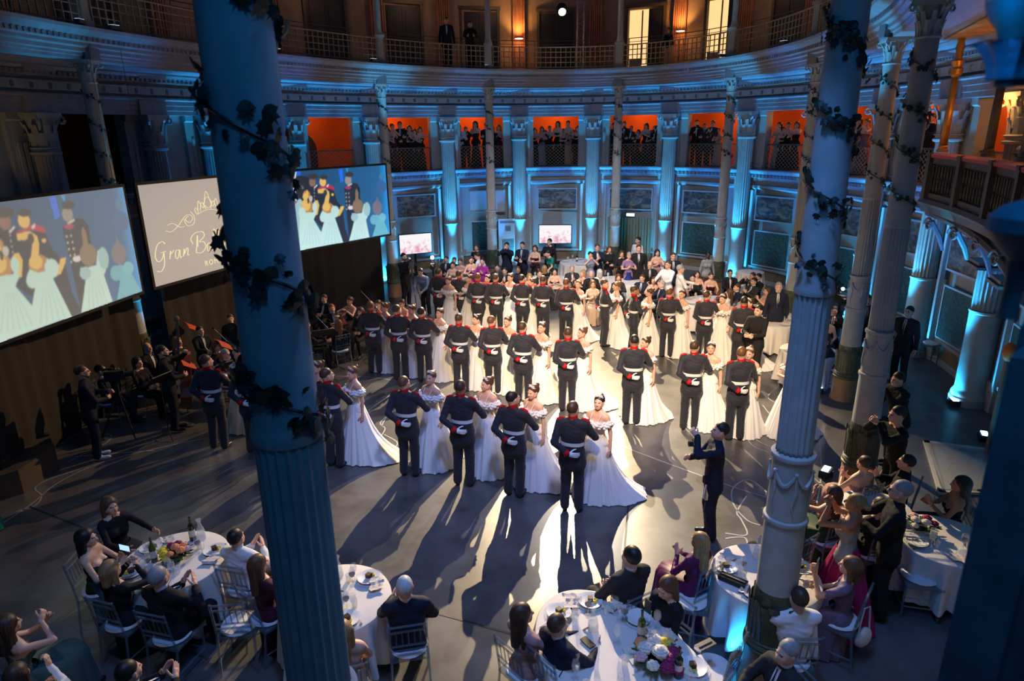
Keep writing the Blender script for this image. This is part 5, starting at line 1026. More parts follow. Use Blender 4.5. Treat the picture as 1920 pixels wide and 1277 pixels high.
# ================================================================== far guests
GF = 'guests around the far tables'; CLAP = ('clapA', 'clapB')
FAR = [  # px, py, seat, fem, outfit, top, bottom/skirt, arms, hair, hcol, yaw, label, extras
 (950, 455, 0, 0, 'suit', 'navy', None, ('camup', 'camup'), 'short', 'black', 3.0, 'man in dark suit and white shirt filming before the upright banner', dict(tie=False)),
 (979, 454, 0, 0, 'suit', 'navy', None, ('cross', 'hold'), 'short', 'black', 2.8, 'man in black suit with folded hands left of the wall screen', {}),
 (1003, 460, 0, 1, 'bare', 'plum', 'black', ('phonelow', 'phonelow'), 'long', 'brown', 2.9, 'woman in dark sleeveless dress looking at her phone', dict(skirt=(.24, 9, 'black'))),
 (1030, 448, 0, 0, 'sleeves', 'black', 'black', ('down', 'phonelow'), 'short', 'black', 2.6, 'man in black shirt standing under the lit wall screen', {}),
 (1039, 464, 0, 1, 'shortsleeve', 'teal', 'black', ('table', 'down'), 'short', 'black', 2.2, 'person in teal top leaning over the table under the wall screen', dict(lean=.5)),
 (893, 458, 0, 1, 'sleeves', 'black', 'black', ('down', 'down'), 'long', 'brown', 2.9, 'woman in black in shade left of the lit slender column', dict(skirt=(.2, 9, 'black'))),
 (910, 470, 0, 0, 'sleeves', 'white', 'black', ('table', 'table'), 'short', 'black', 1.2, 'waiter in white bending beside the lit slender column', dict(lean=.5)),
 (884, 481, 0, 1, 'bare', 'fuchsia', None, ('clapA', 'clapB'), 'lowbun', 'brown', 3.1, 'woman in strapless fuchsia dress, left one of two', dict(skirt=(.26, 9, 'fuchsia'))),
 (904, 484, 0, 1, 'sleeves', 'fuchsia', None, ('clapA', 'clapB'), 'bun', 'black', 3.0, 'woman in long sleeved fuchsia gown, right one of two', dict(skirt=(.27, 9, 'fuchsia'))),
 (932, 496, 1, 0, 'suit', 'charcoal', None, CLAP, 'short', 'black', 3.1, 'seated man in dark jacket below the filming man', dict(tie='bow')),
 (946, 502, 1, 0, 'suit', 'black', None, CLAP, 'short', 'black', 3.0, 'seated man clapping just left of the tanned man', dict(tie='bow')),
 (971, 500, 1, 0, 'suit', 'navy', None, ('table', 'table'), 'short', 'brown', 3.1, 'tanned man in navy suit seated below the folded hands man', dict(skin='tan', tie=False)),
 (993, 513, 1, 1, 'sleeves', 'beige', None, CLAP, 'long', 'blond', 3.2, 'blond woman seated behind the sixth back row cadet', {}),
 (1012, 507, 1, 0, 'suit', 'black', None, CLAP, 'short', 'brown', 3.1, 'young man in black tie clapping below the dark shirt man', dict(tie='bow')),
 (1020, 497, 1, 1, 'sleeves', 'black', None, ('table', 'table'), 'bob', 'blond', .2, 'fair haired guest seated with back turned under the wall screen', {}),
 (1040, 503, 1, 1, 'bare', 'black', None, CLAP, 'long', 'black', 3.1, 'long haired woman in black clapping below the wall screen', dict(skirt=(.2, 9, 'black'))),
 (1073, 498, 1, 0, 'suit', 'charcoal', None, CLAP, 'short', 'grey', 3.2, 'grey haired man in dinner jacket left of the blond woman', dict(tie='bow')),
 (1092, 506, 1, 1, 'bare', 'black', None, CLAP, 'long', 'blond', 2.2, 'blond woman in black turned towards the bald man', {}),
 (1109, 508, 1, 0, 'suit', 'black', None, CLAP, 'bald', 'grey', 3.2, 'bald man with bow tie seated by the blond woman', dict(tie='bow')),
 (1107, 472, 0, 1, 'shortsleeve', 'paleblue', None, ('camup', 'camup'), 'lowbun', 'black', 3.2, 'woman in long pale blue dress filming', dict(skirt=(.25, 9, 'paleblue'))),
 (1120, 458, 0, 0, 'suit', 'navy', None, CLAP, 'short', 'brown', 3.2, 'man with bow tie standing right of the pale blue dress', dict(tie='bow')),
 (1143, 462, 0, 1, 'sleeves', 'black', None, ('cross', 'hold'), 'long', 'auburn', 3.2, 'woman with fringe in black and dark blue skirt', dict(skirt=(.22, 9, 'navy'))),
 (1166, 470, 0, 1, 'sleeves', 'black', None, CLAP, 'bob', 'brown', 3.2, 'woman in black clapping between two skirts of blue', dict(skirt=(.22, 9, 'black'))),
 (1180, 473, 0, 1, 'shortsleeve', 'lilac', None, CLAP, 'lowbun', 'grey', 3.1, 'grey haired woman in lilac top and long royal blue skirt clapping', dict(skirt=(.28, 12, 'blue'))),
 (1196, 445, 0, 0, 'sleeves', 'white', 'black', ('down', 'down'), 'short', 'black', 2.2, 'waiter in white shirt before the gold curtain', {}),
 (1198, 459, 0, 0, 'suit', 'black', None, ('down', 'down'), 'crop', 'brown', 3.1, 'tall man in black suit and dark tie before the gold curtain', dict(h=1.9)),
 (1218, 489, 0, 0, 'suit', 'black', None, ('table', 'table'), 'bald', 'grey', 3.1, 'bald man with glasses bending in dinner jacket', dict(glasses=True, lean=.2, h=1.6)),
 (1233, 468, 0, 1, 'bare', 'pink', None, CLAP, 'long', 'black', 3.1, 'woman with long black hair in pale pink dress before the blue lit column', dict(skirt=(.25, 9, 'rose'))),
 (1263, 474, 0, 0, 'suit', 'navy', None, ('down', 'down'), 'crop', 'brown', 3.1, 'man in navy suit and tie behind the two waiters', {}),
 (1253, 489, 0, 0, 'sleeves', 'white', 'white', ('table', 'table'), 'short', 'brown', 2.3, 'stout waiter in white jacket and glasses serving, left one', dict(glasses=True)),
 (1277, 497, 0, 0, 'sleeves', 'white', 'white', ('table', 'hold'), 'short', 'grey', -1.6, 'grey haired waiter in white jacket turned right', {}),
 (1328, 472, 0, 1, 'sleeves', 'silver', 'navy', ('down', 'down'), 'bun', 'black', 3.1, 'dark haired woman in shiny blue white top standing by the slender column', dict(skin='dark')),
 (1123, 504, 1, 1, 'sleeves', 'white', None, ('table', 'table'), 'bob', 'white', .4, 'guest under a white veil seated beside the bald man', {}),
 (1112, 526, 1, 1, 'bare', 'beige', None, CLAP, 'long', 'chestnut', 3.1, 'woman with wavy hair and pale shawl clapping behind the dancers', {}),
 (1160, 514, 1, 1, 'sleeves', 'charcoal', None, CLAP, 'long', 'auburn', 3.1, 'red haired woman in black jacket behind the profile cadet', {}),
 (1204, 515, 1, 0, 'suit', 'navy', None, ('table', 'table'), 'short', 'brown', 2.6, 'young man in navy suit looking down beside the bald man', {}),
 (1226, 519, 1, 1, 'bare', 'black', None, CLAP, 'long', 'brown', 2.6, 'woman in black halter dress clapping below the stout waiter', {}),
 (1240, 527, 1, 0, 'suit', 'navy', None, ('table', 'table'), 'short', 'grey', 1.9, 'grey haired man in navy suit seated below the stout waiter', {}),
 (1278, 520, 1, 1, 'sleeves', 'rose', None, ('lap', 'lap'), 'curly', 'auburn', 3.0, 'woman with curly auburn hair in dusty pink dress', dict(skirt=(.24, 9, 'rose'))),
 (1299, 515, 1, 0, 'suit', 'black', None, CLAP, 'short', 'black', 2.8, 'dark haired man clapping at left end of round far table', {}),
 (1308, 508, 1, 1, 'bare', 'black', None, ('table', 'table'), 'long', 'brown', 3.1, 'woman seated behind the clapping dark haired man', {}),
 (1334, 511, 1, 1, 'bare', 'plum', None, ('table', 'table'), 'lowbun', 'brown', 3.1, 'woman in plum camisole dress at the far round table', {}),
 (1370, 506, 1, 0, 'suit', 'black', None, ('table', 'table'), 'short', 'black', 3.1, 'young man with bow tie and glasses at the far round table', dict(tie='bow', glasses=True)),
 (1381, 532, 1, 0, 'suit', 'navy', None, ('table', 'table'), 'short', 'brown', 1.8, 'young man in blue suit at the right of far round table', {}),
 (1366, 541, 1, 1, 'sleeves', 'white', None, ('table', 'table'), 'long', 'brown', 1.0, 'brown haired woman with white shawl seen from behind', dict(skirt=(.22, 9, 'white'))),
 (1410, 511, 1, 0, 'suit', 'charcoal', None, ('camup', 'camup'), 'short', 'brown', 2.0, 'man filming at the wall side of the far round table', {}),
 (1421, 513, 1, 0, 'suit', 'black', None, CLAP, 'short', 'black', 2.0, 'man with thick black hair seated by the wall skirting', {}),
 (1413, 521, 1, 0, 'suit', 'charcoal', None, CLAP, 'short', 'black', 2.0, 'man in dark suit clapping before two others near wall', {}),
 (1438, 538, 1, 1, 'bare', 'black', None, ('phone', 'phonelow'), 'long', 'brown', 1.8, 'woman in black holding up a phone left of the right pillar', {}),
 (1461, 530, 0, 0, 'suit', 'navy', None, ('down', 'down'), 'short', 'grey', 2.9, 'man in navy suit and tie standing at left edge of right pillar', {}),
 (1423, 573, 0, 0, 'suit', 'black', None, ('hold', 'hold'), 'short', 'black', 2.3, 'cameraman in black suit with a camera at each hip', dict(tie=False)),
 (757, 475, 0, 0, 'sleeves', 'black', 'black', ('camup', 'phonelow'), 'short', 'black', -2.4, 'bearded cameraman in black at a tripod beside the right screen', dict(beard=True)),
 (795, 497, 0, 0, 'sleeves', 'paleblue', 'black', ('table', 'table'), 'short', 'brown', 2.8, 'man in waistcoat bending right of the tripod cameraman', dict(lean=.5, h=1.6)),
 (836, 481, 1, 0, 'suit', 'charcoal', None, ('table', 'table'), 'short', 'brown', 2.9, 'man in suit seated right of the camera lamp', {}),
 (848, 491, 1, 1, 'bare', 'beige', None, ('table', 'table'), 'lowbun', 'brown', 3.0, 'woman in pale dress seated beside the man by the camera lamp', {}),
 (851, 483, 1, 0, 'suit', 'black', None, CLAP, 'short', 'brown', 3.0, 'man behind the woman in pale dress near the camera lamp', {}),
 (862, 485, 1, 1, 'bare', 'beige', None, CLAP, 'lowbun', 'auburn', 3.0, 'woman in nude dress clapping left of the fuchsia dresses', {}),
 (1553, 590, 1, 1, 'bare', 'black', None, ('table', 'table'), 'bun', 'brown', 2.8, 'woman in black seated right of the near right pillar', {}),
 (1568, 625, 1, 0, 'suit', 'navy', None, ('table', 'table'), 'short', 'brown', 1.3, 'young man bending over the table right of the near right pillar', dict(lean=.4)),
 (1545, 562, 1, 1, 'sleeves', 'black', None, ('phone', 'phone'), 'long', 'brown', 2.7, 'dark guest filming near the bright camera lamp at right', {}),
 (1565, 575, 1, 0, 'suit', 'black', None, ('phone', 'table'), 'short', 'brown', 2.7, 'guest in shade beside the bright camera lamp at right', {}),
 (1628, 553, 0, 0, 'suit', 'black', None, ('down', 'down'), 'short', 'black', 2.9, 'man in black standing right of the ochre footed column', {}),
 (1706, 575, 0, 0, 'suit', 'black', None, ('down', 'down'), 'short', 'black', 2.2, 'man in black profile standing near the spare chair', {}),
]
for (px, py, seat, fem, outfit, top, bot, arms, hair, hc, yaw, lb, ex) in FAR:
    ex = dict(ex); kw = dict(outfit=outfit, fem=bool(fem), top=top, bottom=(bot or ('black' if top != 'white' else 'white')), arms=arms, hair=hair, hcol=hc, group=GF, **{k: v for k, v in ex.items() if k != 'h'})
    if seat:
        if fem and 'skirt' not in kw: kw['skirt'] = (.22, 9, top)
        seated(px, py, lb, yaw=yaw, ch='plain', **kw)
    else: standing(px, py, lb, yaw=yaw, h=ex.get('h', 1.66 if fem else 1.76), **kw)

# ================================================================== people in the gallery openings and the upper gallery
GAL = [(727, 241, 1, 'black', 'lilac'), (735, 232, 1, 'plum', 'x'), (749, 228, 0, 'black', 'x'), (767, 235, 1, 'black', 'x'), (787, 238, 1, 'black', 'x'), (861, 234, 0, 'white', 'x'), (891, 227, 1, 'black', 'x'), (912, 230, 0, 'black', 'x'), (935, 234, 1, 'purple', 'x'),
 (1003, 240, 1, 'black', 'x'), (1016, 237, 1, 'paleblue', 'x'), (1031, 236, 1, 'black', 'x'), (1046, 227, 1, 'black', 'x'), (1065, 226, 1, 'beige', 'x'), (1083, 236, 1, 'black', 'x'), (1151, 231, 0, 'navy', 'x'), (1171, 228, 0, 'black', 'x'), (1184, 236, 0, 'charcoal', 'x'), (1212, 231, 1, 'black', 'x'), (1228, 236, 0, 'navy', 'x'), (1239, 222, 0, 'black', 'x'),
 (1307, 225, 0, 'black', 'x'), (1322, 232, 0, 'charcoal', 'x'), (1337, 226, 0, 'charcoal', 'x'), (1462, 229, 1, 'silver', 'x'), (1480, 229, 1, 'black', 'x'), (1495, 228, 1, 'black', 'x'), (1595, 227, 1, 'black', 'x'), (1612, 219, 1, 'silver', 'x'), (1626, 223, 1, 'mauve', 'x'), (1748, 213, 0, 'black', 'x'), (717, 243, 1, 'black', 'x'), (757, 240, 0, 'black', 'x'), (777, 242, 1, 'navy', 'x'), (873, 238, 0, 'black', 'x'), (924, 238, 0, 'black', 'x'), (1023, 244, 0, 'black', 'x'), (1056, 241, 1, 'black', 'x'), (1074, 243, 0, 'black', 'x'), (1197, 243, 1, 'black', 'x'), (1221, 244, 1, 'plum', 'x'), (1348, 240, 1, 'silver', 'x'), (1470, 238, 1, 'black', 'x'), (1604, 234, 1, 'plum', 'x')]
AR = [CLAP, ('face', 'clapB'), ('cross', 'cross'), CLAP, ('camup', 'phonelow')]; HS = ['long', 'lowbun', 'long', 'bob', 'long', 'bun']; WHERE = {0: 'first', 1: 'second', 2: 'third', 3: 'fourth', 4: 'fifth', 5: 'sixth', 6: 'seventh', 7: 'eighth'}
bay_x = [710, 845, 985, 1125, 1265, 1410, 1560, 1700, 1900]; cnt = {}
for i, (px, py, fem, top, _) in enumerate(GAL):
    p = HIT(px, py, 3.15); h = p[2] - 4.06; b = sum(px > x for x in bay_x) - 1; cnt[b] = cnt.get(b, 0) + 1
    lb = '%s in %s %s, %s from the left in the %s peopled gallery bay' % ('woman' if fem else 'man', {'silver': 'silver grey'}.get(top, top), 'dress' if fem else 'suit', ORD[cnt[b] - 1], WHERE[b])
    person((p[0], p[1], 4.06), face_to((p[0], p[1]), 0, 12) + rr.uniform(-.3, .3), lb, 'onlookers in the gallery openings', 'bare' if fem else ('suit' if top != 'white' else 'sleeves'), bool(fem), arms=AR[i % 5], top=top, bottom='black', hair=HS[i % 6] if fem else 'short', hcol=['black', 'brown', 'chestnut'][i % 3], scale=h / 1.735, skirt=(.22, 9, top) if fem else None, tie='bow' if i % 2 else 'tie')
for (px, py, o, lb, kw) in ((836, 32, .35, 'man in tuxedo with pale blue shirt front standing at the upper balustrade', dict(top='navy', arms=('down', 'down'), tie='bow')), (881, 40, .5, 'pale faced man in black suit leaning at the upper balustrade', dict(top='black', arms=('table', 'table'), tie=False)), (1254, 52, .6, 'dark haired woman in black standing before the upper gallery lamps', dict(top='black', fem=True, outfit='sleeves', hair='bob', arms=('down', 'down')))):
    p = HIT(px, py, o); kw = dict(kw); person((p[0], p[1], 7.6), face_to((p[0], p[1]), 0, 12), lb, None, kw.pop('outfit', 'suit'), kw.pop('fem', False), bottom='black', hcol='black', scale=min(1.02, (p[2] - 7.6) / 1.735), hair=kw.pop('hair', 'short'), **kw)

# ================================================================== orchestra
GO = 'orchestra players in black'
def violin_mesh(L=.36):
    mb = MB(); out = [(0, 0), (.10, .005), (.105, .07), (.065, .14), (.085, .22), (.07, .29), (0, .30)]; pts = [(x, z) for x, z in out] + [(-x, z) for x, z in out[::-1][1:-1]]; s_ = L / .36
    mb.plate([(x * s_, z * s_) for x, z in pts], .035 * s_); mb.box((0, -.006 * s_, .36 * s_), (.025 * s_, .02 * s_, .30 * s_)); mb.ball((0, -.01 * s_, .53 * s_), .022 * s_, 8); return mb
VIO = violin_mesh().mesh('body', 'wood'); VSTR = MB().box((0, -.02, .3), (.02, .004, .40)).mesh('strings', 'black'); BOW = MB().tube([(0, 0, -.35), (0, 0, .35)], .004, 4).tube([(0, .02, -.34), (0, .02, .34)], .002, 3).mesh('stick', 'wood')
def violin(B, root, side, label):
    wr = root.matrix_basis @ Vector(B['arms'][side][1]); q = empty('violin', wr, 0, label, 'violin', 'violins of the orchestra'); q.rotation_euler = (-1.25, 0, root.rotation_euler[2] + pi); link('body', VIO, q).location = (0, 0, -.40); link('strings', VSTR, q).location = (0, 0, -.40)
    w2 = root.matrix_basis @ Vector(B['arms'][-side][1]); b = empty('violin_bow', w2 + Vector((0, 0, .1)), 0, 'bow of the ' + label, 'bow', 'violin bows'); b.rotation_euler = (.5, .6, root.rotation_euler[2]); link('stick', BOW, b)
def mstand(x, y, yaw, label, paper='paper', h=1.15):
    q = empty('music_stand', (x, y, 0), yaw, label, 'music stand', 'music stands'); MB().tube([(0, 0, .12), (0, 0, h)], .010, 6).build('pole', 'black', q)
    for k in range(3): MB().tube([(0, 0, .14), (.25 * cos(k * 2.09), .25 * sin(k * 2.09), .01)], .008, 5).build('leg', 'black', q)
    d = MB().box((0, 0, 0), (.48, .012, .32)).box((0, .02, -.16), (.48, .05, .012)).build('desk', 'black', q); d.location = (0, 0, h + .05); d.rotation_euler = (.9, 0, 0)
    s = empty('sheet_music', (x, y, h + .05), yaw, 'open sheets lying on the ' + label, 'sheet music', 'sheet music'); s.rotation_euler = (0, 0, yaw); p = MB().box((-.11, .012, 0), (.21, .004, .29), 0).box((.11, .012, 0), (.21, .004, .29)).build('pages', paper, s); p.rotation_euler = (.9, 0, 0); p.location = (0, .0, .005)
def orch(px, py, lb, seat=True, **k):
    k.setdefault('top', 'black'); k.setdefault('bottom', 'black'); k.setdefault('hair', 'short'); k.setdefault('hcol', 'brown'); k.setdefault('yaw', -1.9)
    if seat: r, B, loc = seated(px, py, lb, ch='plain', group=GO, **k)
    else: r, B = standing(px, py, lb, group=GO, h=k.pop('h', 1.74), **k)
    return r, B
orch(258, 670, 'long haired woman clarinet player seated in black at left end', fem=True, outfit='sleeves', hair='long', hcol='black', arms=('hold', 'hold'))
orch(276, 643, 'bald man with bow tie seated behind the double bass player', hair='bald', arms=('table', 'table'), tie='bow')
r, B = orch(303, 648, 'man in dark suit standing and playing the double bass', seat=False, yaw=-1.2, arms=('bassup', 'hold'), hcol='black', tie=False, beard=True)
orch(333, 632, 'blond woman player holding a score before the drape', fem=True, outfit='sleeves', hair='bob', hcol='blond', arms=('hold', 'table'))
orch(374, 612, 'man in dinner jacket with bow tie holding a red folder', seat=False, h=1.5, yaw=-2.2, arms=('hold', 'table'), tie='bow', hcol='black')
r, B = orch(406, 640, 'dark haired woman violinist left of the pillar', fem=True, outfit='sleeves', hair='long', hcol='chestnut', arms=('violin', 'bow')); violin(B, r, -1, 'violin of the woman left of the pillar')
orch(431, 590, 'man with hand raised to his face at the pillar edge', seat=False, h=1.5, yaw=-2.6, arms=('face', 'down'), tie=False)
orch(424, 655, 'grey haired player seated low at the pillar edge', hcol='grey', arms=('table', 'table'))
orch(606, 553, 'man reading an upright sheet right of the pillar', arms=('phonelow', 'phonelow'), tie='bow', yaw=2.9)
r, B = orch(622, 571, 'red haired man violinist with bow tie right of the pillar', hcol='red', arms=('violin', 'bow'), tie='bow', yaw=-2.6); violin(B, r, -1, 'violin of the red haired man')
r, B = orch(654, 557, 'woman violinist in strappy black dress', fem=True, outfit='bare', hair='lowbun', arms=('violin', 'bow'), yaw=2.7, skirt=(.22, 9, 'black')); violin(B, r, -1, 'violin of the woman in strappy dress')
orch(674, 577, 'woman player with dark bob beside the leftmost cadet of second row', fem=True, outfit='sleeves', hair='bob', arms=('hold', 'hold'), yaw=2.9)
r, B = orch(707, 563, 'woman cellist in the dark behind the second row', fem=True, outfit='bare', hair='lowbun', arms=('violin', 'bow'), yaw=2.8, skirt=(.22, 9, 'black'))
orch(632, 598, 'woman with golden brown hair seated with back turned among the stands', fem=True, outfit='sleeves', hair='long', hcol='chestnut', arms=('violin', 'bow'), yaw=.7)
orch(752, 562, 'woman in dark red holding a phone at the end of the orchestra', fem=True, outfit='bare', top='plum', hair='lowbun', arms=('phone', 'phone'), yaw=2.8, skirt=(.22, 9, 'plum'))
orch(574, 600, 'player mostly hidden at the right edge of the pillar', hcol='chestnut', arms=('table', 'table'), yaw=-1.2, tie='bow')
# double bass
p = G(352, 772, .05); q = empty('double_bass', (p[0], p[1], .05), 0, 'reddish brown double bass leaning on its player', 'double bass'); q.rotation_euler = (-.10, -.22, -1.15)
ol = [(0, 0), (.26, .02), (.34, .20), (.30, .38), (.20, .50), (.21, .62), (.26, .76), (.24, .92), (.12, 1.04), (0, 1.10)]; pts = [(x, z) for x, z in ol] + [(-x, z) for x, z in ol[::-1][1:-1]]
MB().plate(pts, .20).build('body', 'wood', q, loc=(0, -.1, .15)); MB().box((0, -.12, 1.45), (.06, .05, .85)).box((0, -.13, 1.0), (.09, .03, .55)).build('neck', 'carved', q); MB().ball((0, -.13, 1.93), .06, 10).box((0, -.12, 1.86), (.05, .05, .12)).build('scroll', 'carved', q)
MB().tube([(0, 0, .15), (0, 0, 0)], .012, 6).build('endpin', 'metal', q); MB().box((0, -.14, .55), (.16, .02, .10)).build('bridge', 'label', q)
for (px, py, yw, lb) in ((300, 720, 1.2, 'music stand before the clarinet player'), (605, 632, .4, 'music stand with lit white sheets right of the pillar'), (575, 575, .4, 'music stand with red folder at the pillar edge'), (690, 600, .6, 'music stand beside the dark bobbed woman'), (440, 690, .9, 'music stand behind the leftmost couple')):
    g = G(px, py, 1.1); mstand(g[0], g[1], yw, lb)
for (px, py, z, lb) in ((360, 612, 1.1, 'red music folder held by the man with bow tie'), (420, 645, 1.2, 'open red folder high at the pillar edge'), (350, 680, 1.1, 'pale red score on the stand of the blond player')):
    g = G(px, py, z); f_ = empty('music_folder', g, -.8, lb, 'folder', 'red music folders'); f_.rotation_euler = (1.0, .2, -.8); MB().box((-.11, 0, 0), (.21, .012, .30), .15).box((.11, 0, 0), (.21, .012, .30), -.15).build('cover', 'redfolder', f_); MB().box((-.11, -.01, 0), (.19, .006, .27), .15).build('page', 'paper', f_)
for (px, py, z, lb) in ((400, 615, 1.35, 'boom microphone stand at the left of the pillar'), (676, 545, 1.9, 'boom microphone above the string players'), (590, 590, 1.4, 'boom microphone right of the pillar')):
    g = G(px, py, z); q = empty('microphone_stand', (g[0] + .35, g[1], 0), 0, lb, 'microphone', 'boom microphones'); MB().tube([(0, 0, .1), (0, 0, z - .45)], .010, 6).build('pole', 'black', q); MB().tube([(.2, 0, z - .65), (-.35, 0, z)], .008, 6).build('boom', 'silver', q); MB().ball((-.35, 0, z), .03, 8).build('microphone', 'black', q)
    for k in range(3): MB().tube([(0, 0, .14), (.25 * cos(k * 2.09), .25 * sin(k * 2.09), .01)], .008, 5).build('leg', 'black', q)

# ================================================================== photographers on the floor
def still_camera(p, yaw, label, big=False):
    q = empty('camera', p, yaw, label, 'camera', None); MB().box((0, 0, 0), (.14, .07, .10)).box((0, 0, .06), (.05, .05, .03)).build('casing', 'black', q); L = .16 if big else .10
    MB().lathe([(.030, 0), (.036, L * .3), (.038, L), (.034, L)], 14).build('lens', 'black', q).rotation_euler = (-pi / 2, 0, 0); return q
r, B = standing(148, 686, 'bearded man with glasses in navy suit and pale trainers standing at left', yaw=-1.05, h=1.76, arms=('phonelow', 'hold'), top='navy', bottom='navy', tie=False, glasses=True, beard=True, hcol='brown', lean=.05, shoe=BLUESHOE)
r, B, l_ = seated(190, 684, 'seated cameraman in navy behind a tripod camera at left', yaw=-1.3, ch='plain', outfit='sleeves', top='navy', bottom='navy', arms=('camup', 'hold'), hair='short', hcol='black')
def tripod_camera(x, y, yaw, label, h=1.45):
    q = empty('video_camera', (x, y, 0), yaw, label, 'video camera', 'tripod video cameras')
    for k in range(3): MB().tube([(0, 0, h - .25), (.42 * cos(k * 2.09 + .5), .42 * sin(k * 2.09 + .5), 0)], .014, 6).build('leg', 'black', q)
    MB().tube([(0, 0, h - .35), (0, 0, h - .05)], .03, 8).build('column', 'black', q); MB().box((0, 0, h + .06), (.12, .34, .18)).box((0, -.1, h + .2), (.05, .18, .04)).build('casing', 'black', q); MB().lathe([(.05, 0), (.055, .14), (.065, .16)], 14).build('lens', 'black', q, loc=(0, .17, h + .06)).rotation_euler = (-pi / 2, 0, 0); return q
g = G(215, 705, 1.2); tripod_camera(g[0], g[1], -1.2, 'video camera on tripod before the seated cameraman at left', 1.15)
g = G(772, 500, 1.4); tripod_camera(g[0], g[1], pi, 'video camera on tripod of the bearded cameraman', 1.4)
g = G(812, 505, 1.4); q = tripod_camera(g[0], g[1], pi, 'video camera with blazing lamp on top, left of the back row', 1.45); MB().ball((0, .05, 1.78), .055, 10).build('camera_lamp', mat('camera_lamp', (1, .8, .75), emit=(1, .72, .62), es=25), q); light('camera_lamp', 'POINT', (g[0], g[1] - .2, 1.85), 60, (1, .8, .7), .06)
g = G(1576, 560, 1.4); q = tripod_camera(g[0], g[1], pi, 'video camera with white lamp right of the near right pillar', 1.35); MB().ball((0, .05, 1.66), .04, 10).build('camera_lamp', mat('white_lamp', (1, 1, 1), emit=(1, .95, .9), es=25), q); light('camera_lamp', 'POINT', (g[0], g[1] - .2, 1.75), 14, (1, .9, .85), .05)
r, B = standing(1347, 793, 'photographer in navy suit standing on the open floor with raised camera', yaw=pi / 2 - .15, h=1.76, arms=('camup', 'phonelow'), top='navy', bottom='navy', tie=False, hcol='black', head=(.2, -.2)); g = G(1305, 832, 1.45); still_camera(g, pi / 2, 'camera with flash held up by the floor photographer')
g = G(1328, 905, .92); q = empty('camera', g, .3, 'camera with pale telephoto lens hanging at the photographer\'s hip', 'camera'); MB().box((0, 0, .05), (.14, .07, .10)).build('casing', 'black', q); MB().lathe([(.032, 0), (.036, -.06), (.045, -.10), (.048, -.24), (.044, -.25)], 16).build('lens', 'silver', q)
r, B = standing(1697, 762, 'photographer in black turned left beside the teal column', yaw=pi / 2, h=1.78, arms=('camup', 'camup'), outfit='sleeves', top='black', bottom='black', hcol='black', lean=.15)
r, B = standing(1700, 696, 'man in black with white collar bending over a camera at right', yaw=pi / 2 + .2, h=1.70, arms=('camup', 'phonelow'), top='black', bottom='black', tie=False, hcol='black', lean=.25)
g = G(1662, 790, 1.4); still_camera(g, pi / 2, 'camera held up by the photographer beside the teal column', True)
for px, lb in ((1390, 'camera with glinting lens at the right hip of the suited cameraman'), (1424, 'camera with glinting lens at the left hip of the suited cameraman')): still_camera(G(px, 625, .95), 2.6, lb)
bn = HIT(953, 470, 2.35); q = empty('upright_banner', (bn[0], bn[1], 0), .1, 'upright pale banner with dark heading behind the filming man', 'banner'); MB().box((0, 0, 1.0), (.80, .03, 2.0)).build('panel', 'plaster2', q); MB().box((0, 0, .02), (.8, .35, .04)).build('base', 'metal', q); MB().box((0, -.02, 1.86), (.66, .004, .08)).box((0, -.02, 1.6), (.24, .004, .22)).box((0, -.02, .9), (.5, .004, .5)).build('print', 'greyband', q)
sc_ = G(1748, 645, .45); chair(sc_[0], sc_[1], 2.4, 'lone spare clear chair beside the green marble dado at right')
# ================================================================== tables and what stands on them
def table_obj(c, r, label, rot=0.0, ry=None, z=.75, drop=.62, group='round banquet tables', seed=1, lit=False):
    ry = ry or r; q = empty('banquet_table', (c[0], c[1], 0), rot, 'draped ' + label, 'table', group)
    MB().lathe([(.96, z - .035), (.96, z - .008)], 48).build('tabletop', 'carved', q).scale = (r, ry, 1)
    for k in range(4): MB().tube([(r * .6 * cos(k * pi / 2 + .6), ry * .6 * sin(k * pi / 2 + .6), 0), (r * .6 * cos(k * pi / 2 + .6), ry * .6 * sin(k * pi / 2 + .6), z - .03)], .02, 6).build('leg', 'metal', q)
    rr_ = random.Random(seed); n_ = 144; V = [(0, 0, z)]; F_ = []; ph = rr_.uniform(0, 6)
    rows = [(.5, z), (.97, z), (1.0, z - .006), (1.015, z - .03), (1.03, z - .15), (1.05, z - .35), (1.07, z - drop)]
    for i, (k_, zz) in enumerate(rows):
        for j in range(n_):
            a = 2 * pi * j / n_; fo = max(0, (z - zz - .02)) * .16 * (sin(13 * a + ph) * .6 + .4 * sin(21 * a + ph * 2)); V.append((cos(a) * (r * k_ + fo), sin(a) * (ry * k_ + fo), zz + (.001 if i == 1 else 0)))
    F_ += [(0, 1 + j, 1 + (j + 1) % n_) for j in range(n_)]
    for i in range(len(rows) - 1): F_ += [(1 + i * n_ + j, 1 + i * n_ + (j + 1) % n_, 1 + (i + 1) * n_ + (j + 1) % n_, 1 + (i + 1) * n_ + j) for j in range(n_)]
    cl = MB().add(V, F_).build('tablecloth', 'cloth', None, True, (c[0], c[1], .003), rot); tag(cl, 'white cloth over the ' + label, 'tablecloth', 'white tablecloths'); return q
plate_me = MB().lathe([(.0, .004), (.075, .004), (.09, .010), (.125, .018), (.127, .021), (.09, .014), (.075, .009), (.0, .009)], 32, cap=False).mesh('plate', 'china', True)
charger_me = MB().lathe([(.0, .002), (.11, .002), (.155, .012), (.158, .015), (.11, .006), (.0, .006)], 32, cap=False).mesh('charger', 'glass', True)
cake_me = MB().box((0, 0, .035), (.055, .055, .045), .3).mesh('cake', 'cake'); garn_me = MB().ball((.05, -.02, .022), .018, 8).ball((.065, .015, .02), .015, 8).ball((.04, .03, .018), .012, 8).mesh('garnish', 'yellow')
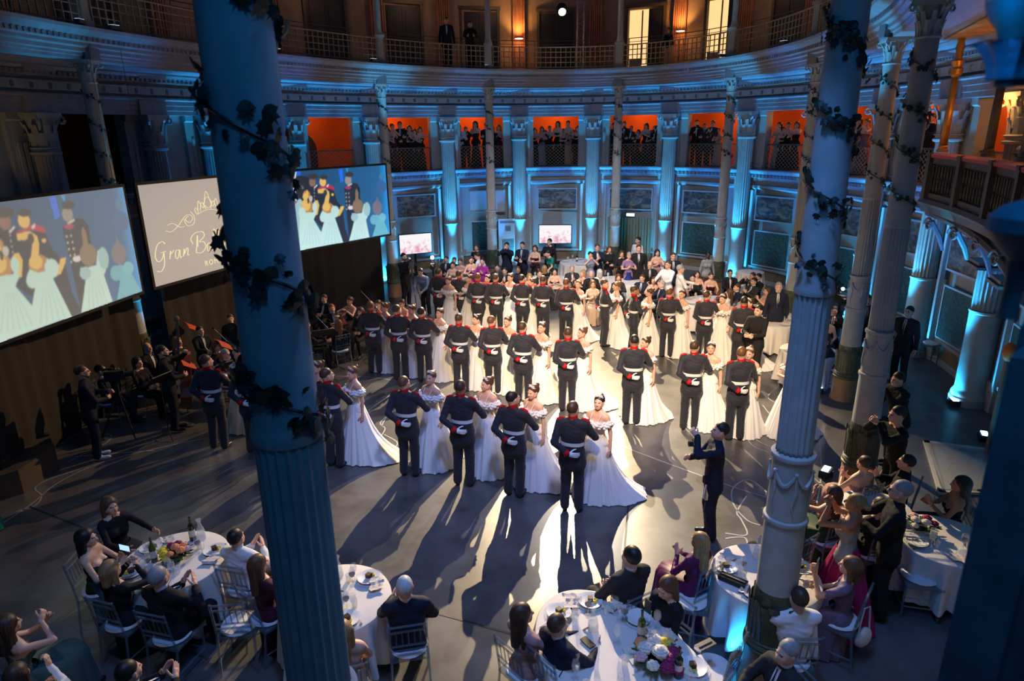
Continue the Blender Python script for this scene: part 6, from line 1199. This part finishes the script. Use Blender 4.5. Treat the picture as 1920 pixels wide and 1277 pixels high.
wine_me = MB().lathe([(.0, .001), (.034, .002), (.030, .006), (.005, .010), (.004, .085), (.018, .10), (.036, .13), (.038, .16), (.030, .205)], 16, cap=False).mesh('wine_glass', 'glass', True)
winein_me = MB().lathe([(.0, .104), (.018, .105), (.034, .13), (.035, .142), (.0, .142)], 14, cap=False).mesh('wine', 'wineglass', True)
tum_me = MB().lathe([(.0, .002), (.028, .002), (.034, .09), (.033, .09), (.026, .006), (.0, .006)], 16, cap=False).mesh('tumbler', 'glass', True)
bot_me = MB().lathe([(.0, .0), (.037, .0), (.038, .01), (.038, .19), (.030, .215), (.014, .24), (.013, .30), (.015, .305), (.015, .32), (.0, .32)], 20, cap=False)
bot_d = bot_me.mesh('bottle_glass', 'wineglass', True); bot_g = bot_me.mesh('bottle_glass', 'greenglass', True); botl = MB().lathe([(.0385, .06), (.0385, .15)], 20, cap=False).mesh('label', 'label', True)
car_me = MB().lathe([(.0, .0), (.055, .0), (.058, .02), (.045, .12), (.022, .19), (.020, .22), (.032, .26), (.030, .26), (.018, .22)], 20, cap=False).mesh('carafe', 'glass', True); carw = MB().lathe([(0, .004), (.052, .004), (.054, .02), (.047, .09), (0, .09)], 20, cap=False).mesh('water', 'water', True)
fork_me = MB().box((0, 0, .003), (.010, .12, .003)).box((0, .085, .003), (.022, .05, .003)).mesh('fork', 'silver'); knife_me = MB().box((0, 0, .003), (.012, .20, .003)).mesh('knife', 'silver')
def napkin_me(seed):
    rn = random.Random(seed); V = []
    for i in range(9):
        for j in range(9): V.append(((i / 8 - .5) * .22, (j / 8 - .5) * .15 + .02 * sin(i), .012 + .018 * abs(sin(i * 1.3 + seed)) + rn.uniform(0, .012)))
    return MB().add(V, [(i * 9 + j, (i + 1) * 9 + j, (i + 1) * 9 + j + 1, i * 9 + j + 1) for i in range(8) for j in range(8)]).mesh('napkin', 'napkin', True)
NAP = [napkin_me(k) for k in range(3)]
def put(name, me, x, y, z, rz, label, cat, group, parts=()):
    q = link(name, me, None, (x, y, z), rz); tag(q, label, cat, group)
    for nm, m2 in parts: link(nm, m2, q)
    return q
def bouquet(x, y, z, label, cols, seed=1, s=1.0):
    rn = random.Random(seed); q = empty('flower_centrepiece', (x, y, z), 0, label, 'flowers', 'table bouquets'); MB().lathe([(.0, .0), (.07, .0), (.085, .05), (.08, .055)], 20).build('bowl', 'black', q)
    lv = MB()
    for k in range(40): a = rn.uniform(0, 2 * pi); r_ = rn.uniform(.02, .15) * s; leaf_mb(lv, (cos(a) * r_ * .5, sin(a) * r_ * .5, .04), a, .03, 0, .07, .09 * s, .022, 0, 3)
    tag(lv.build('foliage', 'leaf', q), kind='stuff')
    for k, (c, ax, ay, rad) in enumerate(cols):
        h = MB(); x0, y0, z0 = ax * .13 * s, ay * .13 * s, .10 + .07 * s * (1 - (ax * ax + ay * ay) * .7)
        h.ball((x0, y0, z0), rad * .55 * s, 8)
        for layer, (n_, rr_, hh) in enumerate(((5, .55, .9), (7, .85, .45))):
            for m_ in range(n_):
                a = 2 * pi * m_ / n_ + layer * .4 + k; h.ball((x0 + cos(a) * rad * rr_ * .7 * s, y0 + sin(a) * rad * rr_ * .7 * s, z0 - rad * .25 * layer * s), rad * .5 * s, 6, 0, (1, 1, .7))
        h.build('blossom', c, q, True)
NUM = ['first', 'second', 'third', 'fourth', 'fifth', 'sixth', 'seventh', 'eighth', 'ninth', 'tenth']
def setting(c, rr_, ang, tname, i, z=.757, cake=True, rxy=(1, 1), rot=0.0):
    R_ = lambda a, r: (c[0] + r * (cos(a) * rxy[0] * cos(rot) - sin(a) * rxy[1] * sin(rot)), c[1] + r * (cos(a) * rxy[0] * sin(rot) + sin(a) * rxy[1] * cos(rot)))
    x, y = R_(ang, rr_ - .16); hr = int(round((pi / 2 - atan2(y - c[1], x - c[0])) / (pi / 6))) % 12; w_ = '%s at %s o\'clock' % (tname, ['twelve', 'one', 'two', 'three', 'four', 'five', 'six', 'seven', 'eight', 'nine', 'ten', 'eleven'][hr])
    put('charger_plate', charger_me, x, y, z, 0, 'clear glass charger on the ' + w_, 'plate', 'glass chargers'); p = put('dessert_plate', plate_me, x, y, z + .012, ang, 'white dessert plate on the ' + w_, 'plate', 'white dessert plates')
    if cake: k = empty('chocolate_dessert', (x, y, z + .014), ang, 'square chocolate dessert on the plate of the ' + w_, 'dessert', 'chocolate desserts'); link('cake', cake_me, k); link('garnish', garn_me, k)
    for n_, (da, dr) in enumerate(((.34, -.26), (.20, -.33))):
        gx, gy = R_(ang + da, rr_ + dr); g = put('wine_glass', wine_me, gx, gy, z, 0, '%s on the %s' % (('empty wine glass', 'wine glass holding dark wine')[n_], w_), 'glass', 'wine glasses', [('wine', winein_me)] if n_ else [])
    gx, gy = R_(ang + .5, rr_ - .30); put('tumbler', tum_me, gx, gy, z, 0, 'water tumbler on the ' + w_, 'glass', 'tumblers')
    gx, gy = R_(ang - .36, rr_ - .14); put('napkin', NAP[i % 3], gx, gy, z, ang + 1.2, 'crumpled beige napkin on the ' + w_, 'napkin', 'napkins')
    gx, gy = R_(ang + .24, rr_ - .13); put('fork', fork_me, gx, gy, z, ang + pi / 2 - pi, 'silver dessert fork on the ' + w_, 'cutlery', 'forks')
T1c, T2c, T3c, T4c, T5c, T6c = (-4.0, 6.62), (-1.93, 5.92), (1.02, 4.86), (2.78, 6.20), (5.15, 6.80), (4.72, 7.55)
T1N, T2N, T3N, T4N, T5N, T6N = 'round table at far left', 'table behind left pillar', 'long oval table', 'table behind right pillar', 'blue lit right table', 'small crowded table'
table_obj(T1c, .60, T1N, seed=1); table_obj(T2c, .58, T2N, seed=2); table_obj(T3c, 1.22, T3N, rot=radians(116), ry=.70, seed=3); table_obj(T4c, .58, T4N, seed=4); table_obj(T5c, .55, T5N, seed=5); table_obj(T6c, .42, T6N, seed=6)
for i, a in enumerate((20, 150, 215, 275)): setting(T1c, .60, radians(a), T1N, i)
for i, a in enumerate((-60, 45, 160)): setting(T2c, .58, radians(a), T2N, i)
for i, a in enumerate((-150, -105, -60, -20, 20, 62, 118, 160)): setting(T3c, 1.0, radians(a), T3N, i, rxy=(1.18, .66), rot=radians(116), cake=i not in (2, 6))
for i, a in enumerate((10, 165, 250)): setting(T4c, .58, radians(a), T4N, i)
for i, a in enumerate((190, 280)): setting(T5c, .55, radians(a), T5N, i, cake=False)
bouquet(-3.98, 6.63, .757, 'bright bouquet of yellow, orange and magenta flowers on left round table', [('yellow', -.9, -.1, .045), ('yellow', -.5, -.6, .05), ('yellow', -1.0, .4, .04), ('peach', .1, 0, .045), ('peach', .6, -.2, .05), ('peach', .5, .5, .04), ('magenta', -.1, .8, .045), ('magenta', -.5, .5, .04), ('pink', .9, .2, .04), ('peach', 0, -.7, .04), ('yellow', -.2, -1.0, .04)], 1, 1.15)
bouquet(-2.02, 5.95, .757, 'yellow bouquet half hidden by the left pillar', [('yellow', .8, 0, .045), ('yellow', .3, .5, .045), ('yellow', .3, -.6, .04), ('cream', -.5, 0, .04), ('magenta', .9, -.6, .03)], 2, 1.0)
bouquet(1.30, 4.95, .757, 'low bouquet of cream roses, green and magenta blooms on the oval table', [('cream', -.6, .1, .055), ('cream', 0, .6, .055), ('cream', .1, -.3, .058), ('cream', -.4, -.9, .045), ('magenta', .6, -.6, .055), ('magenta', .9, -.1, .05), ('magenta', .3, -1.0, .05), ('yellow', .5, .5, .045), ('yellow', .8, .8, .04), ('peach', -.7, .8, .045), ('pink', -.9, -.3, .045), ('peach', 0, 1.1, .04), ('magenta', .9, -.9, .045)], 3, 1.35)
bouquet(4.98, 7.0, .757, 'pale and red bouquet on the blue lit table', [('cream', -.6, 0, .05), ('cream', 0, -.5, .05), ('magenta', .5, .2, .05), ('magenta', .8, -.4, .045), ('pink', -.3, .7, .05), ('cream', -.9, -.5, .04)], 4, 1.1)
def bottle(px, py, lb, g=False):
    p = G(px, py, .76); put('wine_bottle', bot_g if g else bot_d, p[0], p[1], .757, 0, lb, 'bottle', 'wine bottles', [('label', botl)])
bottle(290, 1052, 'green wine bottle left of the bright bouquet on the left round table', True); bottle(362, 1012, 'dark wine bottle at far side of the left round table'); bottle(1202, 1195, 'green wine bottle behind the cream rose bouquet', True); bottle(1271, 1268, 'dark wine bottle right of the cream rose bouquet')
for (px, py, lb) in ((378, 1008, 'water carafe beside the dark bottle on the left round table'), (635, 1080, 'water carafe at the right edge of the left pillar'), (1112, 1180, 'water carafe at left side of the oval table'), (1420, 1045, 'water carafe at the left edge of the right pillar')):
    p = G(px, py, .76); put('carafe', car_me, p[0], p[1], .757, 0, lb, 'carafe', 'water carafes', [('water', carw)])
def lying(name, px, py, rz, dims, m_, lb, cat, z=.757):
    p = G(px, py, z); q = empty(name, p, rz, lb, cat); MB().box((0, 0, dims[2] / 2 + .004), dims).build('casing', m_, q); return q
q = lying('smartphone', 1058, 1142, 1.1, (.075, .15, .010), 'phone', 'black phone lying near the tip of the oval table', 'phone'); lying('smartphone', 1102, 1206, .6, (.075, .15, .012), 'phone', 'phone by the young man\'s hands on the oval table', 'phone'); lying('smartphone', 400, 1042, 1.5, (.07, .14, .01), 'phone', 'black phone at the right edge of the left round table', 'phone')
q = lying('clutch_bag', 1374, 1092, -.7, (.30, .11, .05), 'phone', 'shiny black clutch bag on the round table behind the right pillar', 'bag'); MB().box((0, 0, .06), (.26, .02, .008)).build('clasp', 'silver', q)
q = lying('clutch_bag', 1322, 1215, .5, (.20, .09, .04), 'silver', 'pale clutch at the right edge of the oval table', 'bag'); MB().box((0, 0, .05), (.16, .015, .008)).build('clasp', 'silver', q)
q = lying('menu_card', 1190, 1228, .3, (.16, .22, .003), 'paper', 'folded white menu card beside the cream rose bouquet', 'card')
# far tables
for (c, r, lb) in (((5.75, 18.3), .85, 'far round table before the right marble panels'), ((6.75, 16.3), .6, 'far round table left of the right pillar'), ((1.2, 21.6), .8, 'far round table behind the back row of dancers'), ((3.6, 21.3), .8, 'far round table before the gold curtain'), ((-1.6, 21.4), .8, 'far round table right of the camera lamp'), ((2.6, 24.6), .75, 'pale round table right of the lit wall screen'), ((5.6, 24.0), .7, 'round table behind the two waiters'), ((7.75, 21.0), .42, 'tall skirted table before the right blue column'), ((6.6, 13.9), .6, 'shaded round table right of the near right pillar')):
    tall = 'tall' in lb; table_obj(c, r, lb, seed=len(lb), z=1.05 if tall else .75, drop=1.0 if tall else .7, group='far banquet tables')
    if not tall:
        rn = random.Random(len(lb))
        for k in range(5): a = rn.uniform(0, 6.28); put('wine_glass', wine_me, c[0] + cos(a) * r * .6, c[1] + sin(a) * r * .6, .757, 0, '%s wine glass on the %s' % (NUM[k], lb), 'glass', 'far wine glasses')
        for k in range(4): a = k * 1.57 + rn.uniform(-.3, .3); put('dessert_plate', plate_me, c[0] + cos(a) * r * .75, c[1] + sin(a) * r * .75, .757, 0, '%s plate on the %s' % (NUM[k], lb), 'plate', 'far plates')
        put('wine_bottle', bot_d, c[0] - .1, c[1] + .12, .757, 0, 'dark wine bottle on the ' + lb, 'bottle', 'far wine bottles', [('label', botl)])
bouquet(5.95, 18.2, .757, 'small yellow and mauve bouquet on the far round table', [('yellow', .4, 0, .06), ('yellow', 0, .5, .05), ('magenta', -.6, 0, .06), ('cream', 0, -.6, .05)], 7, 1.1)

# ================================================================== near guests
GN = 'near table guests'; K = dict
def ns(px, py, lb, to, **k): return seated(px, py, lb, to=to, group=GN, **k)
ns(205, 934, 'woman with brown hair in black reaching towards the left round table', T1c, fem=True, outfit='sleeves', top='black', bottom='black', hair='long', hcol='chestnut', arms=('reach', 'table'), skirt=(.22, 9, 'black'))
ns(163, 992, 'woman with dark curly hair in green clapping at the left round table', T1c, fem=True, outfit='bare', top='green', bottom='green', hair='curly', hcol='black', arms=CLAP, skirt=(.24, 9, 'floral'))
r, B, l_ = ns(208, 1048, 'blond bobbed woman in black filming at the left round table', (-3.6, 8.0), fem=True, outfit='sleeves', top='black', bottom='black', hair='bob', hcol='blond', arms=('camup', 'camup'), skirt=(.22, 9, 'black'))
g = G(234, 1027, 1.28); q = empty('smartphone', g, r.rotation_euler[2], 'glowing phone held sideways by the blond woman', 'phone'); c_ = link('casing', PHONE, q); c_.rotation_euler = (0, pi / 2, 0); c_ = link('screen', PSCR, q); c_.rotation_euler = (0, pi / 2, 0)
ns(298, 1060, 'grey haired man in black suit seen from behind at the left round table', (-3.3, 7.0), top='black', bottom='black', hcol='grey', arms=CLAP, scale=1.0)
ns(443, 990, 'man in white dinner jacket clapping right of the left round table', (-2.4, 9.5), top='white', bottom='black', hcol='black', arms=CLAP, tie='bow')
ns(487, 1038, 'long haired woman in dark plum shawl left of the huge pillar', (-2.0, 6.9), fem=True, outfit='sleeves', top='plum', bottom='plum', hair='long', hcol='chestnut', arms=CLAP, skirt=(.22, 9, 'plum'))
ns(757, 1078, 'balding grey haired man in navy suit seated right of the left pillar', (-1.6, 8.0), top='navy', bottom='navy', hcol='white', hair='crop', arms=('table', 'lap'), scale=1.0)
ns(640, 1160, 'blond woman mostly hidden behind the left pillar foot', (-1.9, 6.0), fem=True, outfit='bare', top='beige', bottom='beige', hair='long', hcol='blond', arms=('table', 'lap'), skirt=(.24, 9, 'beige'))
ns(984, 1130, 'woman in dusty pink blouse seated at the left of the oval table', (1.5, 6.4), fem=True, outfit='shortsleeve', top='pink', bottom='cream', hair='long', hcol='brown', arms=('lap', 'table'), skirt=(.26, 9, 'cream'), head=(-.3, 0))
ns(1050, 1150, 'young man in navy suit seated beside the woman in pink', (1.6, 6.0), top='navy', bottom='navy', hcol='brown', arms=('table', 'table'))
ns(1181, 1022, 'tall dark haired man in charcoal suit with his back to the oval table', (1.9, 9.5), top='charcoal', bottom='charcoal', hcol='black', arms=('lap', 'lap'), scale=1.04, yaw=.5)
r, B, l_ = ns(1253, 1082, 'woman in black looking down at her phone at the oval table', (1.0, 5.2), fem=True, outfit='sleeves', top='black', bottom='black', hair='bob', hcol='chestnut', arms=('phonelow', 'phonelow'), skirt=(.24, 9, 'navy'), head=(0, .3))
g = G(1215, 1137, 1.02); q = empty('smartphone', g, 2.2, 'dark phone in the hands of the woman in black', 'phone'); link('casing', PHONE, q)
ns(1310, 996, 'blond woman in purple sequinned jacket clapping left of the right pillar', (2.4, 9.0), fem=True, outfit='sleeves', top='purple', bottom='purple', hair='long', hcol='blond', arms=CLAP, skirt=(.28, 9, 'purple'), yaw=.55)
r, B, l_ = ns(1592, 1042, 'woman in mauve dress photographing with a pale phone', (2.5, 6.6), fem=True, outfit='shortsleeve', top='mauve', bottom='mauve', hair='bob', hcol='chestnut', arms=('phone', 'phonelow'), skirt=(.26, 11, 'mauve'))
g = G(1533, 1060, 1.22); q = empty('smartphone', g, .9, 'pale phone raised by the woman in mauve', 'phone'); link('casing', PHONE, q).data = MB().box((0, 0, 0), (.075, .010, .150)).mesh('casing', 'silver')
ns(1498, 1098, 'man in pale blue white jacket seen from behind at the right pillar', (2.7, 6.4), top='white', bottom='black', hcol='brown', hair='crop', arms=('table', 'table'), tie=False, scale=1.0)
ns(1490, 945, 'man in black jacket seated at the right edge of the right pillar', (2.2, 8.5), top='black', bottom='black', hcol='brown', arms=CLAP)
ns(1474, 1205, 'grey haired man in dark suit at the foot of the right pillar', (1.3, 5.6), top='charcoal', bottom='black', hcol='grey', arms=('table', 'table'), yaw=1.9)
standing(1605, 926, 'blond woman with bun in backless top and wide magenta tulle skirt filming', yaw=.75, h=1.68, fem=True, outfit='bare', top='silver', bottom='magenta', hair='lowbun', hcol='blond', arms=('camup', 'camup'), skirt=(.42, 15, 'magenta'), group=GN, skin='tan')
standing(1690, 902, 'big man with glasses in black suit standing over the clapping guests', yaw=1.1, h=1.78, top='black', bottom='black', hcol='grey', arms=('phonelow', 'table'), tie=False, glasses=True, group=GN)
ns(1562, 908, 'dark haired woman in gold and green dress clapping high', (3.2, 9.5), fem=True, outfit='bare', top='green', bottom='green', hair='long', hcol='brown', arms=('camup', 'clapB'), skirt=(.26, 9, 'green'), skin='tan')
ns(1620, 853, 'woman with curly hair and pale backless dress clapping before the teal column', (4.0, 10), fem=True, outfit='bare', top='rose', bottom='rose', hair='lowbun', hcol='brown', arms=CLAP, skirt=(.24, 9, 'rose'))
ns(1698, 852, 'man in black suit seated behind the small crowded table', (4.0, 9.0), top='black', bottom='black', hcol='black', arms=CLAP, tie=False)
ns(1650, 930, 'dark haired guest in black seated between the magenta skirt and the big man', (4.0, 9.0), fem=True, outfit='sleeves', top='black', bottom='black', hair='lowbun', hcol='brown', arms=('table', 'table'), skirt=(.22, 9, 'black'))
ns(1800, 892, 'woman with long black hair and bare arms clapping at far right', (5.2, 7.6), fem=True, outfit='bare', top='black', bottom='black', hair='long', hcol='black', arms=CLAP, skirt=(.24, 9, 'black'), skin='tan')
ns(1600, 838, 'slim guest in green dress seated beside the teal column', (4.2, 10), fem=True, outfit='bare', top='green', bottom='green', hair='bun', hcol='black', arms=CLAP, skirt=(.22, 9, 'green')) if False else None
ns(15, 1150, 'person in floral dress raising a phone at the left edge', (-4.0, 6.4), fem=True, outfit='bare', top='floral', bottom='floral', hair='curly', hcol='brown', arms=('phone', 'camup'), skirt=(.24, 9, 'floral'))
ns(30, 1240, 'dark haired guest in white shawl at the bottom left corner', (-4.4, 5.6), fem=True, outfit='sleeves', top='shirt', bottom='shirt', hair='long', hcol='brown', arms=('phonelow', 'phone'), skirt=(.24, 9, 'cream'))
ns(242, 1236, 'dark haired man clapping at the bottom edge left of the pillar', (-2.8, 5.6), top='black', bottom='black', hcol='black', arms=CLAP)
l_ = G(-42, 1000, 0); person((l_[0], l_[1], 0), 2.2, 'guest in long teal satin gown cut off by the left edge', GN, 'bare', True, top='teal', bottom='teal', hair='long', hcol='brown', arms=('down', 'down'), scale=.95, skirt=(.34, 11, 'teal'))
for (px, py, yw, lb) in ((440, 1110, .1, 'clear empty chair behind the man in white jacket'), (1342, 1190, .85, 'blue glowing empty clear chair at the oval table'), (1725, 1075, 2.9, 'empty clear chair with blue lit seat before the far right table'), (1298, 1065, 1.3, 'empty clear chair beside the sequinned jacket'), (585, 1250, .3, 'empty clear chair low against the left pillar')):
    g = G(px, py, .88 if py != 1075 else .5); chair(g[0], g[1], yw, lb)
g = G(1620, 1180, .4); q = empty('shoulder_bag', (g[0], g[1], .18), .4, 'pale blue soft bag hanging behind the woman in mauve', 'bag'); MB().ball((0, 0, .12), .12, 14, 0, (1, .5, 1)).build('pouch', 'cushion', q, True); MB().tube([(-.08, 0, .2), (-.05, 0, .5), (.03, 0, .5), (.08, 0, .2)], .010, 5).build('strap', 'cushion', q)

g = G(1365, 1245, .2); light('cloth_uplight', 'SPOT', (g[0] + .1, g[1] + .15, .12), 34, CYAN, .04, (T4c[0] - .3, T4c[1] - .45, .55), 110, .9); light('uplight_glow', 'POINT', (g[0] - .05, g[1] + .05, .3), 2.2, BLUE, .05)
HOURS = ['twelve', 'one', 'two', 'three', 'four', 'five', 'six', 'seven', 'eight', 'nine', 'ten', 'eleven']
for k in range(12):                                             # more glassware standing round the rose bouquet
    a = pi / 2 - k * pi / 6; d_ = .30 + .09 * (k % 3); x, y = 1.24 + cos(a) * d_ * .8, 4.93 + sin(a) * d_ * 1.35; q_ = np.array([x - T3c[0], y - T3c[1]]); ro = radians(116)
    if hypot((q_[0] * cos(ro) + q_[1] * sin(ro)) / 1.16, (-q_[0] * sin(ro) + q_[1] * cos(ro)) / .64) > 1: continue
    put('wine_glass' if k % 3 else 'tumbler', wine_me if k % 3 else tum_me, x, y, .757, 0, 'clear %s at %s o\'clock from the cream rose bouquet' % ('stemmed glass' if k % 3 else 'tumbler', HOURS[k]), 'glass', 'glasses in the middle of the oval table')
# ================================================================== red railed box at the right, seen close
BT = [73.6, 80.6, 88, 95, 101]; OB = 1.5
bxo = empty('gallery_box', (*E(84, OB), 0), 0, 'carved theatre box with red velvet rail bulging from the right wall', 'theatre box'); bo = np.array([*E(84, OB), 0])
def rel(mb): mb.v = [v - bo for v in mb.v]; return mb
rel(MB().sweep([(OB - .06, 3.86), (OB - .10, 3.92), (OB - .06, 4.0), (OB + .9, 4.0), (OB + .9, 3.72), (OB, 3.72)], 73, 104, 16)).build('floor_slab', 'carved', bxo)
for k in range(4):
    ta, tb = BT[k], BT[k + 1]
    rel(MB().sweep([(OB, 4.0), (OB, 4.12), (OB + .06, 4.12), (OB + .06, 4.0)], ta, tb, 5)).build('plinth', 'carved', bxo)
    rel(MB().sweep([(OB, 4.72), (OB, 4.86), (OB + .08, 4.86), (OB + .08, 4.72)], ta, tb, 5)).build('top_moulding', 'carved', bxo)
    rel(MB().sweep([(OB - .05, 4.84), (OB - .07, 4.90), (OB + .0, 4.94), (OB + .16, 4.93), (OB + .17, 4.84)], ta + .4, tb - .4, 6)).build('velvet_rail', 'red', bxo, True)
    rel(MB().sweep([(OB + .04, 4.10), (OB + .04, 4.74), (OB + .06, 4.74), (OB + .06, 4.10)], ta, tb, 5)).build('back_panel', 'black', bxo)
    for r_, (z0, z1) in enumerate(((4.16, 4.40), (4.44, 4.68))):
        for j in range(9):
            t = ta + (tb - ta) * (j + .9) / 10.4; e = E(t, OB + .02) - bo[:2]; mb = MB(); mb.tube([(e[0], e[1], z0), (e[0] + .01, e[1] + .01, z0 + .07), (e[0] - .01, e[1] - .01, z0 + .15), (e[0], e[1], z1)], [.012, .026, .014, .022], 6); mb.build('pierced_baluster', 'carved', bxo)
for t in BT:
    e = E(t, OB - .01) - bo[:2]; d = Et(t, OB); MB().box((e[0], e[1], 4.45), (.17, .13, .92), atan2(d[1], d[0])).box((e[0], e[1], 4.90), (.20, .16, .06), atan2(d[1], d[0])).build('post', 'carved', bxo)
# arch and scroll brackets beneath
mb = MB(); pts = [(*(E(t, OB + .1) - bo[:2]), 3.72 - .42 * ((t - 74) / 26) ** 1.6) for t in np.linspace(74, 100, 16)]; mb.tube(pts, .10, 8); mb.build('arch_moulding', 'carved', bxo, True)
for t in (75.5, 81.5, 87, 92.5):
    e = E(t, OB - .02) - bo[:2]; mb = MB(); pts = []
    for q_ in range(22): th = q_ * .45; rr_ = .14 * (1 - q_ / 26); pts.append((e[0] + .02 * q_ / 20, e[1] + rr_ * cos(th), 3.50 + rr_ * sin(th)))
    mb.tube(pts, [.028] * 22, 6); mb.tube([(e[0], e[1] - .1, 3.58), (e[0] + .25, e[1] - .05, 3.25), (e[0] + .4, e[1], 2.95)], [.05, .05, .03], 6); mb.build('scroll_bracket', 'entab', bxo, True)
for k, (t, z) in enumerate(((84.5, 3.05), (90, 3.0))):
    e = E(t, 1.9) - bo[:2]; d = Et(t, 1.9); MB().box((e[0], e[1], z), (.75, .5, .05), atan2(d[1], d[0])).box((e[0], e[1], z + .07), (.65, .42, .05), atan2(d[1], d[0])).build('bracket_shelf', 'entab', bxo)
    qv = E(t, 1.95); light('shelf_uplight', 'SPOT', (qv[0], qv[1], 2.1), 40, BLUE, .03, (qv[0] + .1, qv[1], 3.0), 50, .5)
# gilded columns of the box
for k, (t, lb, m_) in enumerate(((74.2, 'gilded column standing at the left end of the red railed box', 'gold'), (84, 'brown wooden column behind the second panel of the box', 'carved'), (92, 'dark wooden column at the right of the box', 'carved'))):
    e = E(t, OB + .12); q = empty('box_column', (e[0], e[1], 4.95), 0, lb, 'column', 'columns of the red railed box')
    MB().lathe([(.11, 0), (.11, .05), (.08, .07), (.09, .10), (.075, .13)], 20).build('foot', m_, q, True); MB().lathe([(.075, .13), (.070, .7), (.058, 1.45)], 48, mod=flutes(12, .10)).build('shaft', m_, q, 'all'); MB().lathe([(.058, 1.45), (.11, 1.50), (.12, 1.60), (.085, 1.64), (.11, 1.70), (.125, 1.75), (.07, 1.78), (.06, 1.9), (.085, 2.0), (.06, 2.1), (.075, 2.2)], 24).build('capital', m_, q, True)
e = np.array(E(86, 1.0)); cn = empty('box_canopy', (e[0], e[1], 0), 0, 'boarded wooden canopy glowing orange above the red railed box', 'canopy')
A = [E(72.8, OB - .1), E(104, OB - .1), E(104, 3.0), E(72.8, 3.0)]
for k in range(12):
    u0, u1 = k / 12, (k + .94) / 12; P4 = [A[0] * (1 - u0) + A[1] * u0, A[0] * (1 - u1) + A[1] * u1, A[3] * (1 - u1) + A[2] * u1, A[3] * (1 - u0) + A[2] * u0]
    MB().add([(*(p - e), 7.12) for p in P4] + [(*(p - e), 7.17) for p in P4], [(0, 1, 2, 3), (7, 6, 5, 4), (0, 4, 5, 1), (1, 5, 6, 2), (2, 6, 7, 3), (3, 7, 4, 0)]).build('board', 'canopy', cn)
qv = E(80, 1.9); light('box_lamp', 'POINT', (qv[0], qv[1], 5.9), 22, (1, .45, .10), .1); qv = E(92, 2.2); light('box_lamp', 'POINT', (qv[0], qv[1], 5.6), 16, (1, .42, .10), .1)
g_ = E(90, 1.75); bouquet(g_[0], g_[1], 4.96, 'dark bouquet with one orange bloom on the box rail', [('peach', 0, 0, .07), ('magenta', .6, .4, .05), ('cream', -.6, -.2, .04)], 9, 1.6)
for (t, zz) in ((96, 2.55), (99, 2.5)):
    pass
q = empty('orange_vase', G(1893, 660, 1.9), 0, 'orange ceramic disc ornament between the blue lit shafts at right', 'ornament'); MB().ball((0, 0, 0), .13, 16, 0, (.8, .8, 1.3)).build('disc', 'orange', q, True); MB().box((0, 0, -1.0), (.06, .06, 1.75)).build('stem', 'metal', q)
# close columns beside the camera: pilaster at the right edge, out of focus
d0 = ray(1750, 1277); d0 = d0 / hypot(d0[0], d0[1]); d1 = np.array([d0[1], -d0[0]]); pe = d0[:2] * 1.5      # left edge of the pilaster
cpos = pe + d1 * .262 + d0[:2] * .05; nrm = atan2(-cpos[1], -cpos[0]) - pi / 2
nc = empty('near_pilaster', (cpos[0], cpos[1], 0), nrm, 'out of focus fluted pilaster close by at the right edge', 'pilaster')
mb = MB().box((0, -.10, 2.55), (.52, .12, 5.10))
for k in range(3): mb.box((-.20 + k * .20, 0, 2.53), (.10, .10, 5.06))
mb.build('shaft', 'frieze', nc)
d = ray(1925, 425); d = d / hypot(d[0], d[1]); cp = d * 1.25; v = empty('finial', (cp[0], cp[1], EYE + cp[2]), 0, 'blurred flared stone finial close at the right edge', 'ornament')
MB().lathe([(.012, -.10), (.015, -.05), (.034, -.03), (.052, -.006), (.05, .014), (.034, .03), (.014, .038)], 28).build('cup', 'frieze', v, True); MB().lathe([(.014, -.14), (.012, -.10)], 20).build('stem', 'frieze', v, True)
d = ray(1905, 95); d = d / hypot(d[0], d[1]); cp = d * 1.3; v = empty('leafy_bracket', (cp[0], cp[1], EYE + cp[2]), 0, 'blurred curling leaf capital close at the top right', 'capital')
mb = MB()
for k in range(9): a = 2 * pi * k / 9; leaf_mb(mb, (0, 0, 0), a, .02, -.04, .07, .05, .02)
mb.build('leaf_ring', 'frieze', v); MB().lathe([(.02, -.05), (.02, .0), (.03, .03), (.045, .05), (.05, .07)], 24).build('core', 'carved', v, True)
light('near_led', 'POINT', (cp[0] - .1, cp[1] - .05, EYE + .15), .9, BLUE, .05)
# gallery warm light behind the openings
for i in range(3, 14):
    ta, tb = OUT_T[i], OUT_T[i + 1]; tm = (ta + tb) / 2; qv = E(tm, 4.1); light('gallery_warm_light', 'POINT', (qv[0], qv[1], 6.2), 26 if i > 3 else 14, (1, .40, .10), .1)
